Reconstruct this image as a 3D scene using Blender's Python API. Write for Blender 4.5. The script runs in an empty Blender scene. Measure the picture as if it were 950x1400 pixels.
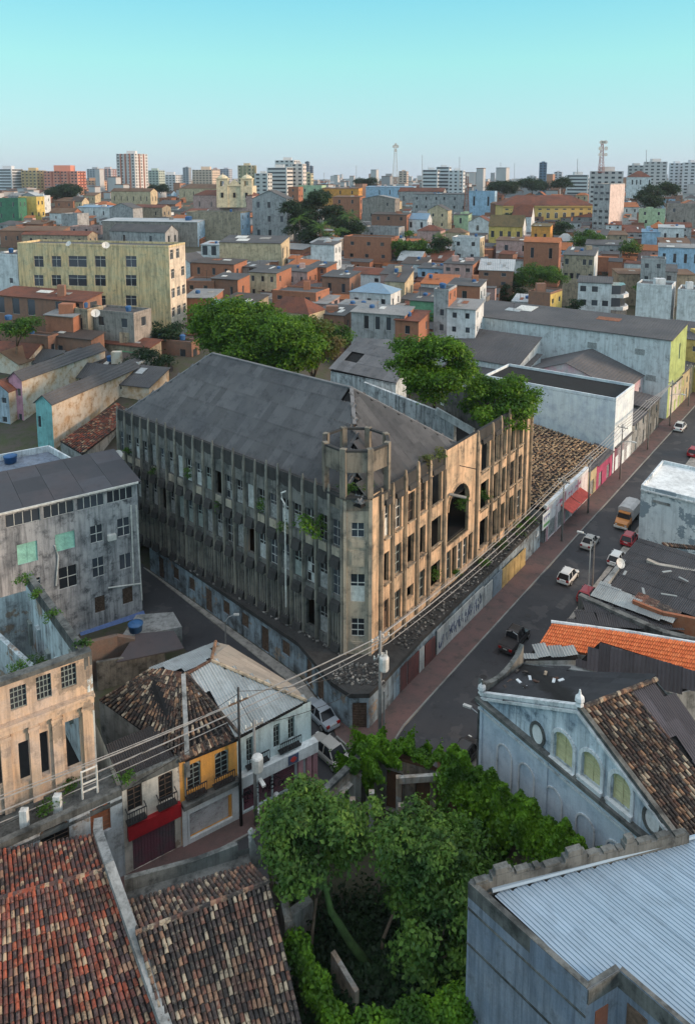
import bpy, math, random
import numpy as np
from mathutils import Vector, Matrix
R = math.radians
rnd = random.Random(7)
npr = np.random.RandomState(11)
sc = bpy.context.scene
col = sc.collection

# ------------------------------------------------------------------ camera
CAM_H, FPX, PITCH = 50.0, 1000.0, R(8)
CPY = 240 + FPX * math.tan(PITCH)
cam_d = bpy.data.cameras.new('camera')
cam = bpy.data.objects.new('camera', cam_d); col.objects.link(cam)
cam.location = (0, 0, CAM_H); cam.rotation_euler = (R(90) - PITCH, 0, 0)
cam_d.sensor_fit = 'VERTICAL'; cam_d.sensor_height = 36.0
cam_d.lens = 36.0 * FPX / 1400
cam_d.shift_y = -(700 - CPY) / 1400
cam_d.clip_start = 1.0; cam_d.clip_end = 20000
sc.camera = cam

# ------------------------------------------------------------------ sky, sun, exposure
SUN_EL, SUN_AZ = 9.0, 102.0       # degrees; azimuth clockwise from +Y (view direction)
world = bpy.data.worlds.new('World'); sc.world = world; world.use_nodes = True
wn = world.node_tree; wn.nodes.clear()
def wnode(t, **k):
    n = wn.nodes.new(t)
    for a, b in k.items(): setattr(n, a, b)
    return n
sky = wnode('ShaderNodeTexSky', sky_type='NISHITA', sun_disc=False)
sky.sun_elevation = R(SUN_EL); sky.sun_rotation = R(SUN_AZ)
sky.altitude = 50; sky.air_density = 1.0; sky.dust_density = 0.6; sky.ozone_density = 1.2
tint = wnode('ShaderNodeMix', data_type='RGBA', blend_type='MULTIPLY'); tint.inputs[0].default_value = 1.0
# sky colours by height above the horizon, the same all round
tcw = wnode('ShaderNodeTexCoord'); sepw = wnode('ShaderNodeSeparateXYZ')
rampw = wnode('ShaderNodeValToRGB')
el = rampw.color_ramp.elements
SKY_RAMP = [(0.0, (.235, .30, .375)), (.02, (.225, .315, .385)), (.07, (.205, .36, .40)), (.145, (.17, .395, .395)), (.23, (.11, .345, .41)), (.45, (.34, .46, .53)), (1.0, (.74, .72, .74))]  # upper stops, above the view, brightened and neutralised to light the ground
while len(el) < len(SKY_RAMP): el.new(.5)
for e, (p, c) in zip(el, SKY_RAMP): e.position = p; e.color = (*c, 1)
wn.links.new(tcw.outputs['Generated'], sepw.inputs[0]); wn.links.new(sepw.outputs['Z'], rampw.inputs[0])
bg = wnode('ShaderNodeBackground'); bg.inputs['Strength'].default_value = 0.10
wout = wnode('ShaderNodeOutputWorld')
mixw = wnode('ShaderNodeMix', data_type='RGBA'); mixw.inputs[0].default_value = SKY_MIX = 0.85
scl = wnode('ShaderNodeMix', data_type='RGBA', blend_type='MULTIPLY'); scl.inputs[0].default_value = 1.0
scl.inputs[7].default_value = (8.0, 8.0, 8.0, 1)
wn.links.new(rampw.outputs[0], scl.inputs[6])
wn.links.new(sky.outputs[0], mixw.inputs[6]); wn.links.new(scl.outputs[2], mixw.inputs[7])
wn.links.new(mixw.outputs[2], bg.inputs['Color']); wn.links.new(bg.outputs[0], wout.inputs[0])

sun_d = bpy.data.lights.new('sun', 'SUN'); sun = bpy.data.objects.new('sun', sun_d); col.objects.link(sun)
sun_d.energy = 1.5; sun_d.angle = R(16); sun_d.color = (1.0, .70, .47)
_a = R(SUN_AZ); _e = R(SUN_EL + 3)
_sd = Vector((math.sin(_a) * math.cos(_e), math.cos(_a) * math.cos(_e), math.sin(_e)))
sun.rotation_euler = _sd.to_track_quat('Z', 'Y').to_euler()
sc.view_settings.view_transform = 'Standard'; sc.view_settings.look = 'None'
sc.view_settings.exposure = 1.45; sc.view_settings.gamma = 1.0; sc.view_settings.use_curve_mapping = False
sc.cycles.use_denoising = True
sc.cycles.max_bounces = 6; sc.cycles.diffuse_bounces = 3; sc.cycles.glossy_bounces = 2
sc.cycles.transmission_bounces = 2; sc.cycles.transparent_max_bounces = 4

# ------------------------------------------------------------------ surveying helpers: sight lines to known heights / depths
_c, _s = math.cos(PITCH), math.sin(PITCH)
def G(px, py, z=0.0):
    u = (px - 475) / FPX; v = (CPY - py) / FPX
    r = (u, _c + v * _s, -_s + v * _c); t = (z - CAM_H) / r[2]
    return Vector((r[0] * t, r[1] * t, z))
def DP(px, py, d):
    u = (px - 475) / FPX; v = (CPY - py) / FPX
    return Vector((u * d, (_c + v * _s) * d, CAM_H + (-_s + v * _c) * d))
def zat(xy, py):
    k = (CPY - py) / FPX
    return xy[1] * (k * _c - _s) / (_c + k * _s) + CAM_H
def depth(p): return p[1] * _c - (p[2] - CAM_H) * _s
def pxof(p):
    d = depth(p); return (475 + FPX * p[0] / d, CPY - FPX * (p[1] * _s + (p[2] - CAM_H) * _c) / d)
V3 = lambda x, y, z=0.0: Vector((x, y, z))

# ------------------------------------------------------------------ mesh collecting
class MB:
    def __init__(s): s.v = []; s.f = []; s.m = []
    def add(s, vs, fs, mi=0):
        o = len(s.v); s.v.extend(tuple(v) for v in vs)
        s.f.extend(tuple(i + o for i in f) for f in fs); s.m.extend([mi] * len(fs)); return s
    def quad(s, a, b, c, d, mi=0): return s.add([a, b, c, d], [(0, 1, 2, 3)], mi)
    def poly(s, pts, mi=0): return s.add(pts, [tuple(range(len(pts)))], mi)
    def box(s, x0, y0, z0, x1, y1, z1, mi=0, M=None):
        vs = [(x, y, z) for z in (z0, z1) for y in (y0, y1) for x in (x0, x1)]
        if M is not None: vs = [M @ Vector(v) for v in vs]
        return s.add(vs, [(0, 2, 3, 1), (4, 5, 7, 6), (0, 1, 5, 4), (2, 6, 7, 3), (0, 4, 6, 2), (1, 3, 7, 5)], mi)
    def beam(s, a, b, w, h, mi=0, up=(0, 0, 1)):
        a = Vector(a); b = Vector(b); d = (b - a); L = d.length
        if L < 1e-6: return s
        d /= L; up = Vector(up); x = d.cross(up)
        if x.length < 1e-4: x = d.cross(Vector((0, 1, 0)))
        x.normalize(); y = x.cross(d)
        vs = [p + x * sx * w / 2 + y * sy * h / 2 for p in (a, b) for sx, sy in ((-1, -1), (1, -1), (1, 1), (-1, 1))]
        return s.add(vs, [(3, 2, 1, 0), (4, 5, 6, 7), (0, 1, 5, 4), (1, 2, 6, 5), (2, 3, 7, 6), (3, 0, 4, 7)], mi)
    def tube(s, pts, rad, n=6, mi=0, cap=True):
        pts = [Vector(p) for p in pts]
        if not isinstance(rad, (list, tuple)): rad = [rad] * len(pts)
        rings = []; o = len(s.v)
        for i, p in enumerate(pts):
            d = (pts[min(i + 1, len(pts) - 1)] - pts[max(i - 1, 0)]).normalized()
            x = d.cross(Vector((0, 0, 1)))
            if x.length < 1e-3: x = Vector((1, 0, 0))
            x.normalize(); y = d.cross(x)
            for k in range(n):
                a = 2 * math.pi * k / n; s.v.append(tuple(p + (x * math.cos(a) + y * math.sin(a)) * rad[i]))
        for i in range(len(pts) - 1):
            for k in range(n):
                s.f.append((o + i * n + k, o + i * n + (k + 1) % n, o + (i + 1) * n + (k + 1) % n, o + (i + 1) * n + k)); s.m.append(mi)
        if cap:
            s.f.append(tuple(o + k for k in range(n))[::-1]); s.m.append(mi)
            s.f.append(tuple(o + (len(pts) - 1) * n + k for k in range(n))); s.m.append(mi)
        return s
    def lathe(s, c, prof, n=12, mi=0):
        o = len(s.v); c = Vector(c)
        for r, z in prof:
            for k in range(n):
                a = 2 * math.pi * k / n; s.v.append((c.x + r * math.cos(a), c.y + r * math.sin(a), c.z + z))
        for i in range(len(prof) - 1):
            for k in range(n):
                s.f.append((o + i * n + k, o + i * n + (k + 1) % n, o + (i + 1) * n + (k + 1) % n, o + (i + 1) * n + k)); s.m.append(mi)
        s.f.append(tuple(o + k for k in range(n))[::-1]); s.m.append(mi)
        s.f.append(tuple(o + (len(prof) - 1) * n + k for k in range(n))); s.m.append(mi)
        return s
    def prism(s, pts, z0, z1, mi=0, bottom=True, top=True):
        n = len(pts); o = len(s.v)
        ar = sum(pts[i][0] * pts[(i + 1) % n][1] - pts[(i + 1) % n][0] * pts[i][1] for i in range(n))
        if ar < 0: pts = list(pts)[::-1]
        s.v.extend((p[0], p[1], z0) for p in pts); s.v.extend((p[0], p[1], z1) for p in pts)
        for i in range(n):
            j = (i + 1) % n; s.f.append((o + i, o + j, o + n + j, o + n + i)); s.m.append(mi)
        if bottom: s.f.append(tuple(o + i for i in range(n))[::-1]); s.m.append(mi)
        if top: s.f.append(tuple(o + n + i for i in range(n))); s.m.append(mi)
        return s
    def mesh(s, name, mats, org=(0, 0, 0), smooth=False):
        me = bpy.data.meshes.new(name)
        if org is not None and tuple(org) != (0, 0, 0):
            ox, oy, oz = org; vs = [(x - ox, y - oy, z - oz) for x, y, z in s.v]
        else: vs = s.v
        me.from_pydata(vs, [], s.f)
        if not isinstance(mats, (list, tuple)): mats = [mats]
        for m in mats: me.materials.append(m)
        if len(mats) > 1: me.polygons.foreach_set('material_index', s.m)
        if smooth: me.polygons.foreach_set('use_smooth', [True] * len(me.polygons))
        me.update(); return me

used_labels = {}
def tag(o, label, cat, group=None, kind=None):
    if label:
        if label in used_labels and not group: print('DUP LABEL', label)
        used_labels[label] = used_labels.get(label, 0) + 1
        o['label'] = label
    if cat: o['category'] = cat
    if group: o['group'] = group
    if kind: o['kind'] = kind
    return o
def thing(name, label, cat, loc=(0, 0, 0), group=None, rz=0.0):
    o = bpy.data.objects.new(name, None); col.objects.link(o); o.location = Vector(loc); o.rotation_euler.z = rz
    o.empty_display_size = .5
    return tag(o, label, cat, group)
def worg(o):
    p = Vector(o.location); q = o.parent
    while q: p = p + Vector(q.location); q = q.parent
    return p
def part(name, mb, mats, parent, smooth=False, kind=None, label=None):
    """mesh given in world coordinates, stored relative to its thing (unrotated things only)"""
    org = worg(parent)
    o = bpy.data.objects.new(name, mb.mesh(name, mats, org, smooth)); col.objects.link(o); o.parent = parent
    if kind: o['kind'] = kind
    if label: o['label'] = label
    return o
def inst(name, mesh, M, parent):
    """a piece sharing mesh data, M = world matrix"""
    o = bpy.data.objects.new(name, mesh); col.objects.link(o); o.parent = parent
    o.matrix_local = Matrix.Translation(-worg(parent)) @ M if not isinstance(parent, Matrix) else M
    return o
def solo(name, mb, mats, label, cat, group=None, smooth=False, kind=None):
    vs = np.array(mb.v); org = (float(vs[:, 0].mean()), float(vs[:, 1].mean()), float(vs[:, 2].min()))
    o = bpy.data.objects.new(name, mb.mesh(name, mats, org, smooth)); col.objects.link(o); o.location = org
    return tag(o, label, cat, group, kind)
def struct(name, mb, mats, smooth=False, kind='structure', label=None, cat=None):
    o = bpy.data.objects.new(name, mb.mesh(name, mats, (0, 0, 0), smooth)); col.objects.link(o); o['kind'] = kind
    if label: o['label'] = label
    if cat: o['category'] = cat
    return o
def pieces(parent, name, mesh_variants, mats_list, mats_world, limit=300):
    """alike pieces: the ones nearest the camera as objects, the rest joined as one stuff part"""
    cp = Vector((0, 0, CAM_H))
    idx = sorted(range(len(mats_world)), key=lambda i: (mats_world[i][1].translation - cp).length)
    for i in idx[:limit]:
        k, M = mats_world[i]; inst(name, mesh_variants[k], M, parent)
    rest = idx[limit:]
    if rest:
        V = []; F = []; MI = []; off = 0; cache = {}
        for i in rest:
            k, M = mats_world[i]
            if k not in cache:
                me = mesh_variants[k]; co = np.array([v.co[:] for v in me.vertices])
                cache[k] = (co, [tuple(p.vertices) for p in me.polygons], [p.material_index for p in me.polygons])
            co, fs, mi = cache[k]; A = np.array(M)
            V.append(co @ A[:3, :3].T + A[:3, 3]); F.extend(tuple(j + off for j in f) for f in fs); MI.extend(mi); off += len(co)
        mb = MB(); mb.v = [tuple(x) for x in np.concatenate(V)]; mb.f = F; mb.m = MI
        part(name, mb, mats_list, parent, kind='stuff')

# ------------------------------------------------------------------ materials
def nodes(name):
    m = bpy.data.materials.new(name); m.use_nodes = True
    nt = m.node_tree; nt.nodes.clear()
    out = nt.nodes.new('ShaderNodeOutputMaterial'); b = nt.nodes.new('ShaderNodeBsdfPrincipled')
    nt.links.new(b.outputs[0], out.inputs[0])
    b.inputs['Specular IOR Level'].default_value = .3
    return m, nt, b
def N(nt, t, **k):
    n = nt.nodes.new(t)
    for a, v in k.items():
        if a.startswith('i_'): n.inputs[int(a[2:])].default_value = v
        else: setattr(n, a, v)
    return n
def posn(nt, sx=1, sy=1, sz=1, rot=(0, 0, 0)):
    g = N(nt, 'ShaderNodeNewGeometry'); mp = N(nt, 'ShaderNodeMapping')
    mp.inputs['Scale'].default_value = (sx, sy, sz); mp.inputs['Rotation'].default_value = rot
    nt.links.new(g.outputs['Position'], mp.inputs[0]); return mp.outputs[0]
def noise(nt, vec, scale, detail=5, rough=.6):
    n = N(nt, 'ShaderNodeTexNoise'); n.inputs['Scale'].default_value = scale; n.inputs['Detail'].default_value = detail
    n.inputs['Roughness'].default_value = rough; nt.links.new(vec, n.inputs['Vector']); return n.outputs['Fac']
def ramp(nt, fac, a, b, ca=(0, 0, 0), cb=(1, 1, 1)):
    r = N(nt, 'ShaderNodeValToRGB'); e = r.color_ramp.elements
    e[0].position = a; e[1].position = b; e[0].color = (*ca, 1); e[1].color = (*cb, 1)
    nt.links.new(fac, r.inputs[0]); return r.outputs[0]
def mix(nt, fac, a, b, blend='MIX'):
    n = N(nt, 'ShaderNodeMix', data_type='RGBA', blend_type=blend)
    for k, v in ((0, fac), (6, a), (7, b)):
        if hasattr(v, 'is_linked') or isinstance(v, bpy.types.NodeSocket): nt.links.new(v, n.inputs[k])
        elif k == 0: n.inputs[0].default_value = v
        else: n.inputs[k].default_value = (*v, 1)
    return n.outputs[2]
def math_(nt, op, a, b):
    n = N(nt, 'ShaderNodeMath', operation=op)
    for k, v in ((0, a), (1, b)):
        if isinstance(v, bpy.types.NodeSocket): nt.links.new(v, n.inputs[k])
        else: n.inputs[k].default_value = v
    return n.outputs[0]
def bump(nt, b, h, strength=.4, dist=.05):
    n = N(nt, 'ShaderNodeBump'); n.inputs['Strength'].default_value = strength; n.inputs['Distance'].default_value = dist
    nt.links.new(h, n.inputs['Height']); nt.links.new(n.outputs[0], b.inputs['Normal'])
def rnd_piece(nt):
    g = N(nt, 'ShaderNodeNewGeometry'); o = N(nt, 'ShaderNodeObjectInfo')
    return math_(nt, 'FRACT', math_(nt, 'ADD', g.outputs['Random Per Island'], math_(nt, 'MULTIPLY', o.outputs['Random'], 7.31)), 0)

def plaster(name, c, dirt=(.05, .05, .05), amt=.5, streak=.5, c2=None, patch=.0, scale=1.0, rough=.9):
    """painted render: large patches of a second tone, rain streaks and mildew with their own shapes"""
    m, nt, b = nodes(name)
    p = posn(nt)
    c = tuple(min(.85, x * 1.25) for x in c); c2 = tuple(x * 1.2 for x in c2) if c2 else tuple(x * .75 for x in c)
    n1 = noise(nt, p, .45 * scale, 7, .65)
    base = mix(nt, ramp(nt, n1, .42, .62), c, c2)
    if patch > 0:
        n4 = noise(nt, p, .28 * scale, 9, .7)
        base = mix(nt, ramp(nt, n4, .60 - patch * .2, .63 - patch * .2), base, (.34, .27, .21))
    ps = posn(nt, 1.5 * scale, 1.5 * scale, .13 * scale)
    n2 = noise(nt, ps, 1.2, 6, .7)
    n5 = noise(nt, posn(nt, 5.5, 5.5, .16), 1.0, 3, .6)
    base = mix(nt, math_(nt, 'MULTIPLY', ramp(nt, n5, .54, .70), streak * .4), base, dirt)
    base = mix(nt, math_(nt, 'MULTIPLY', ramp(nt, n2, .46, .72), streak), base, dirt)
    n3 = noise(nt, p, .9 * scale, 10, .72)
    base = mix(nt, math_(nt, 'MULTIPLY', ramp(nt, n3, .53, .66), amt * .85), base, dirt)
    nf = noise(nt, p, 9, 4, .6)
    base = mix(nt, .35, base, ramp(nt, nf, .3, .75, (.55, .55, .55), (1, 1, 1)), 'MULTIPLY')
    nt.links.new(base, b.inputs['Base Color']); b.inputs['Roughness'].default_value = rough
    bump(nt, b, nf, .35, .04)
    return m
def simple(name, c, rough=.7, metal=0.0, var=.25, scale=2.0, emit=None):
    m, nt, b = nodes(name)
    n1 = noise(nt, posn(nt), scale, 6, .65)
    nt.links.new(mix(nt, ramp(nt, n1, .3, .7), tuple(x * (1 - var) for x in c), tuple(min(1, x * (1 + var)) for x in c)), b.inputs['Base Color'])
    b.inputs['Roughness'].default_value = rough; b.inputs['Metallic'].default_value = metal
    return m
def tile_mat(name, cols, lich=(.42, .36, .27), amt=.35, dark=.5, mould=.7):
    """fired clay tiles: every tile its own firing colour, black mould and pale lichen"""
    m, nt, b = nodes(name)
    r = rnd_piece(nt); cr = N(nt, 'ShaderNodeValToRGB'); cr.color_ramp.interpolation = 'CONSTANT'
    e = cr.color_ramp.elements
    while len(e) < len(cols): e.new(.5)
    for i, (q, cc) in enumerate(zip(e, cols)): q.position = i / len(cols); q.color = (*cc, 1)
    nt.links.new(r, cr.inputs[0])
    p = posn(nt)
    base = cr.outputs[0]
    base = mix(nt, math_(nt, 'MULTIPLY', ramp(nt, noise(nt, p, .3, 7, .7), .44, .60), dark), base, (.022, .02, .019))
    base = mix(nt, math_(nt, 'MULTIPLY', ramp(nt, noise(nt, p, 3.2, 6, .75), .52, .62), amt), base, lich)
    base = mix(nt, math_(nt, 'MULTIPLY', ramp(nt, noise(nt, p, 2.1, 6, .75), .50, .60), mould), base, (.02, .018, .018))
    nt.links.new(base, b.inputs['Base Color']); b.inputs['Roughness'].default_value = .9
    bump(nt, b, noise(nt, p, 14, 4), .4, .03)
    return m
def sheet_mat(name, c, c2, dirt=(.03, .03, .032), amt=.5, rough=.75, metal=0.0, var=.25):
    m, nt, b = nodes(name)
    r = rnd_piece(nt); p = posn(nt)
    base = mix(nt, r, tuple(x * (1 - var) for x in c), tuple(min(1, x * (1 + var)) for x in c))
    base = mix(nt, ramp(nt, noise(nt, p, .18, 8, .65), .45, .65), base, c2)
    base = mix(nt, math_(nt, 'MULTIPLY', ramp(nt, noise(nt, p, .8, 10, .72), .5, .68), amt), base, dirt)
    nt.links.new(base, b.inputs['Base Color']); b.inputs['Roughness'].default_value = rough; b.inputs['Metallic'].default_value = metal
    return m
def corr_mat(name, c, c2, pitch=.5, ang=0.0, amt=.4):
    """far ribbed or tiled roof: ribs as fine relief only"""
    m, nt, b = nodes(name); p = posn(nt)
    base = mix(nt, ramp(nt, noise(nt, p, .15, 8, .7), .42, .62), c, c2)
    base = mix(nt, math_(nt, 'MULTIPLY', ramp(nt, noise(nt, p, .6, 8, .7), .5, .66), amt), base, (.03, .03, .03))
    base = mix(nt, .5, base, ramp(nt, noise(nt, p, 3.5, 3, .6), .3, .7, (.5, .5, .5), (1, 1, 1)), 'MULTIPLY')
    nt.links.new(base, b.inputs['Base Color']); b.inputs['Roughness'].default_value = .85
    w = N(nt, 'ShaderNodeTexWave'); w.inputs['Scale'].default_value = .314 / pitch
    w.inputs['Distortion'].default_value = .3
    nt.links.new(posn(nt, rot=(0, 0, ang)), w.inputs['Vector']); bump(nt, b, w.outputs['Fac'], .5, .12)
    return m
def leaf_mat(name, c1, c2, c3=None, trans=.38):
    m, nt, b = nodes(name)
    r = rnd_piece(nt)
    base = mix(nt, r, c1, c2)
    base = mix(nt, ramp(nt, noise(nt, posn(nt), .45, 4), .42, .62), base, c3 or tuple(x * .6 for x in c1))
    nt.links.new(base, b.inputs['Base Color']); b.inputs['Roughness'].default_value = .55
    tr = N(nt, 'ShaderNodeBsdfTranslucent'); nt.links.new(base, tr.inputs[0])
    ms = N(nt, 'ShaderNodeMixShader'); ms.inputs[0].default_value = trans
    out = [n for n in nt.nodes if n.type == 'OUTPUT_MATERIAL'][0]
    nt.links.new(b.outputs[0], ms.inputs[1]); nt.links.new(tr.outputs[0], ms.inputs[2]); nt.links.new(ms.outputs[0], out.inputs[0])
    return m
def glass_mat(name, c=(.02, .024, .03), rough=.12):
    m, nt, b = nodes(name)
    base = mix(nt, rnd_piece(nt), c, tuple(x * 3 for x in c))
    nt.links.new(base, b.inputs['Base Color']); b.inputs['Roughness'].default_value = rough
    b.inputs['Specular IOR Level'].default_value = .6
    return m
def brick_mat(name, c=(.42, .16, .08), c2=(.30, .10, .05), amt=.35):
    m, nt, b = nodes(name); p = posn(nt)
    base = mix(nt, ramp(nt, noise(nt, p, 1.0, 6, .7), .35, .65), c, c2)
    base = mix(nt, math_(nt, 'MULTIPLY', ramp(nt, noise(nt, posn(nt, 1, 1, .2), .9, 7, .7), .52, .7), amt), base, (.08, .06, .05))
    base = mix(nt, .45, base, ramp(nt, noise(nt, p, 5, 3, .7), .3, .7, (.6, .6, .6), (1, 1, 1)), 'MULTIPLY')
    nt.links.new(base, b.inputs['Base Color']); b.inputs['Roughness'].default_value = .95
    bump(nt, b, noise(nt, posn(nt, 1, 1, 4), 3, 3), .4, .05)
    return m
# ------------------------------------------------------------------ shared materials
M = {}
M['glass'] = glass_mat('window glass')
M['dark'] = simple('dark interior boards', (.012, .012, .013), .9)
M['frame_w'] = simple('old white window paint', (.56, .56, .53), .7, var=.3)
M['frame_d'] = simple('dark window paint', (.06, .06, .06), .7)
M['frame_g'] = simple('grey green window paint', (.22, .26, .25), .8)
M['mint'] = simple('mint shutters', (.32, .62, .52), .6)
M['wood'] = simple('weathered boards', (.11, .075, .055), .9, var=.5, scale=4)
M['board_g'] = simple('grey boarding', (.24, .25, .25), .9, var=.5, scale=3)
M['iron'] = simple('dark ironwork', (.03, .03, .032), .6)
M['concrete'] = plaster('grey concrete', (.27, .26, .24), amt=.5, streak=.5)
def _asph():
    m, nt, b = nodes('asphalt'); p = posn(nt)
    base = mix(nt, ramp(nt, noise(nt, p, .12, 6, .6), .4, .6), (.058, .06, .066), (.04, .043, .05))
    base = mix(nt, math_(nt, 'MULTIPLY', ramp(nt, noise(nt, p, .35, 4, .5), .58, .60), .6), base, (.085, .085, .088))
    base = mix(nt, math_(nt, 'MULTIPLY', ramp(nt, noise(nt, p, .9, 8, .7), .55, .72), .6), base, (.02, .021, .024))
    base = mix(nt, .4, base, ramp(nt, noise(nt, p, 12, 3, .6), .3, .7, (.6, .6, .6), (1, 1, 1)), 'MULTIPLY')
    nt.links.new(base, b.inputs['Base Color']); b.inputs['Roughness'].default_value = .8; return m
M['asphalt'] = _asph()
M['pave'] = plaster('red brick paving', (.13, .08, .075), amt=.5, streak=0, dirt=(.05, .045, .045), c2=(.10, .075, .07))
M['kerb'] = plaster('kerb stone', (.22, .22, .21), amt=.4, streak=0)
M['earth'] = plaster('dark earth', (.06, .054, .046), amt=.6, streak=0, dirt=(.03, .04, .02), c2=(.05, .06, .03))
M['white'] = plaster('limewash', (.62, .64, .64), amt=.55, streak=.5, dirt=(.09, .10, .11))
M['metal'] = simple('galvanised metal', (.35, .37, .38), .5, .4)
M['pole'] = simple('concrete pole', (.24, .23, .22), .9)
M['cable'] = simple('cable sheath', (.30, .29, .28), .7)
M['tank'] = simple('blue plastic tank', (.03, .10, .24), .5)
M['dish'] = simple('satellite dish paint', (.55, .55, .53), .6)
M['bark'] = simple('bark', (.13, .10, .075), .95, var=.4)
M['rust'] = simple('rusty sheet', (.22, .09, .05), .85, var=.5)

# ------------------------------------------------------------------ walls with openings
def frame_of(p0, p1):
    e = Vector((p1[0] - p0[0], p1[1] - p0[1], 0)); L = e.length; e /= L
    return e, Vector((e.y, -e.x, 0)), L        # along, outward, length
def wall(mb, p0, p1, z0, z1, holes=(), th=.3, mi=0, mj=None, ztop=None):
    """outer face from p0 to p1 (left to right seen from outside) with real openings and reveals; ztop=(zl,zr) for a sloping top"""
    e, n, L = frame_of(p0, p1); mj = mi if mj is None else mj
    b = Vector((p0[0], p0[1], 0))
    us = sorted({0.0, L} | {h[0] for h in holes} | {h[1] for h in holes})
    zs = sorted({z0, z1} | {h[2] for h in holes} | {h[3] for h in holes})
    us = [u for u in us if -1e-6 <= u <= L + 1e-6]
    P = lambda u, z, y=0: tuple(b + e * u - n * y + Vector((0, 0, z)))
    for i in range(len(us) - 1):
        j = 0
        while j < len(zs) - 1:
            um = (us[i] + us[i + 1]) / 2
            ins = lambda jj: any(h[0] < um < h[1] and h[2] < (zs[jj] + zs[jj + 1]) / 2 < h[3] for h in holes)
            if ins(j): j += 1; continue
            k = j
            while k + 1 < len(zs) - 1 and not ins(k + 1): k += 1
            mb.quad(P(us[i], zs[j]), P(us[i + 1], zs[j]), P(us[i + 1], zs[k + 1]), P(us[i], zs[k + 1]), mi); j = k + 1
    for a, c, d, f in [h[:4] for h in holes]:
        mb.quad(P(a, d), P(c, d), P(c, d, th), P(a, d, th), mj); mb.quad(P(a, f, th), P(c, f, th), P(c, f), P(a, f), mj)
        mb.quad(P(a, d), P(a, d, th), P(a, f, th), P(a, f), mj); mb.quad(P(c, d, th), P(c, d), P(c, f), P(c, f, th), mj)
    if ztop: mb.quad(P(0, z1), P(L, z1), P(L, ztop[1]), P(0, ztop[0]), mi)

_wc = {}
def win_mesh(w, h, style, fm, pm, split, sp=None):
    sp = sp or fm
    key = (round(w, 2), round(h, 2), style, fm.name, pm.name, split, sp.name)
    if key in _wc: return _wc[key]
    f = MB(); g = MB()
    t = .07 if min(w, h) > .8 else .05
    def bars(nx, nz, y=.0, dp=.06, tt=t):
        for i in range(nx + 1):
            x = w * i / nx; a = max(0, x - tt / 2); b = min(w, x + tt / 2); f.box(a, y, 0, b, y + dp, h)
        for j in range(nz + 1):
            z = h * j / nz; f.box(0, y - .005, max(0, z - tt / 2), w, y + dp - .01, min(h, z + tt / 2))
    py = .05
    if style == 'grid23': bars(2, 3)
    elif style == 'grid22': bars(2, 2)
    elif style == 'grid44': bars(4, 4, tt=.05)
    elif style == 'cross':
        bars(2, 1); f.box(0, -.01, h * .68, w, .06, h * .68 + t)
    elif style == 'plain': bars(1, 1)
    elif style == 'bars2': bars(2, 1)
    elif style == 'bars4': bars(4, 1)
    elif style == 'broken':
        bars(2, 3); f.box(w * .08, .02, h * .38, w * .48, .05, h * .7); f.box(w * .5, .02, 0, w * .97, .05, h * .31)
    elif style == 'half':      # lower half blocked with panels
        bars(2, 3); f.box(.03, .015, .03, w - .03, .045, h * .55)
    elif style == 'boards':
        n = max(3, int(w / .22))
        for i in range(n): f.box(w * i / n + .01, .01 * (i % 3), 0, w * (i + 1) / n - .01, .05 + .01 * (i % 3), h)
    elif style == 'slats':
        n = max(3, int(h / .16)); bars(2, 1)
        for i in range(n): f.box(.03, .0, h * i / n + .02, w - .03, .03, h * (i + .75) / n)
    elif style == 'shutter':   # roller door
        n = max(4, int(h / .18))
        for i in range(n): f.box(0, .0, h * i / n + .012, w, .05, h * (i + 1) / n - .012)
    elif style in ('arch', 'archdoor'):
        # fan-headed opening: spandrels fill the corners of the square hole
        n = 8; r = w / 2; zc = h - r
        pts = [(r - r * math.cos(math.pi * k / n), zc + r * math.sin(math.pi * k / n)) for k in range(n + 1)]
        for k in range(n):
            (x0, z0), (x1, z1) = pts[k], pts[k + 1]
            g.quad((x0, -.0, z0), (x1, -.0, z1), (x1, -.0, h), (x0, -.0, h), 1)
            f.beam((x0, -.02, z0), (x1, -.02, z1), .12, .08, up=(0, 1, 0))
        f.box(0, 0, 0, .08, .06, zc); f.box(w - .08, 0, 0, w, .06, zc); f.box(w / 2 - .03, 0, 0, w / 2 + .03, .06, h - .05)
        f.box(0, 0, zc - .04, w, .06, zc + .04)
        for j in range(1, 4): f.box(.08, .02, zc * j / 4 - .02, w - .08, .05, zc * j / 4 + .02)
    g.quad((0, py, 0), (w, py, 0), (w, py, h), (0, py, h))
    if split: r_ = (f.mesh('window', fm) if f.f else None, g.mesh('pane', [pm, sp]))
    else:
        mi = len(g.f); f.add(g.v, g.f, 1)
        f.m[-mi:] = [1 if k == 0 else 2 for k in g.m]
        r_ = (f.mesh('window', [fm, pm, sp]), None)
    _wc[key] = r_; return r_
def wmat(p0, e, n, u, z, inset):
    b = Vector((p0[0], p0[1], 0)) + e * u - n * inset + Vector((0, 0, z))
    return Matrix(((e.x, -n.x, 0, b.x), (e.y, -n.y, 0, b.y), (0, 0, 1, b.z), (0, 0, 0, 1)))
def window(parent, p0, p1, hole, style='grid23', fm=None, pm=None, inset=.15, split=False, name='window', sp=None):
    e, n, L = frame_of(p0, p1); u0, u1, z0, z1 = hole[:4]
    fr, pa = win_mesh(u1 - u0, z1 - z0, style, fm or M['frame_w'], pm or M['glass'], split, sp)
    o = inst(name, fr if fr else pa, wmat(p0, e, n, u0, z0, inset), parent)
    if fr and pa:
        q = bpy.data.objects.new('pane', pa); col.objects.link(q); q.parent = o
    return o

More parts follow.
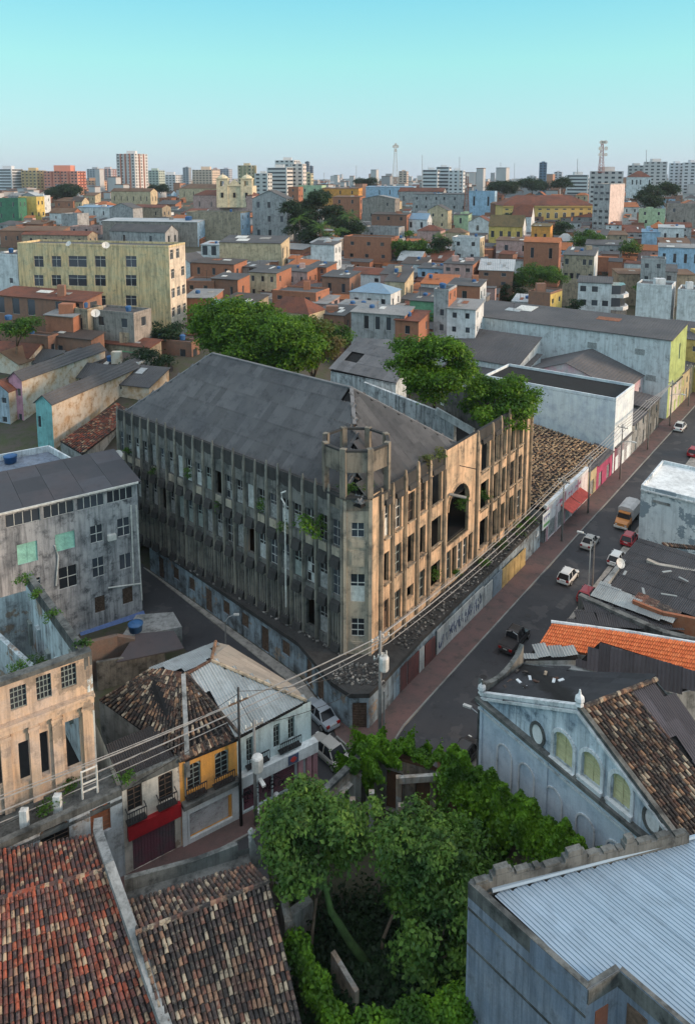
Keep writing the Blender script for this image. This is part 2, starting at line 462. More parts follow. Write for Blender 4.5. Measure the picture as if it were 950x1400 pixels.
# ------------------------------------------------------------------ general small building
def slab(mb, pts, th, mi=0):
    """a roof plane of some thickness from its (non-flat allowed) outline"""
    n = len(pts); t = [Vector(p) for p in pts]; b = [p - Vector((0, 0, th)) for p in t]
    mb.add(t + b, [tuple(range(n)), tuple(range(2 * n - 1, n - 1, -1))] + [(i, n + i, n + (i + 1) % n, (i + 1) % n) for i in range(n)], mi)
def house_at(xr, xl, ytop, D, a):
    """front corner ray xr at depth D, front face turned by a (deg), reaching sight line xl"""
    c = DP(xr, ytop, D); a = R(a); ul = (xl - 475) / FPX
    t = (c.x - ul * D) / (math.cos(a) - ul * math.sin(a) * _c)
    return c, t
def house(name, label, cat, xl, xr, ytop, ybot, D, a=-25, side=8, wallm=None, roof='flat', roofm=None, **k):
    """placed by survey: front face between two sight lines, near corner at depth D"""
    c, L = house_at(xr, xl, ytop, D, a); ar = R(a)
    e = Vector((math.cos(ar), math.sin(ar), 0))
    return house_w(name, label, cat, Vector((c.x, c.y, 0)) - e * L, a, L, side, c.z, DP(xr, ybot, D).z, wallm, roof, roofm, **k)
def house_w(name, label, cat, FL, a, L, side, zt, zb, wallm=None, roof='flat', roofm=None, wins=(2, 3), swins=None,
          rise=1.6, group=None, style='plain', fm=None, pm=None, sidem=None, ww=1.1, extra=8, over=.3, lwins=None, wh=.42, clutter=False, fpx=None):
    ar = R(a); e = Vector((math.cos(ar), math.sin(ar), 0)); inn = Vector((-math.sin(ar), math.cos(ar), 0))
    FL = Vector(FL); FR = FL + e * L; BR = FR + inn * side; BL = FL + inn * side
    t = thing(name, label, cat, (FL + e * L / 2 + inn * side / 2) + Vector((0, 0, zb)), group)
    mb = MB(); z0 = zb - extra
    wl = []
    def grid(Lw, rows, cols, z_b, z_t):
        hs = []
        if rows and cols:
            sh = (z_t - z_b) / rows; w = min(ww, Lw / cols * .62); h = sh * wh
            for r_ in range(rows):
                for k in range(cols):
                    if rnd.random() < .12: continue
                    u = Lw * (k + .5) / cols + rnd.uniform(-.08, .08) * Lw / cols
                    z = z_b + sh * r_ + sh * .34; hs.append((round(u - w / 2, 2), round(u - w / 2 + w, 2), round(z, 2), round(z + h, 2)))
        return hs
    swins = swins if swins is not None else (wins[0], max(1, int(side / 4)))
    hf = grid(L, wins[0], wins[1], zb, zt) if not fpx else [hole_px(FL, FR, *h) for h in fpx]; hr = grid(side, swins[0], swins[1], zb, zt)
    hl = grid(side, *(lwins or (0, 0)), zb, zt)
    mi_s = 1 if sidem else 0
    wall(mb, FL, FR, z0, zt, hf, .25, 0); wall(mb, FR, BR, z0, zt, hr, .25, mi_s)
    wall(mb, BR, BL, z0, zt, (), .2, 0); wall(mb, BL, FL, z0, zt, hl, .25, 0)
    o = over; up = Vector((0, 0, 1))
    rm = MB(); tb = up * zt
    if roof == 'flat':
        for p, q in ((FL, FR), (FR, BR), (BR, BL), (BL, FL)):
            ee, nn, LL = frame_of(p, q)
            mb.beam(p + up * (zt + .12) - nn * .1, q + up * (zt + .12) - nn * .1, .24, .5, 0)
        slab(rm, [FL + up * (zt - .1), FR + up * (zt - .1), BR + up * (zt - .1), BL + up * (zt - .1)], .1)
    elif roof == 'slab':
        slab(rm, [FL - e * o - inn * o + up * (zt + .15), FR + e * o - inn * o + up * (zt + .15), BR + e * o + inn * o + up * (zt + .2 + rise * .5), BL - e * o + inn * o + up * (zt + .2 + rise * .5)], .18)
        wall(mb, BR, BL, zt, zt + .02, (), .2, 0, ztop=(zt + rise * .46, zt + rise * .46))
        mb.add([FR + tb, BR + tb, BR + tb + up * rise * .46], [(0, 1, 2)], mi_s); mb.add([BL + tb, FL + tb, BL + tb + up * rise * .46], [(0, 1, 2)], 0)
    elif roof == 'shed':
        slab(rm, [FL - e * o - inn * o + up * (zt + .1), FR + e * o - inn * o + up * (zt + .1), BR + e * o + inn * o + up * (zt + .1 + rise), BL - e * o + inn * o + up * (zt + .1 + rise)], .15)
        mb.add([FR + tb, BR + tb, BR + tb + up * rise], [(0, 1, 2)], mi_s); mb.add([BL + tb, FL + tb, BL + tb + up * rise], [(0, 1, 2)], 0)
        mb.quad(BR + tb, BL + tb, BL + tb + up * rise, BR + tb + up * rise)
    elif roof == 'gx':      # ridge parallel to the front
        m1 = FL + inn * side / 2 + tb + up * rise; m2 = FR + inn * side / 2 + tb + up * rise
        mb.add([FR + tb, BR + tb, m2], [(0, 1, 2)], mi_s); mb.add([BL + tb, FL + tb, m1], [(0, 1, 2)], 0)
        k = up * .12; ds = up * (-.3 * rise / (side / 2))
        slab(rm, [FL - e * o - inn * .3 + tb + k + ds, FR + e * o - inn * .3 + tb + k + ds, m2 + e * o + k, m1 - e * o + k], .12)
        slab(rm, [m1 - e * o + k, m2 + e * o + k, BR + e * o + inn * .3 + tb + k + ds, BL - e * o + inn * .3 + tb + k + ds], .12)
    elif roof == 'gy':      # gable end to the front
        m1 = FL + e * L / 2 + tb + up * rise; m2 = m1 + inn * side
        mb.add([FL + tb, FR + tb, m1], [(0, 1, 2)], 0); mb.add([BR + tb, BL + tb, m2], [(0, 1, 2)], 0)
        k = up * .12; ds = up * (-.3 * rise / (L / 2))
        slab(rm, [FL - e * .3 - inn * o + tb + k + ds, m1 - inn * o + k, m2 + inn * o + k, BL - e * .3 + inn * o + tb + k + ds], .12)
        slab(rm, [m1 - inn * o + k, FR + e * .3 - inn * o + tb + k + ds, BR + e * .3 + inn * o + tb + k + ds, m2 + inn * o + k], .12)
    elif roof == 'hip':
        q = min(side, L) / 2
        m1 = FL + e * q + inn * side / 2 + tb + up * rise; m2 = FR - e * q + inn * side / 2 + tb + up * rise
        if L < side: m1 = FL + e * L / 2 + inn * q + tb + up * rise; m2 = BL + e * L / 2 - inn * q + tb + up * rise
        A, B, C_, D_ = FL - e * o - inn * o + tb, FR + e * o - inn * o + tb, BR + e * o + inn * o + tb, BL - e * o + inn * o + tb
        if L >= side:
            rm.quad(A, B, m2, m1); rm.add([B, C_, m2], [(0, 1, 2)]); rm.quad(C_, D_, m1, m2); rm.add([D_, A, m1], [(0, 1, 2)])
        else:
            rm.add([A, B, m1], [(0, 1, 2)]); rm.quad(B, C_, m2, m1); rm.add([C_, D_, m2], [(0, 1, 2)]); rm.quad(D_, A, m1, m2)
        rm.poly([D_, C_, B, A])
    part('wall', mb, [wallm, sidem] if sidem else wallm, t)
    part('roof', rm, roofm, t)
    for p, q, hs in ((FL, FR, hf), (FR, BR, hr), (BL, FL, hl)):
        for h in hs: window(t, p, q, h, style, fm, pm, .12)
    if clutter and roof in ('flat', 'slab', 'shed'):
        for k in range(rnd.randint(0, 2)):
            p = FL + e * L * rnd.uniform(.2, .8) + inn * side * rnd.uniform(.35, .75); zz = zt + (.35 if roof != 'shed' else rise * .75); q = MB(); c_ = rnd.random()
            if c_ < .4: q.lathe(V3(p.x, p.y, zz - .2), [(.55, 0), (.65, .9), (.68, .95), (.4, 1.2), (.1, 1.25)], 10); part('roof_tank', q, M['tank'], t)
            elif c_ < .7: w_ = rnd.uniform(.8, 1.6); q.box(p.x - w_, p.y - w_ * .7, zz - .6, p.x + w_, p.y + w_ * .7, zz + rnd.uniform(1.0, 2.2)); part('stair_hut', q, wallm, t)
            else:
                q.tube([V3(p.x, p.y, zz - .3), V3(p.x, p.y, zz + 2.6)], .05, 4); q.beam(V3(p.x - .5, p.y, zz + 2.4), V3(p.x + .5, p.y, zz + 2.4), .05, .05); part('aerial', q, M['iron'], t)
    if clutter and roof in ('slab', 'shed'):
        for k in range(rnd.randint(1, 3)):
            u = rnd.uniform(.1, .7); v = rnd.uniform(.1, .6); rz_ = (.5 * rise if roof == 'slab' else rise); pt = lambda a_, b_: FL + e * L * a_ + inn * side * b_ + V3(0, 0, zt + .24 + rz_ * b_)
            q = MB(); du, dv = rnd.uniform(.08, .2), rnd.uniform(.15, .35); slab(q, [pt(u, v), pt(u + du, v), pt(u + du, v + dv), pt(u, v + dv)], .06); part('roof_patch', q, rnd.choice([M['metal'], M['rust'], M['concrete'], M['frame_w']]), t)
    return t, dict(FL=FL, FR=FR, BR=BR, BL=BL, zt=zt, zb=zb, e=e, inn=inn, L=L)

# ------------------------------------------------------------------ tiles and sheets laid over a roof plane
def barrel_tile(name, mat, w=.24, L=.46, k=0):
    mb = MB(); n = 5; vs = []
    for (y, s_) in ((0, 1.0), (L, .86)):
        for i in range(n):
            a = math.pi * i / (n - 1); r = w / 2 * s_ * (1.0 + .04 * k)
            vs.append((-r * math.cos(a), y, r * math.sin(a) * .95 + (.075 if y == 0 else 0)))
    fs = [(i + 1, i, n + i, n + i + 1) for i in range(n - 1)] + [tuple(range(n))]
    return mb.add(vs, fs).mesh(name, mat)
def lay_tiles(parent, quad, mat, pitch=.27, course=.38, seed=0, missing=.0, limit=300, jit=.035, deckmat=None, deck=True, w=.26, collect=None, only=None):
    """quad = eave-left, eave-right, ridge-right, ridge-left (seen from below the slope)"""
    r_ = random.Random(seed); A, B, C, D = [Vector(p) for p in quad]
    nn = (B - A).cross(D - A).normalized()
    nc = max(1, int(((B - A).length + (C - D).length) / 2 / pitch)); nr = max(1, int(((D - A).length + (C - B).length) / 2 / course))
    out = []
    for i in range(nc):
        ph = r_.uniform(-.5, .5) * course * .5
        for j in range(nr):
            if r_.random() < missing: continue
            u = (i + .5) / nc; v = j / nr
            p = (A * (1 - u) + B * u) * (1 - v) + (D * (1 - u) + C * u) * v
            if only and not only(p): continue
            up = ((D * (1 - u) + C * u) - (A * (1 - u) + B * u)).normalized()
            x = up.cross(nn).normalized()
            ang = r_.gauss(0, jit)
            up2 = (up * math.cos(ang) + x * math.sin(ang)); x2 = up2.cross(nn).normalized()
            q = p + up * ph * .3 + nn * (r_.uniform(0, .025) + .02)
            out.append((r_.randrange(3), Matrix(((x2.x, up2.x, nn.x, q.x), (x2.y, up2.y, nn.y, q.y), (x2.z, up2.z, nn.z, q.z), (0, 0, 0, 1)))))
    if deck:
        mb = MB(); slab(mb, [A, B, C, D], .15); part('roof_deck', mb, deckmat or M['dark'], parent)
    if collect is not None: collect.extend(out); return
    mv = [barrel_tile('tile', mat, w, .46, k) for k in range(3)]
    pieces(parent, 'tile', mv, mat, out, limit)
def wave_sheet(name, mat, w, L, waves, amp=.035, sub=4):
    mb = MB(); n = waves * sub; vs = []
    for y in (0, L):
        for i in range(n + 1):
            vs.append((w * i / n, y, amp * math.sin(2 * math.pi * i / sub)))
    return mb.add(vs, [(i, i + 1, n + 2 + i, n + 1 + i) for i in range(n)]).mesh(name, mat)
def lay_sheets(parent, quad, mat, sw=1.1, sl=2.4, waves=6, amp=.035, seed=0, missing=.0, limit=300, name='sheet', jit=.012, holes=()):
    """ribbed sheets clipped to nothing: a rectangle-ish plane of overlapping sheets; quad as for tiles"""
    r_ = random.Random(seed); A, B, C, D = [Vector(p) for p in quad]
    nn = (B - A).cross(D - A).normalized()
    LB = max((B - A).length, (C - D).length); LU = max((D - A).length, (C - B).length)
    nc = max(1, round(LB / sw)); nr = max(1, round(LU / sl))
    cache = {}; out = []
    me = []
    for i in range(nc):
        for j in range(nr):
            u0, u1, v0, v1 = i / nc, (i + 1) / nc, j / nr, (j + 1) / nr
            if r_.random() < missing: continue
            if any((h[0] < (u0 + u1) / 2 < h[1]) and (h[2] < (v0 + v1) / 2 < h[3]) for h in holes): continue
            P = lambda u, v: (A * (1 - u) + B * u) * (1 - v) + (D * (1 - u) + C * u) * v
            a, b, d = P(u0, v0), P(u1, v0), P(u0, v1)
            wv = P(u1, (v0 + v1) / 2) - P(u0, (v0 + v1) / 2); lv = P((u0 + u1) / 2, v1) - P((u0 + u1) / 2, v0)
            w_, l_ = wv.length, lv.length
            if w_ < .05 or l_ < .1: continue
            x = wv.normalized(); y = lv.normalized(); ang = r_.gauss(0, jit); z = x.cross(y).normalized()
            y = (y * math.cos(ang) + x * math.sin(ang))
            q = P(u0, v0) + nn * (.02 + .015 * ((i + j) % 3) + r_.uniform(0, .012))
            k = (i * 7 + j) % 3
            out.append((0, Matrix(((x.x * w_, y.x * l_ * 1.05, z.x, q.x), (x.y * w_, y.y * l_ * 1.05, z.y, q.y), (x.z * w_, y.z * l_ * 1.05, z.z, q.z), (0, 0, 0, 1)))))
    mv = [wave_sheet(name, mat, 1.0, 1.0, waves, amp)]
    pieces(parent, name, mv, mat, out, limit)

def lay_sheets_poly(parent, O, X, Y, poly, mat, sw=1.1, sl=2.4, waves=6, amp=.035, seed=0, missing=.0, limit=300, name='sheet', jit=.01, voids=(), lap=.05):
    """sheets in columns along X, running up Y from origin O, cut to the outline poly (plane coordinates in metres)"""
    r_ = random.Random(seed); nn = X.cross(Y).normalized()
    xs = [p[0] for p in poly]; x0, x1 = min(xs), max(xs); nc = max(1, round((x1 - x0) / sw)); w_ = (x1 - x0) / nc; out = []
    for i in range(nc):
        xc = x0 + (i + .5) * w_; ys = []
        for a, b in zip(poly, poly[1:] + poly[:1]):
            if (a[0] - xc) * (b[0] - xc) < 0: ys.append(a[1] + (b[1] - a[1]) * (xc - a[0]) / (b[0] - a[0]))
        if len(ys) < 2: continue
        y0, y1 = min(ys), max(ys); y = y0; j = 0
        while y < y1 - .1:
            l_ = min(sl, y1 - y)
            if r_.random() >= missing and not any(v[0] < xc < v[1] and v[2] < y + l_ / 2 < v[3] for v in voids):
                ang = r_.gauss(0, jit); xx = X * math.cos(ang) - Y * math.sin(ang); yy = Y * math.cos(ang) + X * math.sin(ang)
                zz = xx.cross(yy).normalized(); tilt = .02 / max(l_, .5)
                yy = (yy - nn * (lap / max(l_, .6))).normalized(); q = O + X * (xc - w_ / 2) + Y * y + nn * (.03 + lap + .012 * (i % 2) + r_.uniform(0, .01))
                lw = w_ * 1.04; ll = l_ * 1.04
                out.append((0, Matrix(((xx.x * lw, yy.x * ll, zz.x, q.x), (xx.y * lw, yy.y * ll, zz.y, q.y), (xx.z * lw, yy.z * ll, zz.z, q.z), (0, 0, 0, 1)))))
            y += sl; j += 1
    pieces(parent, name, [wave_sheet(name, mat, 1.0, 1.0, waves, amp)], mat, out, limit)
def sheets_quad(parent, Q, mat, **k):
    """roof plane given by corners (eave-left, eave-right, ridge-right, ridge-left): best plane, cut columns"""
    Q = [Vector(p) for p in Q]; X = (Q[1] - Q[0]).normalized(); nn = Vector((0, 0, 0))
    for i in range(len(Q)): nn += (Q[i] - Q[0]).cross(Q[(i + 1) % len(Q)] - Q[0])
    nn.normalize(); X = (X - nn * X.dot(nn)).normalized(); Y = nn.cross(X)
    c = sum(Q, Vector()) / len(Q); O = Q[0] + nn * (c - Q[0]).dot(nn)
    mb = MB(); slab(mb, [p - nn * ((p - O).dot(nn) + .16) for p in Q], .1); part('roof_deck', mb, M['dark'], parent)
    lay_sheets_poly(parent, O, X, Y, [((p - O).dot(X), (p - O).dot(Y)) for p in Q], mat, **k)
# ------------------------------------------------------------------ plants
def leaf_cloud(pos, nrm, size, rs, asp=.55):
    n = len(pos); d = rs.normal(size=(n, 3)); nrm = nrm + rs.normal(size=(n, 3)) * .55
    nrm /= np.linalg.norm(nrm, axis=1)[:, None] + 1e-9
    t = np.cross(nrm, d); t /= np.linalg.norm(t, axis=1)[:, None] + 1e-9
    b = np.cross(nrm, t); s = size * rs.uniform(.45, 1.5, n)[:, None]
    fold = nrm * s * .12
    V = np.stack([pos - t * s * .5, pos + b * s * asp * .5 + fold, pos + t * s * .5 - fold, pos - b * s * asp * .5 + fold], 1).reshape(-1, 3)
    return V
def mesh_quads(name, V, mat, org):
    me = bpy.data.meshes.new(name); n = len(V) // 4; V = V - np.array(org)
    me.vertices.add(4 * n); me.vertices.foreach_set('co', V.astype(np.float32).ravel())
    me.loops.add(4 * n); me.loops.foreach_set('vertex_index', np.arange(4 * n, dtype=np.int32))
    me.polygons.add(n); me.polygons.foreach_set('loop_start', np.arange(0, 4 * n, 4, dtype=np.int32))
    me.polygons.foreach_set('loop_total', np.full(n, 4, np.int32))
    me.materials.append(mat); me.update(calc_edges=True); me.validate(); return me
def cloud_part(name, V, mat, parent, kind=None):
    o = bpy.data.objects.new(name, mesh_quads(name, V, mat, worg(parent))); col.objects.link(o); o.parent = parent
    if kind: o['kind'] = kind
    return o
def lobes_cloud(lobes, per, size, rs, fill=.45, flat=.8, droop=0.0):
    """lobes: (x,y,z,r). leaves grouped in twigs on and inside each lobe"""
    Vs = []
    for (x, y, z, r) in lobes:
        nt = max(4, int(per * r * r / 12)); d = rs.normal(size=(nt, 3)); d /= np.linalg.norm(d, axis=1)[:, None]
        d[:, 2] = np.where(d[:, 2] < -.35, -d[:, 2] * .6, d[:, 2])
        rad = r * (fill + (1 - fill) * rs.uniform(0, 1, nt) ** .5)[:, None]
        tw = np.array([x, y, z]) + d * rad * np.array([1, 1, flat])
        k = 12; off = rs.normal(size=(nt, k, 3)) * size * np.array([1.0, 1.0, .55])
        off[:, :, 2] -= droop * np.abs(rs.normal(size=(nt, k))) * size
        pos = (tw[:, None, :] + off).reshape(-1, 3); nr = np.repeat(d * .6 + np.array([0, 0, .7]), k, 0)
        Vs.append(leaf_cloud(pos, nr, size, rs))
    return np.concatenate(Vs)
def tree(name, label, base, top_c, rx, rz, mat, n_lobes=10, leaf=.35, per=60, seed=1, group=None, trunk_r=.25, limbs=5, cat='tree', lean=None, flat=.8, rl=(.24, .56), sub=None):
    rs = np.random.RandomState(seed); base = Vector(base); c = Vector(top_c)
    t = thing(name, label, cat, base, group)
    lobes = []
    for i in range(n_lobes):
        d = rs.normal(size=3); d /= np.linalg.norm(d); k = rs.uniform(.45, 1.0)
        r = rx * rs.uniform(*rl)
        lobes.append((c.x + d[0] * (rx - r * .55) * k * 1.15, c.y + d[1] * (rx - r * .55) * k * 1.15, c.z + d[2] * (rz - r * .45) * k * 1.1, r))
    cloud_part('crown', lobes_cloud(lobes, per, leaf, rs, flat=flat), mat, t)
    mb = MB(); fork = base.lerp(c, .55)
    mid = base.lerp(fork, .5) + Vector((rs.uniform(-.3, .3), rs.uniform(-.3, .3), 0))
    mb.tube([base, mid, fork], [trunk_r, trunk_r * .8, trunk_r * .65], 8)
    part('trunk', mb, M['bark'], t, True)
    for i in range(limbs):
        l = lobes[i % len(lobes)]; mb = MB(); e = Vector(l[:3])
        mb.tube([fork - Vector((0, 0, .1)), fork.lerp(e, .5) + Vector((0, 0, .25)), e], [trunk_r * .5, trunk_r * .35, trunk_r * .12], 6)
        part('limb', mb, M['bark'], t, True)
    return t
def palm(name, label, base, h, mat, seed=0, L=3.2, n=14, group=None):
    rs = np.random.RandomState(seed); base = Vector(base); t = thing(name, label, 'palm', base, group)
    top = base + Vector((rs.uniform(-.6, .6), rs.uniform(-.4, .4), h))
    mb = MB(); mb.tube([base, base.lerp(top, .5) + Vector((.2, 0, 0)), top], [.22, .17, .14], 7); part('trunk', mb, M['bark'], t, True)
    for i in range(n):
        az = 2 * math.pi * (i + rs.uniform(-.3, .3)) / n; el_ = rs.uniform(.1, 1.15); ln = L * rs.uniform(.8, 1.1)
        pts = []; p = np.array(top); d = np.array([math.cos(az) * math.cos(el_), math.sin(az) * math.cos(el_), math.sin(el_)])
        for k in range(8):
            pts.append(p.copy()); p = p + d * ln / 7; d = d + np.array([0, 0, -.24]); d /= np.linalg.norm(d)
        V = []
        for k in range(7):
            for q in np.linspace(0, 1, 4, endpoint=False):
                o = pts[k] * (1 - q) + pts[k + 1] * q; ax = pts[k + 1] - pts[k]; ax /= np.linalg.norm(ax)
                sd = np.cross(ax, [0, 0, 1]); sd /= np.linalg.norm(sd) + 1e-6; f = (k + q) / 7; wl = ln * .24 * (math.sin(math.pi * min(1, f * .9 + .1)) * .9 + .15)
                for sg in (-1, 1):
                    tip = o + sd * sg * wl + ax * wl * .5 + np.array([0, 0, -wl * .45])
                    V += [o, o + ax * .09, tip + ax * .02, tip]
        V = np.array(V); cloud_part('frond', V, mat, t)
    return t
LEAF = {
 'bright': leaf_mat('bright green leaves', (.07, .18, .012), (.16, .30, .018), (.035, .10, .01)),
 'mid': leaf_mat('mid green leaves', (.05, .14, .016), (.11, .22, .025), (.025, .075, .012)),
 'deep': leaf_mat('deep green leaves', (.07, .17, .025), (.16, .28, .045), (.03, .085, .02)),
 'ivy': leaf_mat('ivy leaves', (.07, .19, .01), (.15, .31, .015), (.03, .09, .008)),
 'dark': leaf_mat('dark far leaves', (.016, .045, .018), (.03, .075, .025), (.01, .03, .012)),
 'olive': leaf_mat('olive leaves', (.06, .12, .02), (.13, .18, .04), (.12, .09, .03)),
}
def creeper(name, label, pts_fn, n, size, mat, seed, cat='creeper', base=(0, 0, 0)):
    """climbing leaves over a surface: pts_fn(rs,n) -> positions, normals"""
    rs = np.random.RandomState(seed); pos, nr = pts_fn(rs, n)
    V = leaf_cloud(pos, nr, size, rs, .8)
    org = (float(pos[:, 0].mean()), float(pos[:, 1].mean()), float(pos[:, 2].min()))
    o = bpy.data.objects.new(name, mesh_quads(name, V, mat, org)); col.objects.link(o); o.location = org
    return tag(o, label, cat)
# ================================================================== THE GROUND
uR = Vector((.602, .799, 0)).normalized(); nR = Vector((uR.y, -uR.x, 0))
uL = Vector((-.755, .656, 0)).normalized()
def S(s, t, z=0.0): return uR * s + nR * t + Vector((0, 0, z))
def s_of(px, t, z):
    u = (px - 475) / FPX; a = nR * t; k = CAM_H - z   # x = u*(y c + k s)
    return (u * (a.y * _c + k * _s) - a.x) / (uR.x - u * uR.y * _c)
_hl = ([-100, 95, 112, 150, 230, 350, 450, 700, 1500, 30000], [-.02, -.02, 3, 11, 11.5, 17, 21, 27, 26, 26])
_hr = ([-100, 185, 260, 350, 450, 700, 1500, 30000], [-.02, -.02, 3, 12, 19.5, 27, 26, 26])
def terrain(x, y):
    a = np.interp(y, *_hl); b = np.interp(y, *_hr)
    k = np.clip((x / max(y, 1) + .12) / .24, 0, 1); return a * (1 - k) + b * k
mb = MB(); ys = list(range(-30, 300, 8)) + list(range(300, 900, 30)) + [1000, 1300, 1800, 2600, 3500, 4500]
fx = np.linspace(-1, 1, 41); 
for y in ys:
    wx = max(140, y * .95)
    for q in fx: mb.v.append((float(q * wx), float(y), float(terrain(q * wx, y))))
nx = len(fx)
mb.f = [(j * nx + i, j * nx + i + 1, (j + 1) * nx + i + 1, (j + 1) * nx + i) for j in range(len(ys) - 1) for i in range(nx - 1)]; mb.m = [0] * len(mb.f)
struct('ground', mb, M['earth'], True)
KERB, BLD = -32.4, -23.4
# asphalt: the long street, the side street along the dark facade and the crossing in front
mb = MB()
mb.prism([S(44, KERB), S(44, -26.4), S(200, -26.4), S(200, KERB)], .0, .02)
struct('road', mb, M['asphalt'])
mb = MB()
mb.prism([V3(-29, 92), V3(-26, 88.2), V3(-4.4, 66.8), V3(-1.6, 61.4), V3(1.5, 58.8), V3(4.2, 58.5), V3(6, 61), V3(9, 58), V3(6.5, 52.5), V3(1, 49), V3(-10, 42), V3(-34, 28), V3(-38, 32), V3(-14, 45.6), V3(-2, 53), V3(-3.2, 56.5), V3(-9, 62.5), V3(-23, 78), V3(-35, 90)], -.01, .016)
struct('road_crossing', mb, M['asphalt'])
mb = MB()
sw = [S(200, -35.2), S(200, KERB), S(51.5, KERB), G(533, 1024), G(518, 1037), G(500, 1036), G(480, 1026), G(460, 1008), G(452, 990), V3(-1, 62), V3(3, 64)]
mb.prism(sw, -.02, .14)
struct('pavement', mb, M['pave'])
mb = MB()
edge = [S(200, KERB), S(51.5, KERB), G(533, 1024), G(518, 1037), G(500, 1036), G(480, 1026), G(460, 1008)]
for a, b in zip(edge, edge[1:]): mb.beam(Vector(a) + V3(0, 0, .08), Vector(b) + V3(0, 0, .08), .16, .155)
struct('kerb', mb, M['kerb'])
rowA, rowB = Vector((-14.7, 47.0, 0)), Vector((-3.0, 54.6, 0))
er, nr_, Lr = frame_of(rowA, rowB)
mb = MB(); a, b = rowA - er * 18, rowB + er * .6
mb.prism([a, b, b + nr_ * 1.7, a + nr_ * 1.7], -.02, .14); struct('pavement_row', mb, M['pave'])
mb = MB(); mb.beam(a + nr_ * 1.78 + V3(0, 0, .07), b + nr_ * 1.78 + V3(0, 0, .07), .16, .16); struct('kerb_row', mb, M['kerb'])
mb = MB(); mb.prism([S(46, -26.3), S(46, BLD), S(200, BLD), S(200, -26.3)], -.02, .14); struct('pavement_right', mb, M['concrete'])

# ================================================================== THE RUINED CORNER BUILDING
TF = -37.4
C0 = Vector((1.33, 64.0, 0))
CL = C0 + uL * 2.3; CR = C0 + uR * 1.7
LF = C0 + uL * 41.0
sC = C0.dot(uR)
S_END = s_of(727, TF, 20.3)
RF = S(S_END, TF)
ZP = 20.2
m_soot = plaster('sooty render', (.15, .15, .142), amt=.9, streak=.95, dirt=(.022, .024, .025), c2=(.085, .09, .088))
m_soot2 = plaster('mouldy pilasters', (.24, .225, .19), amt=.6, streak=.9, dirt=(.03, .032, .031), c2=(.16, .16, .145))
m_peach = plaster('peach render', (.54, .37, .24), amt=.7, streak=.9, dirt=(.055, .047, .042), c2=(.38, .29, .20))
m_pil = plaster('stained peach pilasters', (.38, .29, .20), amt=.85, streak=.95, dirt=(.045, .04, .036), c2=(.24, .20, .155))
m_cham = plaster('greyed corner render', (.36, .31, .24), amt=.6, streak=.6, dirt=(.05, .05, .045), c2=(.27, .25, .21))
m_black = plaster('black mould', (.04, .04, .04), amt=.5, streak=.4, dirt=(.015, .016, .016))
m_roofg = sheet_mat('asbestos sheets', (.155, .157, .163), (.115, .12, .13), (.05, .052, .06), .6, var=.2)
B = thing('corner_building', 'long derelict four-storey corner building, sooty side and peach side, open corner turret', 'building', C0)
wl = MB()
NB = 22; LL = (CL - LF).length; bw = LL / NB
holesL = []; specL = []
for i in range(NB):
    u = i * bw + bw / 2; w = bw * .66
    for (z0, z1, r_) in ((14.7, 17.4, 0), (9.6, 12.5, 1)):
        h = (u - w / 2, u + w / 2, z0, z1); holesL.append(h); specL.append((h, r_))
    if i in (19, 20): 
        h = (u - w / 2, u + w / 2, 4.9, 7.9); holesL.append(h); specL.append((h, 2))
wall(wl, LF, CL, 3.4, ZP, holesL, .35)
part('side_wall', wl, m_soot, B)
m_pale = simple('pale shutter panels', (.40, .42, .42), .85, var=.35)
stl = ['half', 'broken', 'grid23', 'half', 'boards', 'grid23', 'open', 'half']
for h, r_ in specL:
    st = rnd.choice(stl) if r_ < 2 else 'open'
    if rnd.random() < .45: st = 'half'
    if st == 'open': continue
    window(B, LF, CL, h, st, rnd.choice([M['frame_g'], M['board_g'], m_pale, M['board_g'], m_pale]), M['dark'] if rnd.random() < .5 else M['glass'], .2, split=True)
eL, nL, _ = frame_of(LF, CL)
# pilasters with pointed heads
def pilaster_mesh(w, d, z0, z1, mat):
    mb = MB(); mb.box(-w / 2, -d, z0, w / 2, .05, z1 - .9)
    a = [(-w / 2, -d, z1 - .9), (w / 2, -d, z1 - .9), (w / 2, .05, z1 - .9), (-w / 2, .05, z1 - .9)]
    b = [(-w * .16, -d * .7, z1), (w * .16, -d * .7, z1), (w * .16, 0, z1), (-w * .16, 0, z1)]
    mb.add(a + b, [(0, 1, 5, 4), (1, 2, 6, 5), (2, 3, 7, 6), (3, 0, 4, 7), (4, 5, 6, 7)])
    mb.box(-w * .22, -d - .08, z0, w * .22, -d + .02, z1 - 2.2)
    return mb.mesh('pilaster', mat)
pm_ = pilaster_mesh(.3, .18, 3.9, ZP + .6, m_soot2)
for i in range(NB + 1): inst('pilaster', pm_, wmat(LF, eL, nL, min(max(i * bw, .1), LL - .1), rnd.uniform(-.5, .15), 0), B)
hood = MB(); hw = bw * .6
hood.add([(-hw / 2, -.5, 0), (hw / 2, -.5, 0), (hw / 2, .02, 0), (-hw / 2, .02, 0), (-hw / 2, -.3, .75), (hw / 2, -.3, .75), (hw / 2, .02, 1.0), (-hw / 2, .02, 1.0)],
         [(3, 2, 1, 0), (4, 5, 6, 7), (0, 1, 5, 4), (1, 2, 6, 5), (2, 3, 7, 6), (3, 0, 4, 7)])
hm = hood.mesh('hood', m_black)
pan = MB()
for q in (-.3, 0, .3): pan.box(q * bw * .6 - .05, -.1, 0, q * bw * .6 + .05, .02, 3.3)
pan.box(-hw / 2, -.06, 3.3, hw / 2, .02, 3.5)
pnm = pan.mesh('ribbed_panel', m_soot2)
apron = MB(); apron.box(-hw * .48, -.1, 0, hw * .48, .02, .85); am = apron.mesh('apron_panel', m_cham)
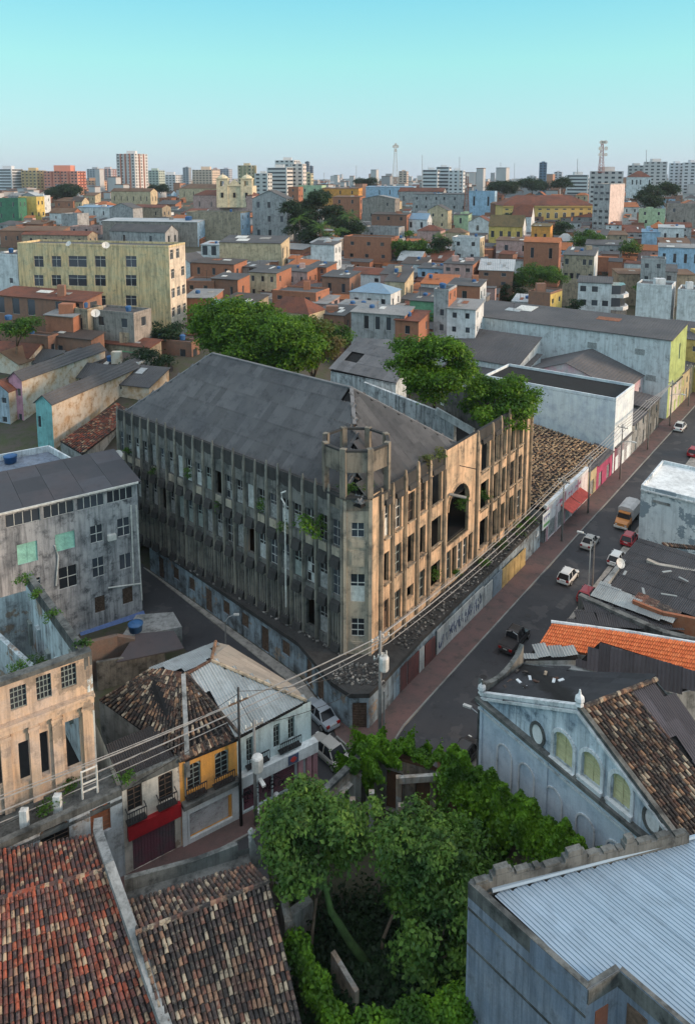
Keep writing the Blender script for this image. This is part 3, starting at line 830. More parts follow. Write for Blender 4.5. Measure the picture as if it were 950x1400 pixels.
for i in range(NB):
    u = i * bw + bw / 2
    for z in (12.65, 8.15): inst('hood', hm, wmat(LF, eL, nL, u, z + rnd.uniform(-.05, .05), 0), B)
    if i not in (19, 20): inst('ribbed_panel', pnm, wmat(LF, eL, nL, u, 4.6, 0), B)
    if rnd.random() < .6: inst('apron_panel', am, wmat(LF, eL, nL, u, 13.75, 0), B)
    if i not in (19, 20): inst('hood', hm, wmat(LF, eL, nL, u, 3.75, 0), B)
# the street-lit side
RL = (RF - CR).length; s0 = CR.dot(uR)
cols = [(525.5, 532.5), (540.5, 549), (557.5, 566.5), (574, 582), (590, 603)]
cols2 = [(657, 668), (674, 680.5), (684.5, 691), (696, 703), (707, 713.5)]
holesR = []; specR = []
uof = lambda px, z=13: s_of(px, TF, z) - s0
for ci, (a, b) in enumerate(cols + cols2):
    u0, u1 = uof(a), uof(b)
    rows = [(15.0, 18.3), (10.2, 13.4), (5.2, 8.4)]
    if ci == 4: rows = [(14.6, 18.2), (9.6, 13.2), (5.2, 8.0)]
    if ci == 2: rows = [(14.8, 18.0), (10.2, 13.4), (6.4, 7.8)]
    if ci >= 5: rows = [(14.4, 18.4), (9.6, 13.4), (5.0, 8.6)]
    for r_, (z0, z1) in enumerate(rows):
        h = (u0, u1, z0, z1); holesR.append(h); specR.append((h, ci, r_))
ua, ub = uof(612), uof(641)
arch_h = (ua, ub, 8.7, 15.4); holesR.append(arch_h)
nlow = 5; ul0, ul1 = uof(611), uof(648)
for k in range(nlow):
    w = (ul1 - ul0) / nlow; h = (ul0 + k * w + .12, ul0 + (k + 1) * w - .12, 4.6, 8.1); holesR.append(h); specR.append((h, 20, k))
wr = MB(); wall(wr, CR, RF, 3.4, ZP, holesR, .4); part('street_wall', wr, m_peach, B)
for h, ci, r_ in specR:
    st = rnd.choice(['open', 'grid23', 'broken', 'open', 'grid23', 'half'])
    if ci in (4,) or (ci >= 5 and rnd.random() < .6): st = 'open'
    if ci == 20: st = 'open' if r_ in (1, 4) else 'grid23'
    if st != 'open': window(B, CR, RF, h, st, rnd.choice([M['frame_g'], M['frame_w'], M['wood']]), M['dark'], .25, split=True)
# arch head
g = MB(); w = ub - ua; n = 10; r = w / 2; zc = arch_h[3] - r
eR_, nR_, _ = frame_of(CR, RF)
def lp(u, z, y=0): return CR + eR_ * u - nR_ * y + V3(0, 0, z)
for k in range(n):
    x0, z0 = ua + r - r * math.cos(math.pi * k / n), zc + r * math.sin(math.pi * k / n); x1, z1 = ua + r - r * math.cos(math.pi * (k + 1) / n), zc + r * math.sin(math.pi * (k + 1) / n)
    g.quad(lp(x0, z0), lp(x1, z1), lp(x1, arch_h[3]), lp(x0, arch_h[3])); g.quad(lp(x0, z0), lp(x0, z0, .5), lp(x1, z1, .5), lp(x1, z1))
    g.beam(lp(x0, z0, -.04), lp(x1, z1, -.04), .12, .2, up=nR_)
part('arch_head', g, m_peach, B)
g = MB(); g.box(0, 0, 0, w + 1.6, .35, .5); inst('arch_sill', g.mesh('arch_sill', m_pil), wmat(CR, eR_, nR_, ua - .8, 8.2, .2), B)
pr = pilaster_mesh(.4, .24, 3.9, ZP + .6, m_pil)
for px in (520.5, 536, 553, 570, 586, 606.5, 651, 671, 682.2, 693.5, 705, 716.5, 726):
    inst('pilaster', pr, wmat(CR, eR_, nR_, min(uof(px), RL - .1), rnd.uniform(-.6, .2), 0), B)
hr_ = MB()
for i, (a, b) in enumerate(cols + cols2):
    u = (uof(a) + uof(b)) / 2; w = uof(b) - uof(a)
    hh = MB(); w2 = w * 1.15
    hh.add([(-w2 / 2, -.35, 0), (w2 / 2, -.35, 0), (w2 / 2, .02, 0), (-w2 / 2, .02, 0), (-w2 / 2, -.25, .5), (w2 / 2, -.25, .5), (w2 / 2, .02, .6), (-w2 / 2, .02, .6)],
           [(3, 2, 1, 0), (4, 5, 6, 7), (0, 1, 5, 4), (1, 2, 6, 5), (2, 3, 7, 6), (3, 0, 4, 7)])
    inst('hood', hh.mesh('hood', m_black), wmat(CR, eR_, nR_, u, 18.45, 0), B)
    sl_ = MB(); sl_.box(-w2 / 2, -.22, -.14, w2 / 2, .02, 0)
    me_ = sl_.mesh('sill', m_pil)
    for z in (15.0, 10.2, 5.2): inst('sill', me_, wmat(CR, eR_, nR_, u, z, 0), B)
# mould-blackened parapet panels between the pilasters
def para_panel(p0, e_, n_, u, w, mat):
    q = MB(); a = rnd.uniform(.0, .5); b = rnd.uniform(.0, .5)
    q.add([(-w / 2, -.05, 1.0 - a), (0, -.05, .9 - (a + b) * .6), (w / 2, -.05, 1.0 - b), (w / 2, -.05, 2.05), (-w / 2, -.05, 2.05), (-w / 2, .02, 1.0 - a), (0, .02, .9 - (a + b) * .6), (w / 2, .02, 1.0 - b), (w / 2, .02, 2.05), (-w / 2, .02, 2.05)],
          [(0, 1, 2, 3, 4), (0, 5, 6, 1), (1, 6, 7, 2), (3, 8, 9, 4)])
    inst('parapet_panel', q.mesh('parapet_panel', mat), wmat(p0, e_, n_, u, 18.2, 0), B)
for i in range(NB): para_panel(LF, eL, nL, i * bw + bw / 2, bw * .78, m_black)
_pp = [520.5, 536, 553, 570, 586, 606.5, 651, 671, 682.2, 693.5, 705, 716.5, 726]
for a, b in zip(_pp, _pp[1:]):
    ua_, ub_ = uof(a), min(uof(b), RL - .1)
    if ub_ - ua_ < 5: para_panel(CR, eR_, nR_, (ua_ + ub_) / 2, ub_ - ua_ - .5, m_black)
# chamfered corner shaft
wc_ = MB(); Lc = (CR - CL).length; hc = [(Lc * .28, Lc * .72, 15.9, 17.4), (Lc * .25, Lc * .75, 9.3, 12.2), (Lc * .28, Lc * .74, 5.7, 7.6)]
wall(wc_, CL, CR, 3.2, 19.7, hc, .3); part('corner_wall', wc_, m_cham, B)
for h, st in zip(hc, ('grid22', 'half', 'grid23')): window(B, CL, CR, h, st, M['frame_w'], M['glass'], .15, split=True)
eC, nC, _ = frame_of(CL, CR)
for (u0, u1, z0, z1) in ((.22, .78, 14.9, 15.7), (.22, .78, 13.0, 14.6), (.3, .7, 4.2, 5.2)):
    q = MB(); q.box(0, -.1, 0, (u1 - u0) * Lc, .05, z1 - z0); q.box(.2, -.14, .15, (u1 - u0) * Lc - .2, .0, z1 - z0 - .15)
    inst('relief_panel', q.mesh('relief_panel', m_cham), wmat(CL, eC, nC, u0 * Lc, z0, 0), B)
for u in (.06, .94):
    q = MB(); q.box(-.16, -.2, 3.4, .16, .05, 19.6); inst('pilaster', q.mesh('pilaster', m_cham), wmat(CL, eC, nC, u * Lc, 0, 0), B)
# hidden back, floors
bk = MB(); BKL = LF + uR * 22; BKR = S(S_END, TF) + uL * 14; MID = C0 + uR * 22 + uL * 16
for a, b in ((BKL, LF), (RF, BKR)): wall(bk, a, b, 0, ZP - .3, (), .3)
wall(bk, BKR, C0 + uR * 21 + uL * 14, 0, 14, (), .3); wall(bk, C0 + uR * 22 + uL * 16, BKL, 0, 19, (), .3)
part('rear_wall', bk, m_soot, B)
fl = MB(); inset = [LF + uR * .6 - uL * .6, C0 + uL * 3.2 + uR * .6, C0 + uR * 2.8 + uL * .6, S(S_END - .5, TF) + uL * .5, BKR - uR * .4 - uL * .4, C0 + uR * 21 + uL * 13, C0 + uR * 20 + uL * 16, LF + uR * 20 - uL * .5]
for z in (4.3, 9.0, 13.8): fl.prism(inset, z - .2, z)
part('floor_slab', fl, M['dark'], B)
# parapet back faces
pb = MB()
for a, b, h in ((LF, CL, ZP), (CR, RF, ZP)):
    e_, n_, L_ = frame_of(a, b); pb.beam(a - n_ * .22 + V3(0, 0, h - .8), b - n_ * .22 + V3(0, 0, h - .8), .36, 1.62)
part('parapet', pb, m_black, B)
# ground storey and rubble-strewn ledge
gp = [Vector((-29.0, 91.2, 0)), Vector((-25.2, 87.5, 0)), Vector((-4.6, 67.3, 0)), Vector((-1.4, 61.9, 0)), Vector((.25, 60.25, 0)), Vector((1.95, 60.3, 0)), Vector((3.3, 62.2, 0)), S(59, -35.2), S(S_END - .6, -35.3), S(S_END - .6, TF + .1)]
m_graf = plaster('painted street wall', (.24, .31, .36), amt=.8, streak=.8, dirt=(.03, .033, .036), c2=(.13, .15, .165), patch=.1)
gw = MB(); specG = []
for i in range(1, len(gp) - 2):
    a, b = gp[i], gp[i + 1]; L_ = (b - a).length; hs = []
    if i == 1:
        for k, u in enumerate(np.arange(2, L_ - 2, 3.4)): hs.append((u, u + 1.3, .0 if k % 3 == 0 else 1.2, 2.8)); specG.append((a, b, hs[-1], 'boards' if k % 2 else 'slats'))
    if i == 2: hs = [(1.0, 2.2, 0, 2.9), (3.2, 4.6, 0, 2.7)]; specG += [(a, b, hs[0], 'boards'), (a, b, hs[1], 'slats')]
    if i == 4: hs = [(.2, L_ - .2, .05, 2.7)]; specG.append((a, b, hs[0], 'slats'))
    wall(gw, a, b, 0, 3.4, hs, .25)
part('street_storey', gw, m_graf, B)
for a, b, h, st in specG: window(B, a, b, h, st, M['wood'], M['dark'], .15, name='shop_door' if h[2] < .5 else 'window', split=True)
ld = MB(); cen = C0 + V3(0, 4, 0)
lp_ = [gp[0] - nL * -.3] + [p + (Vector((p.x, p.y, 0)) - cen).normalized() * .35 for p in gp[1:-1]] + [gp[-1]]
inner = [LF, CL, CR, RF]
ld.prism(lp_[:-1] + [S(S_END - .6, TF + .05), CR, CL, LF], 3.42, 3.85)
part('ledge', ld, m_black, B)
rb = MB(); rr = random.Random(3)
for k in range(1600):
    if rr.random() < .62: s_ = rr.uniform(56, S_END - 1); p = S(s_, rr.uniform(TF + .2, -35.1), 3.85)
    elif rr.random() < .6:
        f = rr.random(); p = Vector((-1.2, 63.4, 3.85)).lerp(Vector((3.3, 63.2, 3.85)), f) + V3(rr.uniform(-.4, .4), rr.uniform(-2.2, .8), 0)
    else: p = LF.lerp(CL, rr.uniform(.3, 1)) + nL * rr.uniform(.1, .5) + V3(0, 0, 3.85)
    q = rr.uniform(.04, .17); Mx = Matrix.Translation(p) @ Matrix.Rotation(rr.uniform(0, 6), 4, 'Z') @ Matrix.Rotation(rr.uniform(-.5, .5), 4, 'X')
    rb.box(-q, -q * .6, -.02, q, q * .6, q * .7, rr.choice([0, 1, 1, 1, 1, 1, 2, 2, 2]), Mx)
part('rubble', rb, [M['concrete'], m_black, m_soot], B, kind='stuff')
# boards and painted hoardings along the pavement (each its own piece)
bx_cols = [((.16, .05, .045), .35), ((.17, .055, .05), .2), ((.13, .045, .04), .2), ((.55, .57, .56), .0)]
m_hr = plaster('oxblood boards', (.15, .055, .05), amt=.5, streak=.5); m_hw = plaster('white hoarding', (.50, .50, .48), amt=.5, streak=.6, dirt=(.10, .10, .11))
m_hy = plaster('ochre hoarding', (.36, .27, .12), amt=.4, streak=.5); m_hb = plaster('blue grey hoarding', (.22, .26, .30), amt=.5, streak=.5)
for (sa, sb, hh, mt) in [(53.0, 56.2, 2.6, m_hr), (56.4, 58.4, 2.5, m_hr), (58.5, 59.4, 2.5, m_hw), (59.6, 61.6, 2.4, m_hr), (62.0, 72.6, 2.7, m_hw), (72.8, 75.0, 2.4, m_hw), (75.2, 77.6, 2.5, m_hb), (77.7, 79.4, 2.4, m_hy), (79.5, 81.2, 2.4, m_hy), (81.3, 83.0, 2.3, m_hy), (83.1, 84.6, 2.3, m_hy)]:
    q = MB(); tt = -35.02 + max(0, (60 - sa)) * .0
    a = S(sa, tt); b = S(sb, tt); q.beam(a + V3(0, 0, .14 + hh / 2), b + V3(0, 0, .14 + hh / 2), .1, hh)
    part('hoarding', q, mt, B)
q = MB()
for k in range(60):
    z = rnd.uniform(.5, 1.7); sa = rnd.uniform(62.3, 72); dz = rnd.uniform(.4, .8)
    q.beam(S(sa, -34.955, z), S(sa + rnd.uniform(-.15, .3), -34.955, z + dz), .02, .09, up=(nR.x, nR.y, 0))
part('graffiti', q, simple('blue spray paint', (.10, .12, .2), .8), B, kind='stuff')
# turret
m_tur = plaster('sooty turret', (.20, .175, .14), amt=.8, streak=.9, dirt=(.03, .03, .028), c2=(.13, .12, .10))
TC = Vector((.85, 68.4, 0)); TRr = 3.3; th0 = -math.pi / 2 + math.pi / 8
tv = [TC + Vector((math.cos(th0 + k * math.pi / 4) * TRr, math.sin(th0 + k * math.pi / 4) * TRr, 0)) for k in range(8)]
tb_ = MB(); tb_.prism(tv, 18.6, 19.9); part('turret_base', tb_, m_tur, B)
for k in range(8):
    q = MB(); v = tv[k]; d = (v - TC).normalized()
    q.prism([v + d * .16 + d.cross(V3(0, 0, 1)) * .3, v + d * .16 - d.cross(V3(0, 0, 1)) * .3, v - d * .36 - d.cross(V3(0, 0, 1)) * .26, v - d * .36 + d.cross(V3(0, 0, 1)) * .26], 19.9, 24.75)
    part('turret_post', q, m_tur, B)
    w_ = tv[(k + 1) % 8]; q = MB(); q.beam(v + V3(0, 0, 23.45), w_ + V3(0, 0, 23.45), .24, 2.0) if k not in (2, 3, 4) else None;
    if q.f: part('turret_panel', q, m_tur, B)
    q = MB(); q.beam(v + V3(0, 0, 24.55), w_ + V3(0, 0, 24.55), .34, .2); part('turret_coping', q, m_black, B)
    q = MB(); q.beam(v + V3(0, 0, 19.95), w_ + V3(0, 0, 19.95), .4, .22); part('turret_sill', q, m_black, B)
q = MB(); q.box(1.5, 69.5, 19.9, 2.6, 70.0, 22.6); part('turret_stub', q, m_peach, B)
# hipped roof of ribbed sheets
ZE = 19.5; rid = lambda k, z: C0 + uR * 9.8 + uL * k + V3(0, 0, z)
kA, kF = 9.0, 33.0
ZR = (zat(rid(kA, 0), 525) + zat(rid(kF, 0), 489)) / 2
print('ridge z', ZR, zat(rid(kA, 0), 525), zat(rid(kF, 0), 489))
EA = LF + uR * .5 - uL * .4; EB = C0 + uR * .5 + uL * .5; EC = C0 + uR * 19.6 + uL * .5; ED = LF + uR * 19.6
up = V3(0, 0, ZE); RA, RFr = rid(kA, ZR), rid(kF, ZR)
Yd = (rid(0, ZR) - (C0 + uR * .5 + up)).normalized(); Xd = (CL - LF).normalized(); SL = (rid(0, ZR) - (C0 + uR * .5 + up)).length
LX = (EB - EA).length; ka_ = lambda k: LX - (k - .5)
lay_sheets_poly(B, EA + up, Xd, Yd, [(0, 0), (LX, 0), (ka_(kA), SL), (ka_(kF), SL)], m_roofg, seed=5, missing=.0, amp=.15, waves=3, sw=1.1, sl=2.5,
                voids=[(LX - 1.7, LX - .3, .6, 3.5), (LX - 2.6, LX - 1.2, 1.8, 5.2), (LX - 4.2, LX - 3, 5, 7), (LX - 8.4, LX - 7.4, SL - 2.2, SL - .6), (8, 8.9, 2, 3.0), (14.5, 15.4, 1.6, 2.4)])
Y2 = ((RA - EB - up) - uR * (RA - EB - up).dot(uR)).normalized(); S2 = abs((RA - EB - up).dot(Y2)); x2 = (RA - EB - up).dot(uR)
m_roofh = sheet_mat('brown asbestos sheets', (.20, .18, .17), (.165, .15, .145), (.08, .074, .07), .5)
lay_sheets_poly(B, EB + up, uR, Y2, [(0, 0), (19.1, 0), (x2, S2)], m_roofh, seed=8, missing=.0, amp=.15, waves=3, limit=60, sl=2.5)
dk = MB(); dn = V3(0, 0, -.25)
for poly in ([EA + up, EB + up, RA, RFr], [EB + up, EC + up, RA], [EC + up, ED + up, RFr, RA], [ED + up, EA + up, RFr]): slab(dk, [p + dn for p in poly], .1)
part('roof_deck', dk, [M['dark']], B)
bs = MB(); bs.quad(EC + up, ED + up, RFr, RA); bs.add([ED + up, EA + up, RFr], [(0, 1, 2)]); part('rear_slope', bs, m_roofg, B)
for a, b in ((RFr, RA), (RA, EC + up), (RA, RA.lerp(EB + up, .35)), (RFr, EA + up)):
    q = MB(); q.beam(a + V3(0, 0, .1), b + V3(0, 0, .1), .4, .16); part('ridge_cap', q, m_roofg, B)
# rafters showing in the gaps by the turret
for f in (.35, .5, .65, .8):
    q = MB(); p = RA.lerp(EB + up, f); q.beam(p + V3(0, 0, -.05), p + Xd * -3 + V3(0, 0, -.05), .12, .14); part('rafter', q, M['wood'], B)
q = MB(); q.tube([CL.lerp(LF, .19) + nL * .55 + V3(0, 0, 6.0), CL.lerp(LF, .19) + nL * .55 + V3(0, 0, 17.2), CL.lerp(LF, .19) + nL * .5 + eL * -.5 + V3(0, 0, 17.6), CL.lerp(LF, .19) + nL * .5 + eL * -.5 + V3(0, 0, 18.2), CL.lerp(LF, .19) + nL * .4 + V3(0, 0, 18.5)], .09, 6); part('downpipe', q, M['frame_w'], B)
q = MB(); q.tube([lp(uof(626), 17.6, -.1), lp(uof(626), 17.7, -2.2)], .05, 5); part('bracket', q, M['iron'], B)
q = MB(); q.beam(lp(uof(613), 15.0, -.1), lp(uof(616), 14.9, -1.9), .5, .12); part('awning_stub', q, M['kerb'], B)
# repairs and covers in the carriageway
for k, (s_, t_, w_, l_) in enumerate(((66, -30.6, .7, 1.6), (78, -28.4, .9, 2.4), (92, -31.0, .6, 1.2), (108, -29.2, 1.0, 3.0), (58, -29.0, .8, 1.4))):
    q = MB(); q.prism([S(s_, t_), S(s_, t_ + w_), S(s_ + l_, t_ + w_ * 1.1), S(s_ + l_, t_ + .1)], .02, .026); o = struct('road_patch', q, simple('tar repair %d' % k, [(.03, .03, .034), (.075, .075, .078)][k % 2], .8))
for s_, t_ in ((62, -29.6), (74.5, -30.2), (86, -29.4)):
    q = MB(); q.lathe(S(s_, t_, .021), [(.36, 0), (.36, .008), (.3, .012)], 14); o = struct('manhole_cover', q, M['iron'])

mb = MB(); mb.prism([V3(-26.2, 88.0), V3(-25.3, 87.3), V3(-4.7, 67.1), V3(-1.6, 61.7), V3(-2.5, 61.4), V3(-5.6, 66.3)], -.01, .13); struct('pavement_side', mb, M['concrete'])
# ================================================================== STREET ROW AND HOUSES ON THE NEAR LEFT
def ray_plane(px, py, p0, n):
    u = (px - 475) / FPX; v = (CPY - py) / FPX
    d = Vector((u, _c + v * _s, -_s + v * _c)); o = Vector((0, 0, CAM_H))
    t = (Vector((p0[0], p0[1], 0)) - o).dot(n) / d.dot(n); return o + d * t
def hole_px(p0, p1, x0, y0, x1, y1):
    """opening on the wall p0-p1 as surveyed: left, top, right, bottom sight lines"""
    e, n, L = frame_of(p0, p1); b = Vector((p0[0], p0[1], 0)); ym = (y0 + y1) / 2; xm = (x0 + x1) / 2
    u0 = (ray_plane(x0, ym, p0, n) - b).dot(e); u1 = (ray_plane(x1, ym, p0, n) - b).dot(e)
    z1 = ray_plane(xm, y0, p0, n).z; z0 = ray_plane(xm, y1, p0, n).z
    return (max(.02, u0), min(L - .02, u1), z0, z1)
def facade(t, p0, p1, z0, z1, specs, mat, th=.3, name='front_wall', split=True, ztop=None):
    """specs: (hole, style, frame mat, pane mat, part name)"""
    mb = MB(); wall(mb, p0, p1, z0, z1, [s[0] for s in specs], th, ztop=ztop); part(name, mb, mat, t)
    for s in specs:
        if s[1]: window(t, p0, p1, s[0], s[1], s[2], s[3], .14, split, s[4] if len(s) > 4 else 'window', s[5] if len(s) > 5 else None)
def plain_walls(t, segs, mat, name='wall', th=.3):
    mb = MB()
    for a, b, z0, z1 in segs: wall(mb, a, b, z0, z1, (), th)
    part(name, mb, mat, t)
def at(name, mb, mat, t, **k): return part(name, mb, mat, t, **k)
def cap_wall(t, pts, w, h, mat, name='party_wall', down=6):
    """freestanding or party wall of real thickness following pts (top line)"""
    mb = MB()
    for a, b in zip(pts, pts[1:]):
        a = Vector(a); b = Vector(b); e = (b - a); e.z = 0; e.normalize(); n = Vector((e.y, -e.x, 0)) * w / 2
        a2, b2 = a - e * .0, b + e * .0; z = V3(0, 0, 1)
        lo = lambda p: Vector((p.x, p.y, p.z - down))
        v = [a2 + n, b2 + n, b2 - n, a2 - n]
        mb.add(v + [lo(p) for p in v], [(0, 1, 2, 3), (7, 6, 5, 4), (4, 5, 1, 0), (5, 6, 2, 1), (6, 7, 3, 2), (7, 4, 0, 3)])
    return part(name, mb, mat, t)
def strips(t, Q, nu, nv, mat, name='fibre_sheet'):
    A, B_, C_, D_ = [Vector(p) for p in Q]; P = lambda u, v: (A * (1 - u) + B_ * u) * (1 - v) + (D_ * (1 - u) + C_ * u) * v
    for i in range(nu):
        for j in range(nv):
            k = V3(0, 0, .01 * ((i + 2 * j) % 4)); q = MB(); slab(q, [P(i / nu, j / nv) + k, P((i + 1) / nu, j / nv) + k, P((i + 1) / nu, (j + 1.03) / nv) + k, P(i / nu, (j + 1.03) / nv) + k], .05); part(name, q, mat, t)
m_tile_red = tile_mat('red brown tiles', [(.30, .075, .045), (.20, .07, .055), (.12, .07, .065), (.38, .10, .055), (.15, .075, .065), (.36, .20, .13), (.07, .05, .05), (.26, .08, .06), (.46, .33, .22), (.11, .07, .07)], amt=.22, dark=.55)
m_tile_dk = tile_mat('mouldy tiles', [(.13, .075, .06), (.08, .06, .055), (.30, .17, .11), (.05, .042, .04), (.19, .09, .065), (.44, .35, .25), (.065, .052, .05), (.09, .06, .055), (.04, .035, .035)], amt=.3, dark=.45)
m_tile_mid = tile_mat('lichened tiles', [(.10, .05, .035), (.06, .045, .04), (.30, .17, .10), (.045, .036, .034), (.13, .07, .05), (.45, .36, .26), (.035, .03, .03), (.06, .04, .035)], amt=.35, dark=.6)
m_oldwall = plaster('old grey party wall', (.26, .27, .27), amt=.75, streak=.6, dirt=(.04, .045, .045), c2=(.17, .18, .18))
m_mould = plaster('mouldy parapet', (.13, .135, .13), amt=.9, streak=.7, dirt=(.02, .022, .022), c2=(.055, .06, .06))

# --- tiled house in the bottom left corner
H1 = thing('tiled_house', 'house with red-brown barrel tile roof in the bottom left corner', 'house', G(40, 1330, 0))
r1a, r1b = G(-40, 1240, 8.0), G(146, 1190, 8.0); f1a, f1b = G(-40, 1172, 6.6), G(131, 1143, 6.6); n1a, n1b = G(-60, 1530, 4.6), G(232, 1445, 4.6)
tl = []
lay_tiles(H1, [f1b, f1a, r1a, r1b], m_tile_red, seed=1, collect=tl); lay_tiles(H1, [n1a, n1b, r1b, r1a], m_tile_red, seed=2, collect=tl)
vis = [q for q in tl if pxof(q[1].translation)[1] < 1412 and pxof(q[1].translation)[0] > -14]
pieces(H1, 'tile', [barrel_tile('tile', m_tile_red, .215, .46, k) for k in range(3)], m_tile_red, vis, 300)
q = MB(); n_ = 30
for k in range(n_):
    a = r1a.lerp(r1b, k / n_); b = r1a.lerp(r1b, (k + 1.08) / n_); q.tube([a + V3(0, 0, .05), b + V3(0, 0, .09)], [.15, .13], 6)
at('ridge_tiles', q, m_tile_red, H1, kind='stuff')
plain_walls(H1, [(V3(f1b.x, f1b.y), V3(f1a.x, f1a.y), 0, 6.4), (V3(n1b.x, n1b.y), V3(f1b.x, f1b.y), 0, 4.5)], m_oldwall)
w1 = [f1b + V3(-.1, .9, .5), f1b + V3(.15, 0, .55), r1b + V3(.2, 0, .55), n1b + V3(.25, 0, .7)]
cap_wall(H1, w1, .55, .5, m_oldwall, down=7)
# --- darker tiled house beside it
H2 = thing('tiled_house', 'house with blackened barrel tile roof beside the overgrown courtyard', 'house', G(300, 1330, 0))
r2a, r2b = G(186, 1277, 7.2), G(368, 1206, 7.2); f2a, f2b = G(172, 1236, 6.2), G(345, 1183, 6.2); n2a, n2b = G(240, 1470, 4.6), G(422, 1440, 4.6)
tl = []
lay_tiles(H2, [f2b, f2a, r2a, r2b], m_tile_dk, seed=3, collect=tl, jit=.07); lay_tiles(H2, [n2a, n2b, r2b, r2a], m_tile_dk, seed=4, collect=tl, jit=.05)
vis = [q for q in tl if pxof(q[1].translation)[1] < 1412]
pieces(H2, 'tile', [barrel_tile('tile', m_tile_dk, .215, .46, k) for k in range(3)], m_tile_dk, vis, 300)
q = MB()
for k in range(24):
    a = r2a.lerp(r2b, k / 24); b = r2a.lerp(r2b, (k + 1.06) / 24); q.tube([a + V3(0, 0, .05), b + V3(0, 0, .08)], [.16, .14], 6)
at('ridge_tiles', q, m_tile_dk, H2, kind='stuff')
e2 = (f2b - f2a).normalized(); o2 = Vector((-e2.y, e2.x, 0))
plain_walls(H2, [(V3(n2b.x, n2b.y), V3(f2b.x, f2b.y), 0, 4.6), (V3(f2b.x, f2b.y) + o2 * .9, V3(f2a.x, f2a.y) + o2 * .9, 0, 6.6), (V3(f2b.x, f2b.y), V3(f2b.x, f2b.y) + o2 * .9, 0, 6.2)], m_mould)
q = MB(); slab(q, [f2a, f2b, f2b + o2 * 1.0, f2a + o2 * 1.0], .2); at('gutter_slab', q, m_mould, H2)
cap_wall(H2, [f2a + o2 * .9 + V3(0, 0, .9), (f2a + o2 * .9).lerp(f2b + o2 * .9, .55) + V3(0, 0, .75), (f2a + o2 * .9).lerp(f2b + o2 * .9, .9) + V3(0, 0, 1.0)], .3, 1, m_mould, 'parapet', down=3)
# scrolled gable ornament at the end of that parapet
sp = f2b + o2 * .7; q = MB()
prof = [(0, 0), (0, 2.6), (.15, 2.75), (.35, 2.7), (.45, 2.3), (.55, 1.75), (.85, 1.35), (1.3, 1.15), (1.65, 1.3), (1.8, 1.15), (1.75, .8), (1.5, .6), (1.45, 0)]
f_ = [sp + e2 * x * .8 + V3(0, 0, z * .8 - 1.1) for x, z in prof]; g_ = [p + o2 * .45 for p in f_]; n_ = len(prof)
q.add(f_ + g_, [tuple(range(n_))[::-1], tuple(range(n_, 2 * n_))] + [(i, (i + 1) % n_, n_ + (i + 1) % n_, n_ + i) for i in range(n_)])
at('scroll_ornament', q, m_oldwall, H2)
q = MB(); q.lathe(sp + e2 * .15 + o2 * .2 + V3(0, 0, 1.05), [(.12, 0), (.22, .12), (.16, .3), (.24, .5), (.05, .75)], 8); at('finial', q, m_oldwall, H2)

# --- the shop row
m_cream = plaster('cream facade', (.58, .53, .46), amt=.45, streak=.5, dirt=(.10, .09, .08), patch=.15)
m_orange = plaster('orange facade', (.62, .30, .07), amt=.35, streak=.4, dirt=(.16, .09, .04), c2=(.52, .27, .09))
m_blue = plaster('pale blue facade', (.52, .60, .61), amt=.4, streak=.5, dirt=(.12, .13, .13), c2=(.44, .54, .55))
m_pinkp = plaster('pink render', (.50, .27, .30), amt=.4, streak=.4, dirt=(.14, .09, .09))
m_purple = plaster('purple graffiti shutters', (.15, .055, .075), amt=.5, streak=.3, dirt=(.06, .05, .06), c2=(.11, .09, .10))
m_redsh = simple('red shop fascia', (.28, .012, .018), .55, var=.2)
m_whitesh = plaster('white shop front', (.66, .68, .69), amt=.25, streak=.35, dirt=(.24, .25, .26))
m_shutter = plaster('pasted shutters', (.48, .46, .46), amt=.5, streak=.1, dirt=(.30, .18, .18), scale=3)
pR = lambda px: rowA + er * ((ray_plane(px, 1100, rowA, nr_) - rowA).dot(er))
PT = 7.3
pa, pb_, pc, pd = pR(168), pR(247), pR(326), rowB
dep = 8.0; inn_ = -nr_
# white front, red shop
T = thing('shop_house', 'cream two-storey house with arched brown windows over a red shop front', 'house', pa.lerp(pb_, .5))
sp_ = [(hole_px(pa, pb_, 174, 1070, 195, 1108), 'arch', M['wood'], M['dark'], 'window', m_cream), (hole_px(pa, pb_, 217, 1057, 237, 1096), 'arch', M['wood'], M['dark'], 'window', m_cream),
       ((hole_px(pa, pb_, 182, 1140, 241, 1190)[0], hole_px(pa, pb_, 182, 1140, 241, 1190)[1], .05, 2.9), 'boards', m_purple, M['dark'], 'shop_door')]
facade(T, pa, pb_, 0, PT, sp_, m_cream)
plain_walls(T, [(pa + inn_ * dep, pa, 0, PT), (pb_, pb_ + inn_ * dep, 0, PT)], m_cream)
q = MB(); a, b = hole_px(pa, pb_, 174, 1120, 247, 1140)[:2]; q.box(0, -.35, 0, b - a, .02, 1.05); inst('fascia', q.mesh('fascia', m_redsh), wmat(pa, er, nr_, a, 2.95, 0), T)
for (x0, x1) in ((174, 195), (217, 237)):
    h = hole_px(pa, pb_, x0 - 3, 1090, x1 + 3, 1110); q = MB(); w = h[1] - h[0]
    q.box(0, -.55, 0, w, .0, .1)
    for k in range(9): q.box(w * k / 8 - .02, -.55, .1, w * k / 8 + .02, -.51, .95)
    q.box(0, -.56, .95, w, -.5, 1.02); q.box(0, -.55, .95, .05, 0, 1.02); q.box(w - .05, -.55, .95, w, 0, 1.02)
    inst('balcony', q.mesh('balcony', M['iron']), wmat(pa, er, nr_, h[0], 4.35, 0), T)
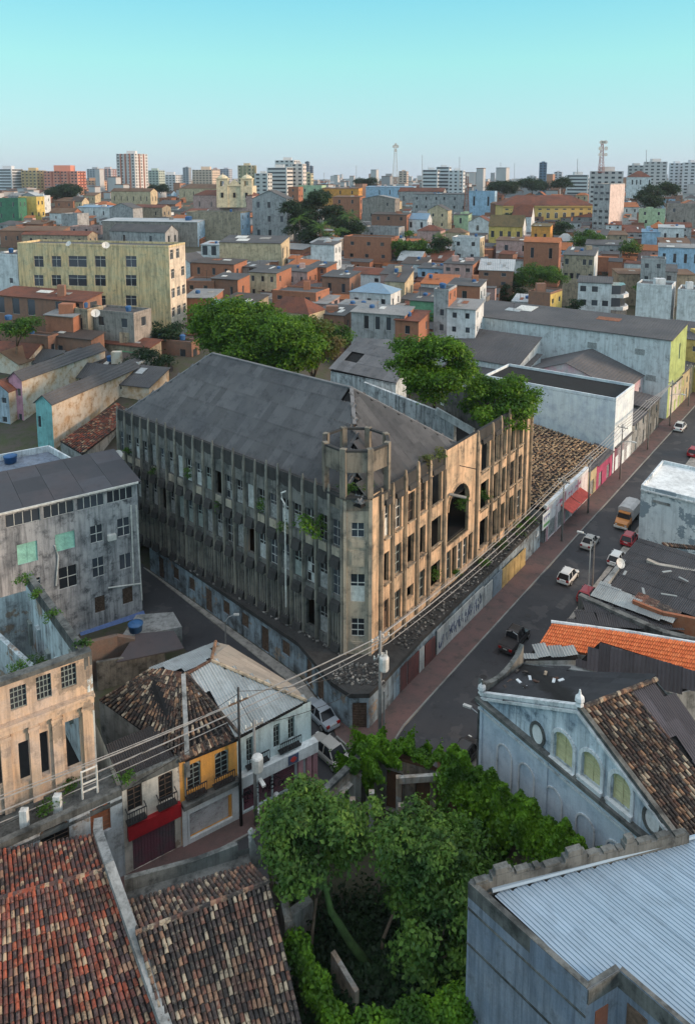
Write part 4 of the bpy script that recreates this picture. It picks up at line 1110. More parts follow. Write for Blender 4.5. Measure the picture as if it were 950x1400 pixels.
q = MB(); slab(q, [pa + V3(0, 0, PT - .5) + inn_ * .3, pb_ + V3(0, 0, PT - .5) + inn_ * .3, pb_ + inn_ * 4 + V3(0, 0, PT + .2), pa + inn_ * 4 + V3(0, 0, PT + .2)], .15); at('lean_to_roof', q, M['dark'], T)
lay_sheets(T, [pa + V3(0, 0, PT - .45) + inn_ * .3, pb_ + V3(0, 0, PT - .45) + inn_ * .3, pb_ + inn_ * 4 + V3(0, 0, PT + .25), pa + inn_ * 4 + V3(0, 0, PT + .25)], sheet_mat('blackened sheets', (.05, .045, .045), (.035, .033, .034)), seed=3)
cap_wall(T, [pa + V3(0, 0, PT + .25) + inn_ * .15, pb_ + V3(0, 0, PT + .2) + inn_ * .15], .32, 1, m_mould, 'parapet', down=.7)
# orange front, white shop
T = thing('shop_house', 'orange two-storey house with green shutters above a white pasted-over shop', 'house', pb_.lerp(pc, .5))
sp_ = [(hole_px(pb_, pc, 256, 1043, 275, 1080), 'arch', M['frame_g'], M['dark'], 'window', m_orange), (hole_px(pb_, pc, 294, 1027, 313, 1064), 'arch', M['frame_g'], M['dark'], 'window', m_orange),
       ((hole_px(pb_, pc, 258, 1110, 314, 1150)[0], hole_px(pb_, pc, 258, 1110, 314, 1150)[1], .5, 2.6), 'shutter', m_shutter, M['dark'], 'shop_shutter')]
facade(T, pb_, pc, 0, PT, sp_, m_orange)
q = MB(); a, b = .05, (pc - pb_).length - .05; q.box(0, -.18, 0, .55, .0, 3.4); q.box(b - a - .5, -.18, 0, b - a, 0, 3.4); q.box(.55, -.18, 2.6, b - a - .5, 0, 3.4); q.box(.55, -.18, 0, b - a - .5, 0, .5)
inst('shop_surround', q.mesh('shop_surround', m_whitesh), wmat(pb_, er, nr_, a, 0.02, 0), T)
q = MB(); q.box(0, -.6, 0, b - a, 0, .35); inst('cornice', q.mesh('cornice', m_mould), wmat(pb_, er, nr_, a, 3.45, 0), T)
for (x0, x1, yy) in ((252, 280, 1082), (290, 318, 1066)):
    h = hole_px(pb_, pc, x0, yy - 20, x1, yy); q = MB(); w = h[1] - h[0]; q.box(0, -.5, 0, w, 0, .1)
    for k in range(10): q.box(w * k / 9 - .02, -.5, .1, w * k / 9 + .02, -.46, .9)
    q.box(0, -.51, .9, w, -.45, .97); inst('balcony', q.mesh('balcony', M['iron']), wmat(pb_, er, nr_, h[0], h[2] - .1, 0), T)
W_ = [G(136, 956, 7.0), G(254, 1040, 7.2), G(251, 921, 9.7), G(205, 916, 9.7)]
E_ = [G(254, 1040, 7.2), G(328, 1010, 7.3), G(257, 922, 9.7), G(252, 921, 9.7)]
tl = []; lay_tiles(T, W_, m_tile_mid, seed=5, collect=tl, jit=.09); lay_tiles(T, E_, m_tile_mid, seed=6, collect=tl, jit=.06)
pieces(T, 'tile', [barrel_tile('tile', m_tile_mid, .215, .46, k) for k in range(3)], m_tile_mid, tl, 300)
cap_wall(T, [G(251, 921, 9.9), G(254, 985, 8.6), G(256, 1030, 7.6)], .35, 1, m_oldwall, down=2)
plain_walls(T, [(V3(W_[0].x, W_[0].y), V3(W_[1].x, W_[1].y), 0, 6.9), (V3(W_[3].x, W_[3].y), V3(W_[0].x, W_[0].y), 0, 7)], m_oldwall)
eav = MB()
for k in range(26):
    p = pb_.lerp(pc, (k + .5) / 26) + nr_ * .12 + V3(0, 0, PT - .02); eav.tube([p + inn_ * .5 + V3(0, 0, .25), p + nr_ * .1], [.13, .14], 6)
at('eave_tiles', eav, m_tile_mid, T, kind='stuff')
# corner house, ribbed roof
pd2 = pd + inn_ * 5.2 + er * -2.2
T = thing('corner_house', 'pale blue corner house with ribbed metal roof and white shop fascia on the crossing', 'house', pc.lerp(pd, .5))
sp_ = []
for (x0, y0, x1, y1) in ((337, 1008, 346, 1040), (374, 990, 383, 1022), (394, 979, 403, 1010)):
    sp_.append((hole_px(pc, pd, x0, y0, x1, y1), 'arch', M['frame_g'], M['dark'], 'window', m_blue))
for (x0, x1) in ((333, 352), (354, 372), (374, 404)):
    h = hole_px(pc, pd, x0, 1080, x1, 1110); sp_.append(((h[0], h[1], .3, 2.9), 'shutter', m_purple, M['dark'], 'shop_shutter'))
facade(T, pc, pd, 0, PT, sp_, m_blue)
plain_walls(T, [(pd, pd2, 0, PT), (pd2, pd2 + inn_ * 5 - er * 7, 0, PT)], m_blue)
Lc_ = (pd - pc).length
q = MB(); q.box(0, -.65, 0, Lc_ + .3, .02, .95); inst('fascia', q.mesh('fascia', m_whitesh), wmat(pc, er, nr_, 0, 3.0, 0), T)
sg = MB(); sg.box(0, -.03, 0, .95, .0, .8); inst('sign_panel', sg.mesh('sign_panel', simple('dark blue sign', (.08, .10, .17), .5)), wmat(pc, er, nr_, Lc_ * .62, 3.08, -.66), T)
sg = MB(); sg.lathe((0, 0, 0), [(.24, 0), (.24, .02)], 12); sg.box(-.3, -.05, .0, .3, .05, .025)
sm_ = sg.mesh('sign_emblem', simple('red sign print', (.5, .06, .05), .5)); o = inst('sign_emblem', sm_, wmat(pc, er, nr_, Lc_ * .62 + .47, 3.48, -.69) @ Matrix.Rotation(math.pi / 2, 4, 'X'), T)
for k, u in enumerate((Lc_ - 1.35, Lc_ - .55, Lc_ + .02)):
    q = MB(); q.box(0, -.3, 0, .42, .08, 3.0); inst('pillar', q.mesh('pillar', m_pinkp), wmat(pc, er, nr_, u, .02, 0.02), T)
for px_ in (335, 380):
    h = hole_px(pc, pd, px_, 1030, px_ + 26, 1045); q = MB(); w = 1.9; q.box(0, -.5, 0, w, 0, .1)
    for k in range(11): q.box(w * k / 10 - .02, -.5, .1, w * k / 10 + .02, -.46, .9)
    q.box(0, -.51, .9, w, -.45, .97); inst('balcony', q.mesh('balcony', M['iron']), wmat(pc, er, nr_, h[0], 4.2, 0), T)
grf = MB(); rg = random.Random(9)
for k in range(26):
    u = rg.uniform(.6, Lc_ - 2); z = rg.uniform(1.2, 2.2); r_ = rg.uniform(.12, .3); pts = [pc + er * (u + r_ * math.cos(a) * 1.1) + nr_ * .03 + V3(0, 0, z + r_ * math.sin(a)) for a in np.linspace(0, rg.uniform(3, 5.5), 7)]
    grf.tube(pts, .03, 4)
at('graffiti', grf, simple('black spray', (.015, .012, .018), .8), T, kind='stuff')
m_rib = sheet_mat('zinc sheets', (.33, .36, .37), (.25, .27, .27), (.12, .11, .10), .45, rough=.6)
m_tan = sheet_mat('tan fibre sheets', (.33, .28, .23), (.28, .25, .21), (.14, .12, .10), .4)
Q = [G(329, 1006, 7.45), G(420, 958, 7.45), G(288, 904, 9.7), G(256, 921, 9.7)]
sheets_quad(T, Q, m_rib, sw=.9, sl=3.4, waves=4, amp=.05, seed=2, name='sheet')
q = MB(); slab(q, [p - V3(0, 0, .12) for p in Q], .1)
Q2 = [G(420, 958, 7.45), G(399, 935, 7.3), G(313, 882, 8.7), G(290, 900, 9.7)]
slab(q, [p - V3(0, 0, .12) for p in Q2], .1); Q3 = [G(296, 878, 8.8), G(204, 914, 8.6), G(254, 919, 9.6), G(288, 903, 9.65)]; slab(q, [p - V3(0, 0, .12) for p in Q3], .1)
Q4 = [G(313, 882, 8.7), G(296, 878, 8.8), G(288, 903, 9.65), G(290, 900, 9.7)]; slab(q, [p - V3(0, 0, .12) for p in Q4], .1)
at('roof_deck', q, M['dark'], T)
strips(T, Q2, 5, 3, m_tan); sheets_quad(T, Q3, m_rib, sw=1.0, sl=2.4, waves=6, amp=.03, seed=5, name='sheet'); strips(T, Q4, 2, 2, m_tan)
for pts in ([G(256, 921, 9.8), G(288, 903, 9.8)], [G(289, 902, 9.8), G(295, 877, 8.95)], [G(256, 922, 9.8), G(328, 1004, 7.6)], [G(289, 903, 9.8), G(419, 958, 7.6)]):
    q = MB(); q.tube(pts, .14, 6); at('ridge_cap', q, m_tile_mid, T)

# --- peach ruin on the left
m_peach2 = plaster('faded peach stucco', (.50, .36, .25), amt=.55, streak=.6, dirt=(.11, .09, .075), c2=(.46, .37, .31), patch=.3)
m_inner = plaster('bleached inner render', (.44, .52, .55), amt=.65, streak=.75, dirt=(.06, .065, .07), c2=(.34, .38, .40), patch=.25)
pq1 = rowA + inn_ * 3.2 + er * (-2.5); pq0 = pq1 - er * 14
ZT0, ZT1 = 5.9, zat(pq1, 894)
T = thing('ruined_house', 'roofless peach stucco house with tall columns and four-paned upper windows', 'house', pq1.lerp(pq0, .4))
sp_ = []
for (x0, y0, x1, y1) in ((14, 938, 37, 969), (50, 923, 71, 956), (84, 909, 105, 940)): sp_.append((hole_px(pq0, pq1, x0, y0, x1, y1), 'grid44', M['frame_g'], M['glass'], 'window'))
for (x0, y0, x1, y1) in ((-18, 1033, 4, 1082), (27, 1013, 42, 1070), (55, 1000, 68, 1062), (91, 983, 112, 1052)): sp_.append((hole_px(pq0, pq1, x0, y0, x1, y1), None, None, None))
facade(T, pq0, pq1, ZT0 - .2, ZT1, sp_, m_peach2, th=.5)
e_, n_, L_ = frame_of(pq0, pq1)
zc_ = ray_plane(70, 978, pq0, n_).z
q = MB(); q.box(0, -.35, 0, L_ + .1, .05, .5); q.box(0, -.5, .5, L_ + .15, .05, .7); inst('cornice', q.mesh('cornice', m_peach2), wmat(pq0, e_, n_, 0, zc_, 0), T)
q = MB(); q.box(0, -.3, 0, L_ + .1, .35, .35); inst('coping', q.mesh('coping', m_mould), wmat(pq0, e_, n_, 0, ZT1, 0), T)
for px_ in (8, 48, 80, 122):
    h = hole_px(pq0, pq1, px_ - 7, 985, px_ + 7, 1060); q = MB(); w = h[1] - h[0]; q.box(0, -.22, 0, w, 0, zc_ - ZT0); q.box(-.06, -.28, zc_ - ZT0 - .5, w + .06, 0, zc_ - ZT0 - .25)
    inst('pilaster', q.mesh('pilaster', m_peach2), wmat(pq0, e_, n_, h[0], ZT0, 0), T)
# inner faces of the shell, running back
bk1 = G(36, 790, 14.2); bk1 = V3(bk1.x, bk1.y)
pin = [(pq1 - e_ * .3), bk1]
q = MB(); hs = []
La = (V3(pq1.x, pq1.y) - bk1).length
i0, i1 = bk1 - e_ * .05, V3(pq1.x, pq1.y) - e_ * .35
for (x0, y0, x1, y1) in ((26, 826, 31, 856), (39, 838, 47, 872), (60, 864, 67, 892), (82, 878, 88, 900)): hs.append(hole_px(i1 + e_ * 0, i0, x0, y0, x1, y1))
qq = MB(); wall(qq, i1, i0, 0, 14.6, (), .3)
at('inner_wall', qq, m_inner, T)
e3, n3, L3 = frame_of(i0, i1)
for k in range(6):
    q = MB(); u = 1.2 + k * (L3 - 2.4) / 5; q.box(-.28, -.0, 8.4, .28, .28, 10.4); q.box(-.4, -.05, 10.4, .4, .3, 10.55)
    o = inst('blind_niche', q.mesh('blind_niche', M['frame_g'] if k % 2 else m_inner), wmat(i1, -e3, -n3, u, rnd.uniform(-.3, 1.5), .0) , T)
cap_wall(T, [V3(i1.x, i1.y, ZT1 - .1) + e_ * .25, V3(i0.x, i0.y, 14.6) + e_ * .25], .55, .5, m_mould, 'coping', down=1.0)
cap_wall(T, [V3(i1.x, i1.y, ZT1 - .9) + e_ * .3, V3(i0.x, i0.y, 13.9) + e_ * .3], .4, .5, m_inner, 'outer_wall', down=14)
j0, j1 = G(-12, 858, 11.5), G(52, 905, 11.5)
cap_wall(T, [j0, j1 + V3(0, 0, -.8)], .4, 1, m_inner, 'inner_wall', down=8)
q = MB(); q.prism([pq0, pq1, V3(i0.x, i0.y), V3(i0.x, i0.y) - e_ * 14], ZT0 - .5, ZT0 - .3); at('floor_slab', q, M['dark'], T)
plain_walls(T, [(V3(i0.x, i0.y), V3(i0.x, i0.y) - e_ * 14, 0, 13)], m_inner, 'rear_wall')
# terrace and arched street wall in front of it
tw0, tw1 = rowA - er * 17, pa - er * .02
zt_ = zat(tw1, 1076)
T = thing('terrace_wall', 'peeling white street wall with brick arches under the ruined terrace', 'wall', tw0.lerp(tw1, .6))
m_peel = plaster('peeling blue white wash', (.48, .52, .55), amt=.6, streak=.5, dirt=(.07, .075, .08), c2=(.36, .37, .37), patch=.4)
h1 = hole_px(tw0, tw1, 55, 1124, 96, 1165); h2 = hole_px(tw0, tw1, 124, 1102, 152, 1140)
facade(T, tw0, tw1, 0, zt_ - .55, [(h1, 'arch', M['wood'], M['dark'], 'blocked_arch', m_peel), (h2, 'arch', brick_mat('old brick infill'), brick_mat('old brick infill pane', (.30, .14, .08)), 'blocked_arch', m_peel)], m_peel)
q = MB(); q.prism([tw0, tw1, tw1 + inn_ * 3.2, tw0 + inn_ * 3.2], zt_ - 1.2, zt_ - .9); at('terrace_floor', q, m_mould, T)
q = MB(); q.beam(tw0 + inn_ * .2 + V3(0, 0, zt_ - .4), tw1 + inn_ * .2 + V3(0, 0, zt_ - .4), .45, .5); at('coping', q, m_mould, T)
for px_, py_ in ((32, 1093), (78, 1078)):
    p = ray_plane(px_, py_, tw0 + inn_ * 1.2, nr_); q = MB(); q.box(p.x - .25, p.y - .2, zt_ - .9, p.x + .25, p.y + .2, zt_ + .5); at('pier', q, M['white'], T)
p = ray_plane(113, 1082, tw0 - inn_ * .05, nr_); fr = MB()
for k in range(2): fr.beam(p + er * (k * 1.0) + V3(0, 0, -.6), p + er * (k * 1.0) + V3(0, 0, 1.5), .1, .1, up=(0, 1, 0))
for z in (-.1, .5, 1.45): fr.beam(p + V3(0, 0, z) - er * .04, p + er * 1.04 + V3(0, 0, z), .08, .08)
solo('cable_rack', fr, M['frame_w'], 'white ladder-like cable rack on the terrace wall', 'rack')
rust_p = pq1 + nr_ * .6 + er * .2

# --- grey four-storey block
m_greyb = plaster('blotched grey render', (.36, .36, .37), amt=.95, streak=.85, dirt=(.04, .043, .05), c2=(.20, .21, .225))
gR = V3(-23.6, 78.2); gE = Vector((.834, .551, 0)).normalized(); gI = Vector((-gE.y, gE.x, 0)); gL = gR - gE * 18
T = thing('apartment_block', 'blotchy grey four-storey block with mint shutters and a flat dark roof', 'building', gR - gE * 7)
sp_ = []
for (x0, y0, x1, y1, st, fm) in ((124, 718, 141, 742, 'grid22', 0), (161, 708, 178, 733, 'grid22', 0), (127, 762, 143, 789, 'grid22', 0), (164, 757, 180, 778, 'bars2', 0), (81, 774, 106, 804, 'grid22', 0),
        (76, 728, 103, 752, 'slats', 1), (24, 742, 52, 770, 'slats', 1), (130, 815, 144, 837, 'slats', 2), (168, 803, 182, 825, 'slats', 2), (44, 790, 56, 800, 'grid22', 0)):
    sp_.append((hole_px(gL, gR, x0, y0, x1, y1), st, [M['frame_w'], M['mint'], M['wood']][fm], M['glass'] if fm == 0 else M['mint'] if fm == 1 else M['dark'], 'window'))
ztg = zat(gR, 659)
for k, (x0, x1, ya, yb) in enumerate(((8, 56, 709, 707), (60, 102, 700, 0), (106, 143, 690, 0), (147, 182, 682, 0))):
    ym = {0: (703, 724), 1: (692, 712), 2: (682, 702), 3: (672, 693)}[k]
    h = hole_px(gL, gR, x0, ym[0] + 2, x1, ym[1]); sp_.append(((h[0], h[1], ztg - 1.75, ztg - .35), 'bars4', M['frame_w'], M['glass'], 'window'))
facade(T, gL, gR, -1, ztg, sp_, m_greyb)
plain_walls(T, [(gR, gR + gI * 10, -1, ztg), (gR + gI * 10, gL + gI * 10, -1, ztg), (gL + gI * 10, gL, -1, ztg)], m_greyb)
m_felt = sheet_mat('bitumen roof', (.055, .056, .066), (.07, .06, .066), (.03, .03, .035), .4)
for i in range(6):
    for j in range(3):
        q = MB(); a = gL + gE * (i * 3.06) + gI * (j * 3.5 - .4); 
        slab(q, [a + V3(0, 0, ztg + .2 + j * .12), a + gE * 3.03 + V3(0, 0, ztg + .2 + j * .12), a + gE * 3.03 + gI * 3.52 + V3(0, 0, ztg + .34 + j * .12), a + gI * 3.52 + V3(0, 0, ztg + .34 + j * .12)], .12); at('roof_sheet', q, m_felt, T)
q = MB(); q.beam(gL + nr_ * .0 + V3(0, 0, ztg + .12) - gI * .45, gR + V3(0, 0, ztg + .12) - gI * .45, .12, .2); at('gutter', q, M['frame_w'], T)
gn = -gI
for pts in ([(179, 690), (183, 800)], [(186, 690), (194, 820)], [(75, 745), (80, 760), (77, 800)], [(148, 803), (193, 797)]):
    q = MB(); q.tube([ray_plane(x, y, gL, gn) + gn * .12 for x, y in pts], .09, 6); at('pipe', q, M['frame_w'], T)
p = ray_plane(153, 733, gL, gn); q = MB(); q.box(-.5, -.5, -.3, .4, .05, .3); inst('air_conditioner', q.mesh('air_conditioner', M['frame_w']), wmat(p, gE, gn, 0, p.z, 0), T)
q = MB(); a = ray_plane(110, 868, gL, gn); b = ray_plane(197, 838, gL, gn); slab(q, [a + gn * 1.2 + V3(0, 0, -.3), b + gn * 1.2 + V3(0, 0, -.3), b + V3(0, 0, .3), a + V3(0, 0, .3)], .1); at('awning', q, simple('blue tarpaulin', (.10, .16, .34), .6), T)
# yard behind the row: low sheds, tank
T = thing('yard_shed', 'low dark shed roof in the yard behind the tiled shop house', 'shed', G(215, 885, 0))
q = MB(); slab(q, [G(160, 905, 2.6), G(252, 886, 2.8), G(238, 862, 3.2), G(186, 866, 3.2)], .12); at('roof', q, m_felt, T)
q = MB(); pts = [G(165, 903, 0), G(250, 885, 0), G(238, 864, 0), G(188, 868, 0)]; q.prism([p * 1.0 for p in pts], 0, 2.4); at('wall', q, m_oldwall, T)
T = thing('yard_wall', 'crumbling brick and plaster wall below the grey block', 'wall', G(150, 890, 0))
cap_wall(T, [G(118, 878, 4.4), G(160, 868, 3.8), G(185, 872, 3.2)], .5, 1, brick_mat('crumbling brick', (.16, .11, .09), (.12, .11, .10)), 'wall', down=4.4)
cap_wall(T, [G(132, 905, 3.0), G(190, 895, 2.5), G(225, 888, 2.4)], .3, 1, m_mould, 'wall', down=3)
def tank(px, py, z, r, h, label):
    p = G(px, py, z); mb = MB(); mb.lathe(p, [(r * .86, 0), (r, h * .8), (r * 1.05, h * .82), (r * 1.05, h * .9), (r * .6, h * 1.02), (.1, h * 1.06)], 14)
    return solo('water_tank', mb, M['tank'], label, 'water tank', smooth=True)
tank(186, 862, 3.2, .75, .9, 'blue water tank on the yard shed below the grey block')
# ================================================================== RIGHT-HAND SIDE OF THE PICTURE
AR = math.degrees(math.atan2(nR.y, nR.x))        # walls square to the long street
m_blackroof = sheet_mat('blackened ribbed sheets', (.05, .051, .057), (.062, .06, .064), (.024, .024, .028), .5)
m_purproof = sheet_mat('dark purple-grey sheets', (.085, .074, .082), (.07, .062, .066), (.03, .028, .032), .4)
m_greyroof = sheet_mat('pale grey sheets', (.27, .29, .29), (.22, .24, .25), (.12, .12, .12), .4)
m_orangetile = tile_mat('new orange tiles', [(.70, .19, .07), (.64, .16, .06), (.74, .22, .085), (.67, .18, .065)], amt=.0, dark=.0, mould=.12)
def roofed(name, label, cat, polys, mat, zbase=0, wallmat=None, foot=None, lay=None, th=.14):
    """low building known by its roof planes; foot = footprint points"""
    allp = [p for q in polys for p in q]; c = sum(allp, Vector()) / len(allp)
    t = thing(name, label, cat, (c.x, c.y, zbase))
    for k, q in enumerate(polys):
        if lay and lay[k]: lay[k](t, q)
        else:
            mb = MB(); slab(mb, q, th); part('roof', mb, mat, t)
    if foot:
        mb = MB(); zt = min(p.z for p in allp) - .25; mb.prism([V3(p.x, p.y) for p in foot], zbase, zt, 0); part('wall', mb, wallmat or m_oldwall, t)
    return t
# --- blue metal roof block, bottom right
m_bluewall = plaster('blue grey render', (.13, .165, .22), amt=.6, streak=.7, dirt=(.04, .05, .065), c2=(.19, .22, .27))
m_bluemetal = sheet_mat('pale blue metal', (.29, .38, .47), (.26, .35, .44), (.17, .21, .25), .3, rough=.5, metal=.2, var=.08)
bA = G(640, 1206, 12.0); bB = G(802, 1352, 12.0); bC = G(846, 1325, 12.0); bD = bC + (bB - bA).normalized() * 6.5; bE = G(930, 1150, 10.8); bF = bE + (bB - bA) * 1.0 + V3(8, -3, 0)
BM = thing('metal_roof_block', 'blue-grey block with pale blue ribbed metal roof and broken parapet', 'building', (bA.x, bA.y, 0))
xy = lambda p: V3(p.x, p.y)
mbw = MB()
for a, b, z in ((bA, bB, 12.0), (bB, bC, 12.0), (bC, bD, 12.0)): wall(mbw, xy(a), xy(b), 0, z - .02, (), .3)
part('side_wall', mbw, m_bluewall, BM)
cap_wall(BM, [bA + V3(.1, .1, .0), bB + V3(.1, .15, 0)], .32, 1, m_mould, 'parapet', down=.9)
cap_wall(BM, [bB + V3(0, .1, -.05), bC + V3(0, .12, -.05)], .34, 1, m_mould, 'parapet', down=.8)
cap_wall(BM, [bC + V3(.1, .1, -.1), bD + V3(.1, .1, -.1)], .34, 1, m_mould, 'parapet', down=.9)
eb, nb, Lb = frame_of(bA, bB)
for zz in (10.4, 8.2):      # drip mouldings on the tall wall
    q = MB(); q.box(0, -.06, 0, Lb, .02, .1); inst('string_course', q.mesh('string_course', m_mould), wmat(bA, eb, nb, 0, zz, 0), BM)
ra, rb_, rc = G(690, 1222, 11.6), bB + V3(.5, .6, -.5), G(922, 1160, 11.2)
rQ = [G(668, 1222, 11.5), bB + V3(.35, .55, -.45), bF + V3(4, 1, -1.2), G(948, 1147, 10.6)]
rw = [G(672, 1220, 11.4), rQ[1], bC + V3(.35, .5, -.5), bD + V3(.35, .5, -.7), bD + V3(9, 9, -.7), G(990, 1135, 10.6)]
nrm_ = (rw[1] - rw[0]).cross(rw[5] - rw[0]).normalized(); 
if nrm_.z < 0: nrm_ = -nrm_
Yb = (rw[1] - rw[0]).normalized(); Xb = -(nrm_.cross(Yb)); Xb = Yb.cross(nrm_)
if Xb.dot(rw[5] - rw[0]) < 0: Xb = -Xb
pol = [((p - rw[0]).dot(Xb), (p - rw[0]).dot(Yb)) for p in rw]
def rib_sheet(name, mat, ribs=4):
    mb = MB(); vs = []; prof = []
    for i in range(ribs):
        x = i / ribs; w = 1 / ribs
        prof += [(x, 0), (x + w * .35, 0), (x + w * .42, .05), (x + w * .58, .05), (x + w * .65, 0)]
    prof.append((1, 0))
    n = len(prof)
    for y in (0, 1): vs += [(x, y, z) for x, z in prof]
    return mb.add(vs, [(i, i + 1, n + i + 1, n + i) for i in range(n - 1)]).mesh(name, mat)
_ws = wave_sheet
wave_sheet = lambda name, mat, w, L, waves, amp=.03, sub=4: rib_sheet(name, mat)
lay_sheets_poly(BM, rw[0], Xb, Yb, pol, m_bluemetal, sw=1.0, sl=3.2, seed=1, name='roof_sheet', jit=.002, lap=.02)
wave_sheet = _ws
q = MB(); slab(q, [p - nrm_ * ((p - rw[0]).dot(nrm_) + .3) for p in rw], .1); part('roof_deck', q, M['dark'], BM)
q = MB(); q.tube([rw[0] + V3(0, 0, .1), rw[5] + V3(0, 0, .1)], .12, 6); part('gutter', q, m_bluemetal, BM)
# broken crenellated parapet along the top edge
pA, pB = G(646, 1212, 11.9), G(935, 1142, 11.2); rr = random.Random(5); e_, n_, L_ = frame_of(pA, pB); u = 0; k = 0
while u < L_:
    w = rr.uniform(.5, 1.5); h = [.3, .75, .4, .45, .3, .95, .4, .35][k % 8] * rr.uniform(.85, 1.1); p = pA.lerp(pB, u / L_)
    q = MB(); q.box(0, 0, -1.2, w, .45, h * .6); q.box(w * .15, .05, h * .6, w * .8, .4, h)
    inst('parapet_block', q.mesh('parapet_block', m_mould), wmat(p, e_, n_, 0, p.z - .1, -.1), BM); u += w; k += 1
plain_walls(BM, [(xy(pB), xy(pA), 0, 10.8), (xy(bD), xy(rw[4]), 0, 10.2), (xy(rw[4]), xy(rw[5]), 0, 10.2), (xy(rw[5]), xy(pB), 0, 10.4)], m_bluewall, 'rear_wall')
m_doorb = brick_mat('oxide door', (.25, .10, .07))
ec, nc_, Lc2 = frame_of(bB, bC)
q = MB(); q.box(.3, -.04, 0, 1.1, .02, 2.2); inst('door', q.mesh('door', m_doorb), wmat(bB, ec, nc_, .3, 8.2, 0), BM)
ec, nc_, Lc2 = frame_of(bC, bD)
q = MB(); q.box(.0, -.04, 0, 1.0, .02, 1.6); q.box(.1, -.08, .1, .9, -.02, 1.5); inst('window', q.mesh('window', M['wood']), wmat(bC, ec, nc_, .5, 9.0, 0), BM)

# --- blue and white gabled church hall
m_chup = plaster('weathered blue stucco', (.48, .54, .59), amt=.9, streak=.75, dirt=(.055, .075, .095), c2=(.24, .31, .38))
m_chlo = plaster('pale blue wall', (.48, .55, .62), amt=.25, streak=.25, dirt=(.16, .20, .24), c2=(.37, .46, .55))
m_trim = plaster('white mouldings', (.58, .61, .63), amt=.55, streak=.4, dirt=(.10, .11, .12))
cA = V3(10.6, 53.3); cB = V3(21.6, 37.0); eK, nK, LK = frame_of(cA, cB); iK = -nK
zk = 8.6
uap = (ray_plane(790, 968, cA, nK) - cA).dot(eK); zap = ray_plane(790, 968, cA, nK).z
zlf = ray_plane(662, 955, cA, nK).z
zrt = zap - (zap - zlf) * 1.0
print('church', uap, zap, zlf, LK)
CH = thing('gabled_hall', 'pale blue gabled hall with arched yellow windows and a mouldy cornice', 'building', cA.lerp(cB, .5))
mbw = MB(); wall(mbw, cA, cB, 0, zk, (), .3); part('lower_wall', mbw, m_chlo, CH)
# upper gable with real openings: grid wall up to the slopes is built as strips between the openings
ups = []
for (x0, y0, x1, y1) in ((758, 1003, 783, 1045), (796, 1030, 821, 1070), (836, 1060, 862, 1102)): ups.append(hole_px(cA, cB, x0, y0, x1, y1))
def slope_z(u): return zlf + (zap - zlf) * (u / uap) if u < uap else zap + (zlf - .3 - zap) * (u - uap) / (LK - uap)
us = sorted({0, LK, uap} | {h[0] for h in ups} | {h[1] for h in ups}); mbw = MB()
Pk = lambda u, z, y=0: tuple(cA + eK * u - nK * y + V3(0, 0, z))
for a, b in zip(us, us[1:]):
    hh = [h for h in ups if h[0] <= a + 1e-6 and h[1] >= b - 1e-6]
    if hh:
        h = hh[0]; mbw.quad(Pk(a, zk), Pk(b, zk), Pk(b, h[2]), Pk(a, h[2])); mbw.quad(Pk(a, h[3]), Pk(b, h[3]), Pk(b, slope_z(b)), Pk(a, slope_z(a)))
        for p in ((a, h[2], b, h[2]), (a, h[3], b, h[3]), (a, h[2], a, h[3]), (b, h[2], b, h[3])): mbw.quad(Pk(p[0], p[1]), Pk(p[2], p[3]), Pk(p[2], p[3], .3), Pk(p[0], p[1], .3))
    else: mbw.quad(Pk(a, zk), Pk(b, zk), Pk(b, slope_z(b)), Pk(a, slope_z(a)))
part('gable_wall', mbw, m_chup, CH)
m_yshut = simple('pale yellow shutters', (.50, .48, .28), .7, var=.15)
for h in ups:
    window(CH, cA, cB, h, 'arch', m_yshut, m_yshut, .16, True, 'window', m_chup)
    w = h[1] - h[0]; q = MB(); r = w / 2 + .18; zc = h[3] - w / 2; pts = [Pk(h[0] - .18, h[2] - .1, -.06)] + [Pk(h[0] + w / 2 - r * math.cos(a), zc + r * math.sin(a), -.06) for a in np.linspace(0, math.pi, 11)] + [Pk(h[1] + .18, h[2] - .1, -.06)]
    for a, b in zip(pts, pts[1:]): q.beam(a, b, .24, .14, up=nK)
    part('window_surround', q, m_trim, CH)
    q = MB(); q.box(-.25, -.28, -.55, w + .25, .03, -.05); q.box(-.3, -.34, -.12, w + .3, .03, .02); inst('sill', q.mesh('sill', m_trim), wmat(cA, eK, nK, h[0], h[2] - .02, 0), CH)
for (x, y) in ((735, 1003), (892, 1121)):       # oval louvres
    p = ray_plane(x, y, cA, nK); u = (p - cA).dot(eK); q = MB(); n = 16
    ring = [Pk(u + .62 * math.cos(2 * math.pi * k / n), p.z + .85 * math.sin(2 * math.pi * k / n), -.05) for k in range(n)]
    q.poly(ring); part('oval_panel', q, m_whitesh, CH)
    q = MB()
    for a, b in zip(ring, ring[1:] + ring[:1]): q.beam(a, b, .2, .14, up=nK)
    part('oval_frame', q, m_mould, CH)
for (z, w, h, mt) in ((zk - .1, .5, .3, m_mould), (zk - .35, .3, .22, m_trim), (zk - .95, .14, .16, m_trim)):
    q = MB(); q.box(-.1, -w, 0, LK, .03, h); inst('cornice', q.mesh('cornice', mt), wmat(cA, eK, nK, 0, z, 0), CH)
for a, b in ((0, uap), (uap, LK)):
    q = MB(); q.beam(Pk(a, slope_z(a) + .1, .1), Pk(b, slope_z(b) + .1, .1), .36, .26); part('raking_cornice', q, m_trim if a == 0 else m_mould, CH)
    q = MB(); q.beam(Pk(a, slope_z(a) - .25, -.08), Pk(b, slope_z(b) - .25, -.08), .2, .2); part('raking_moulding', q, m_trim, CH)
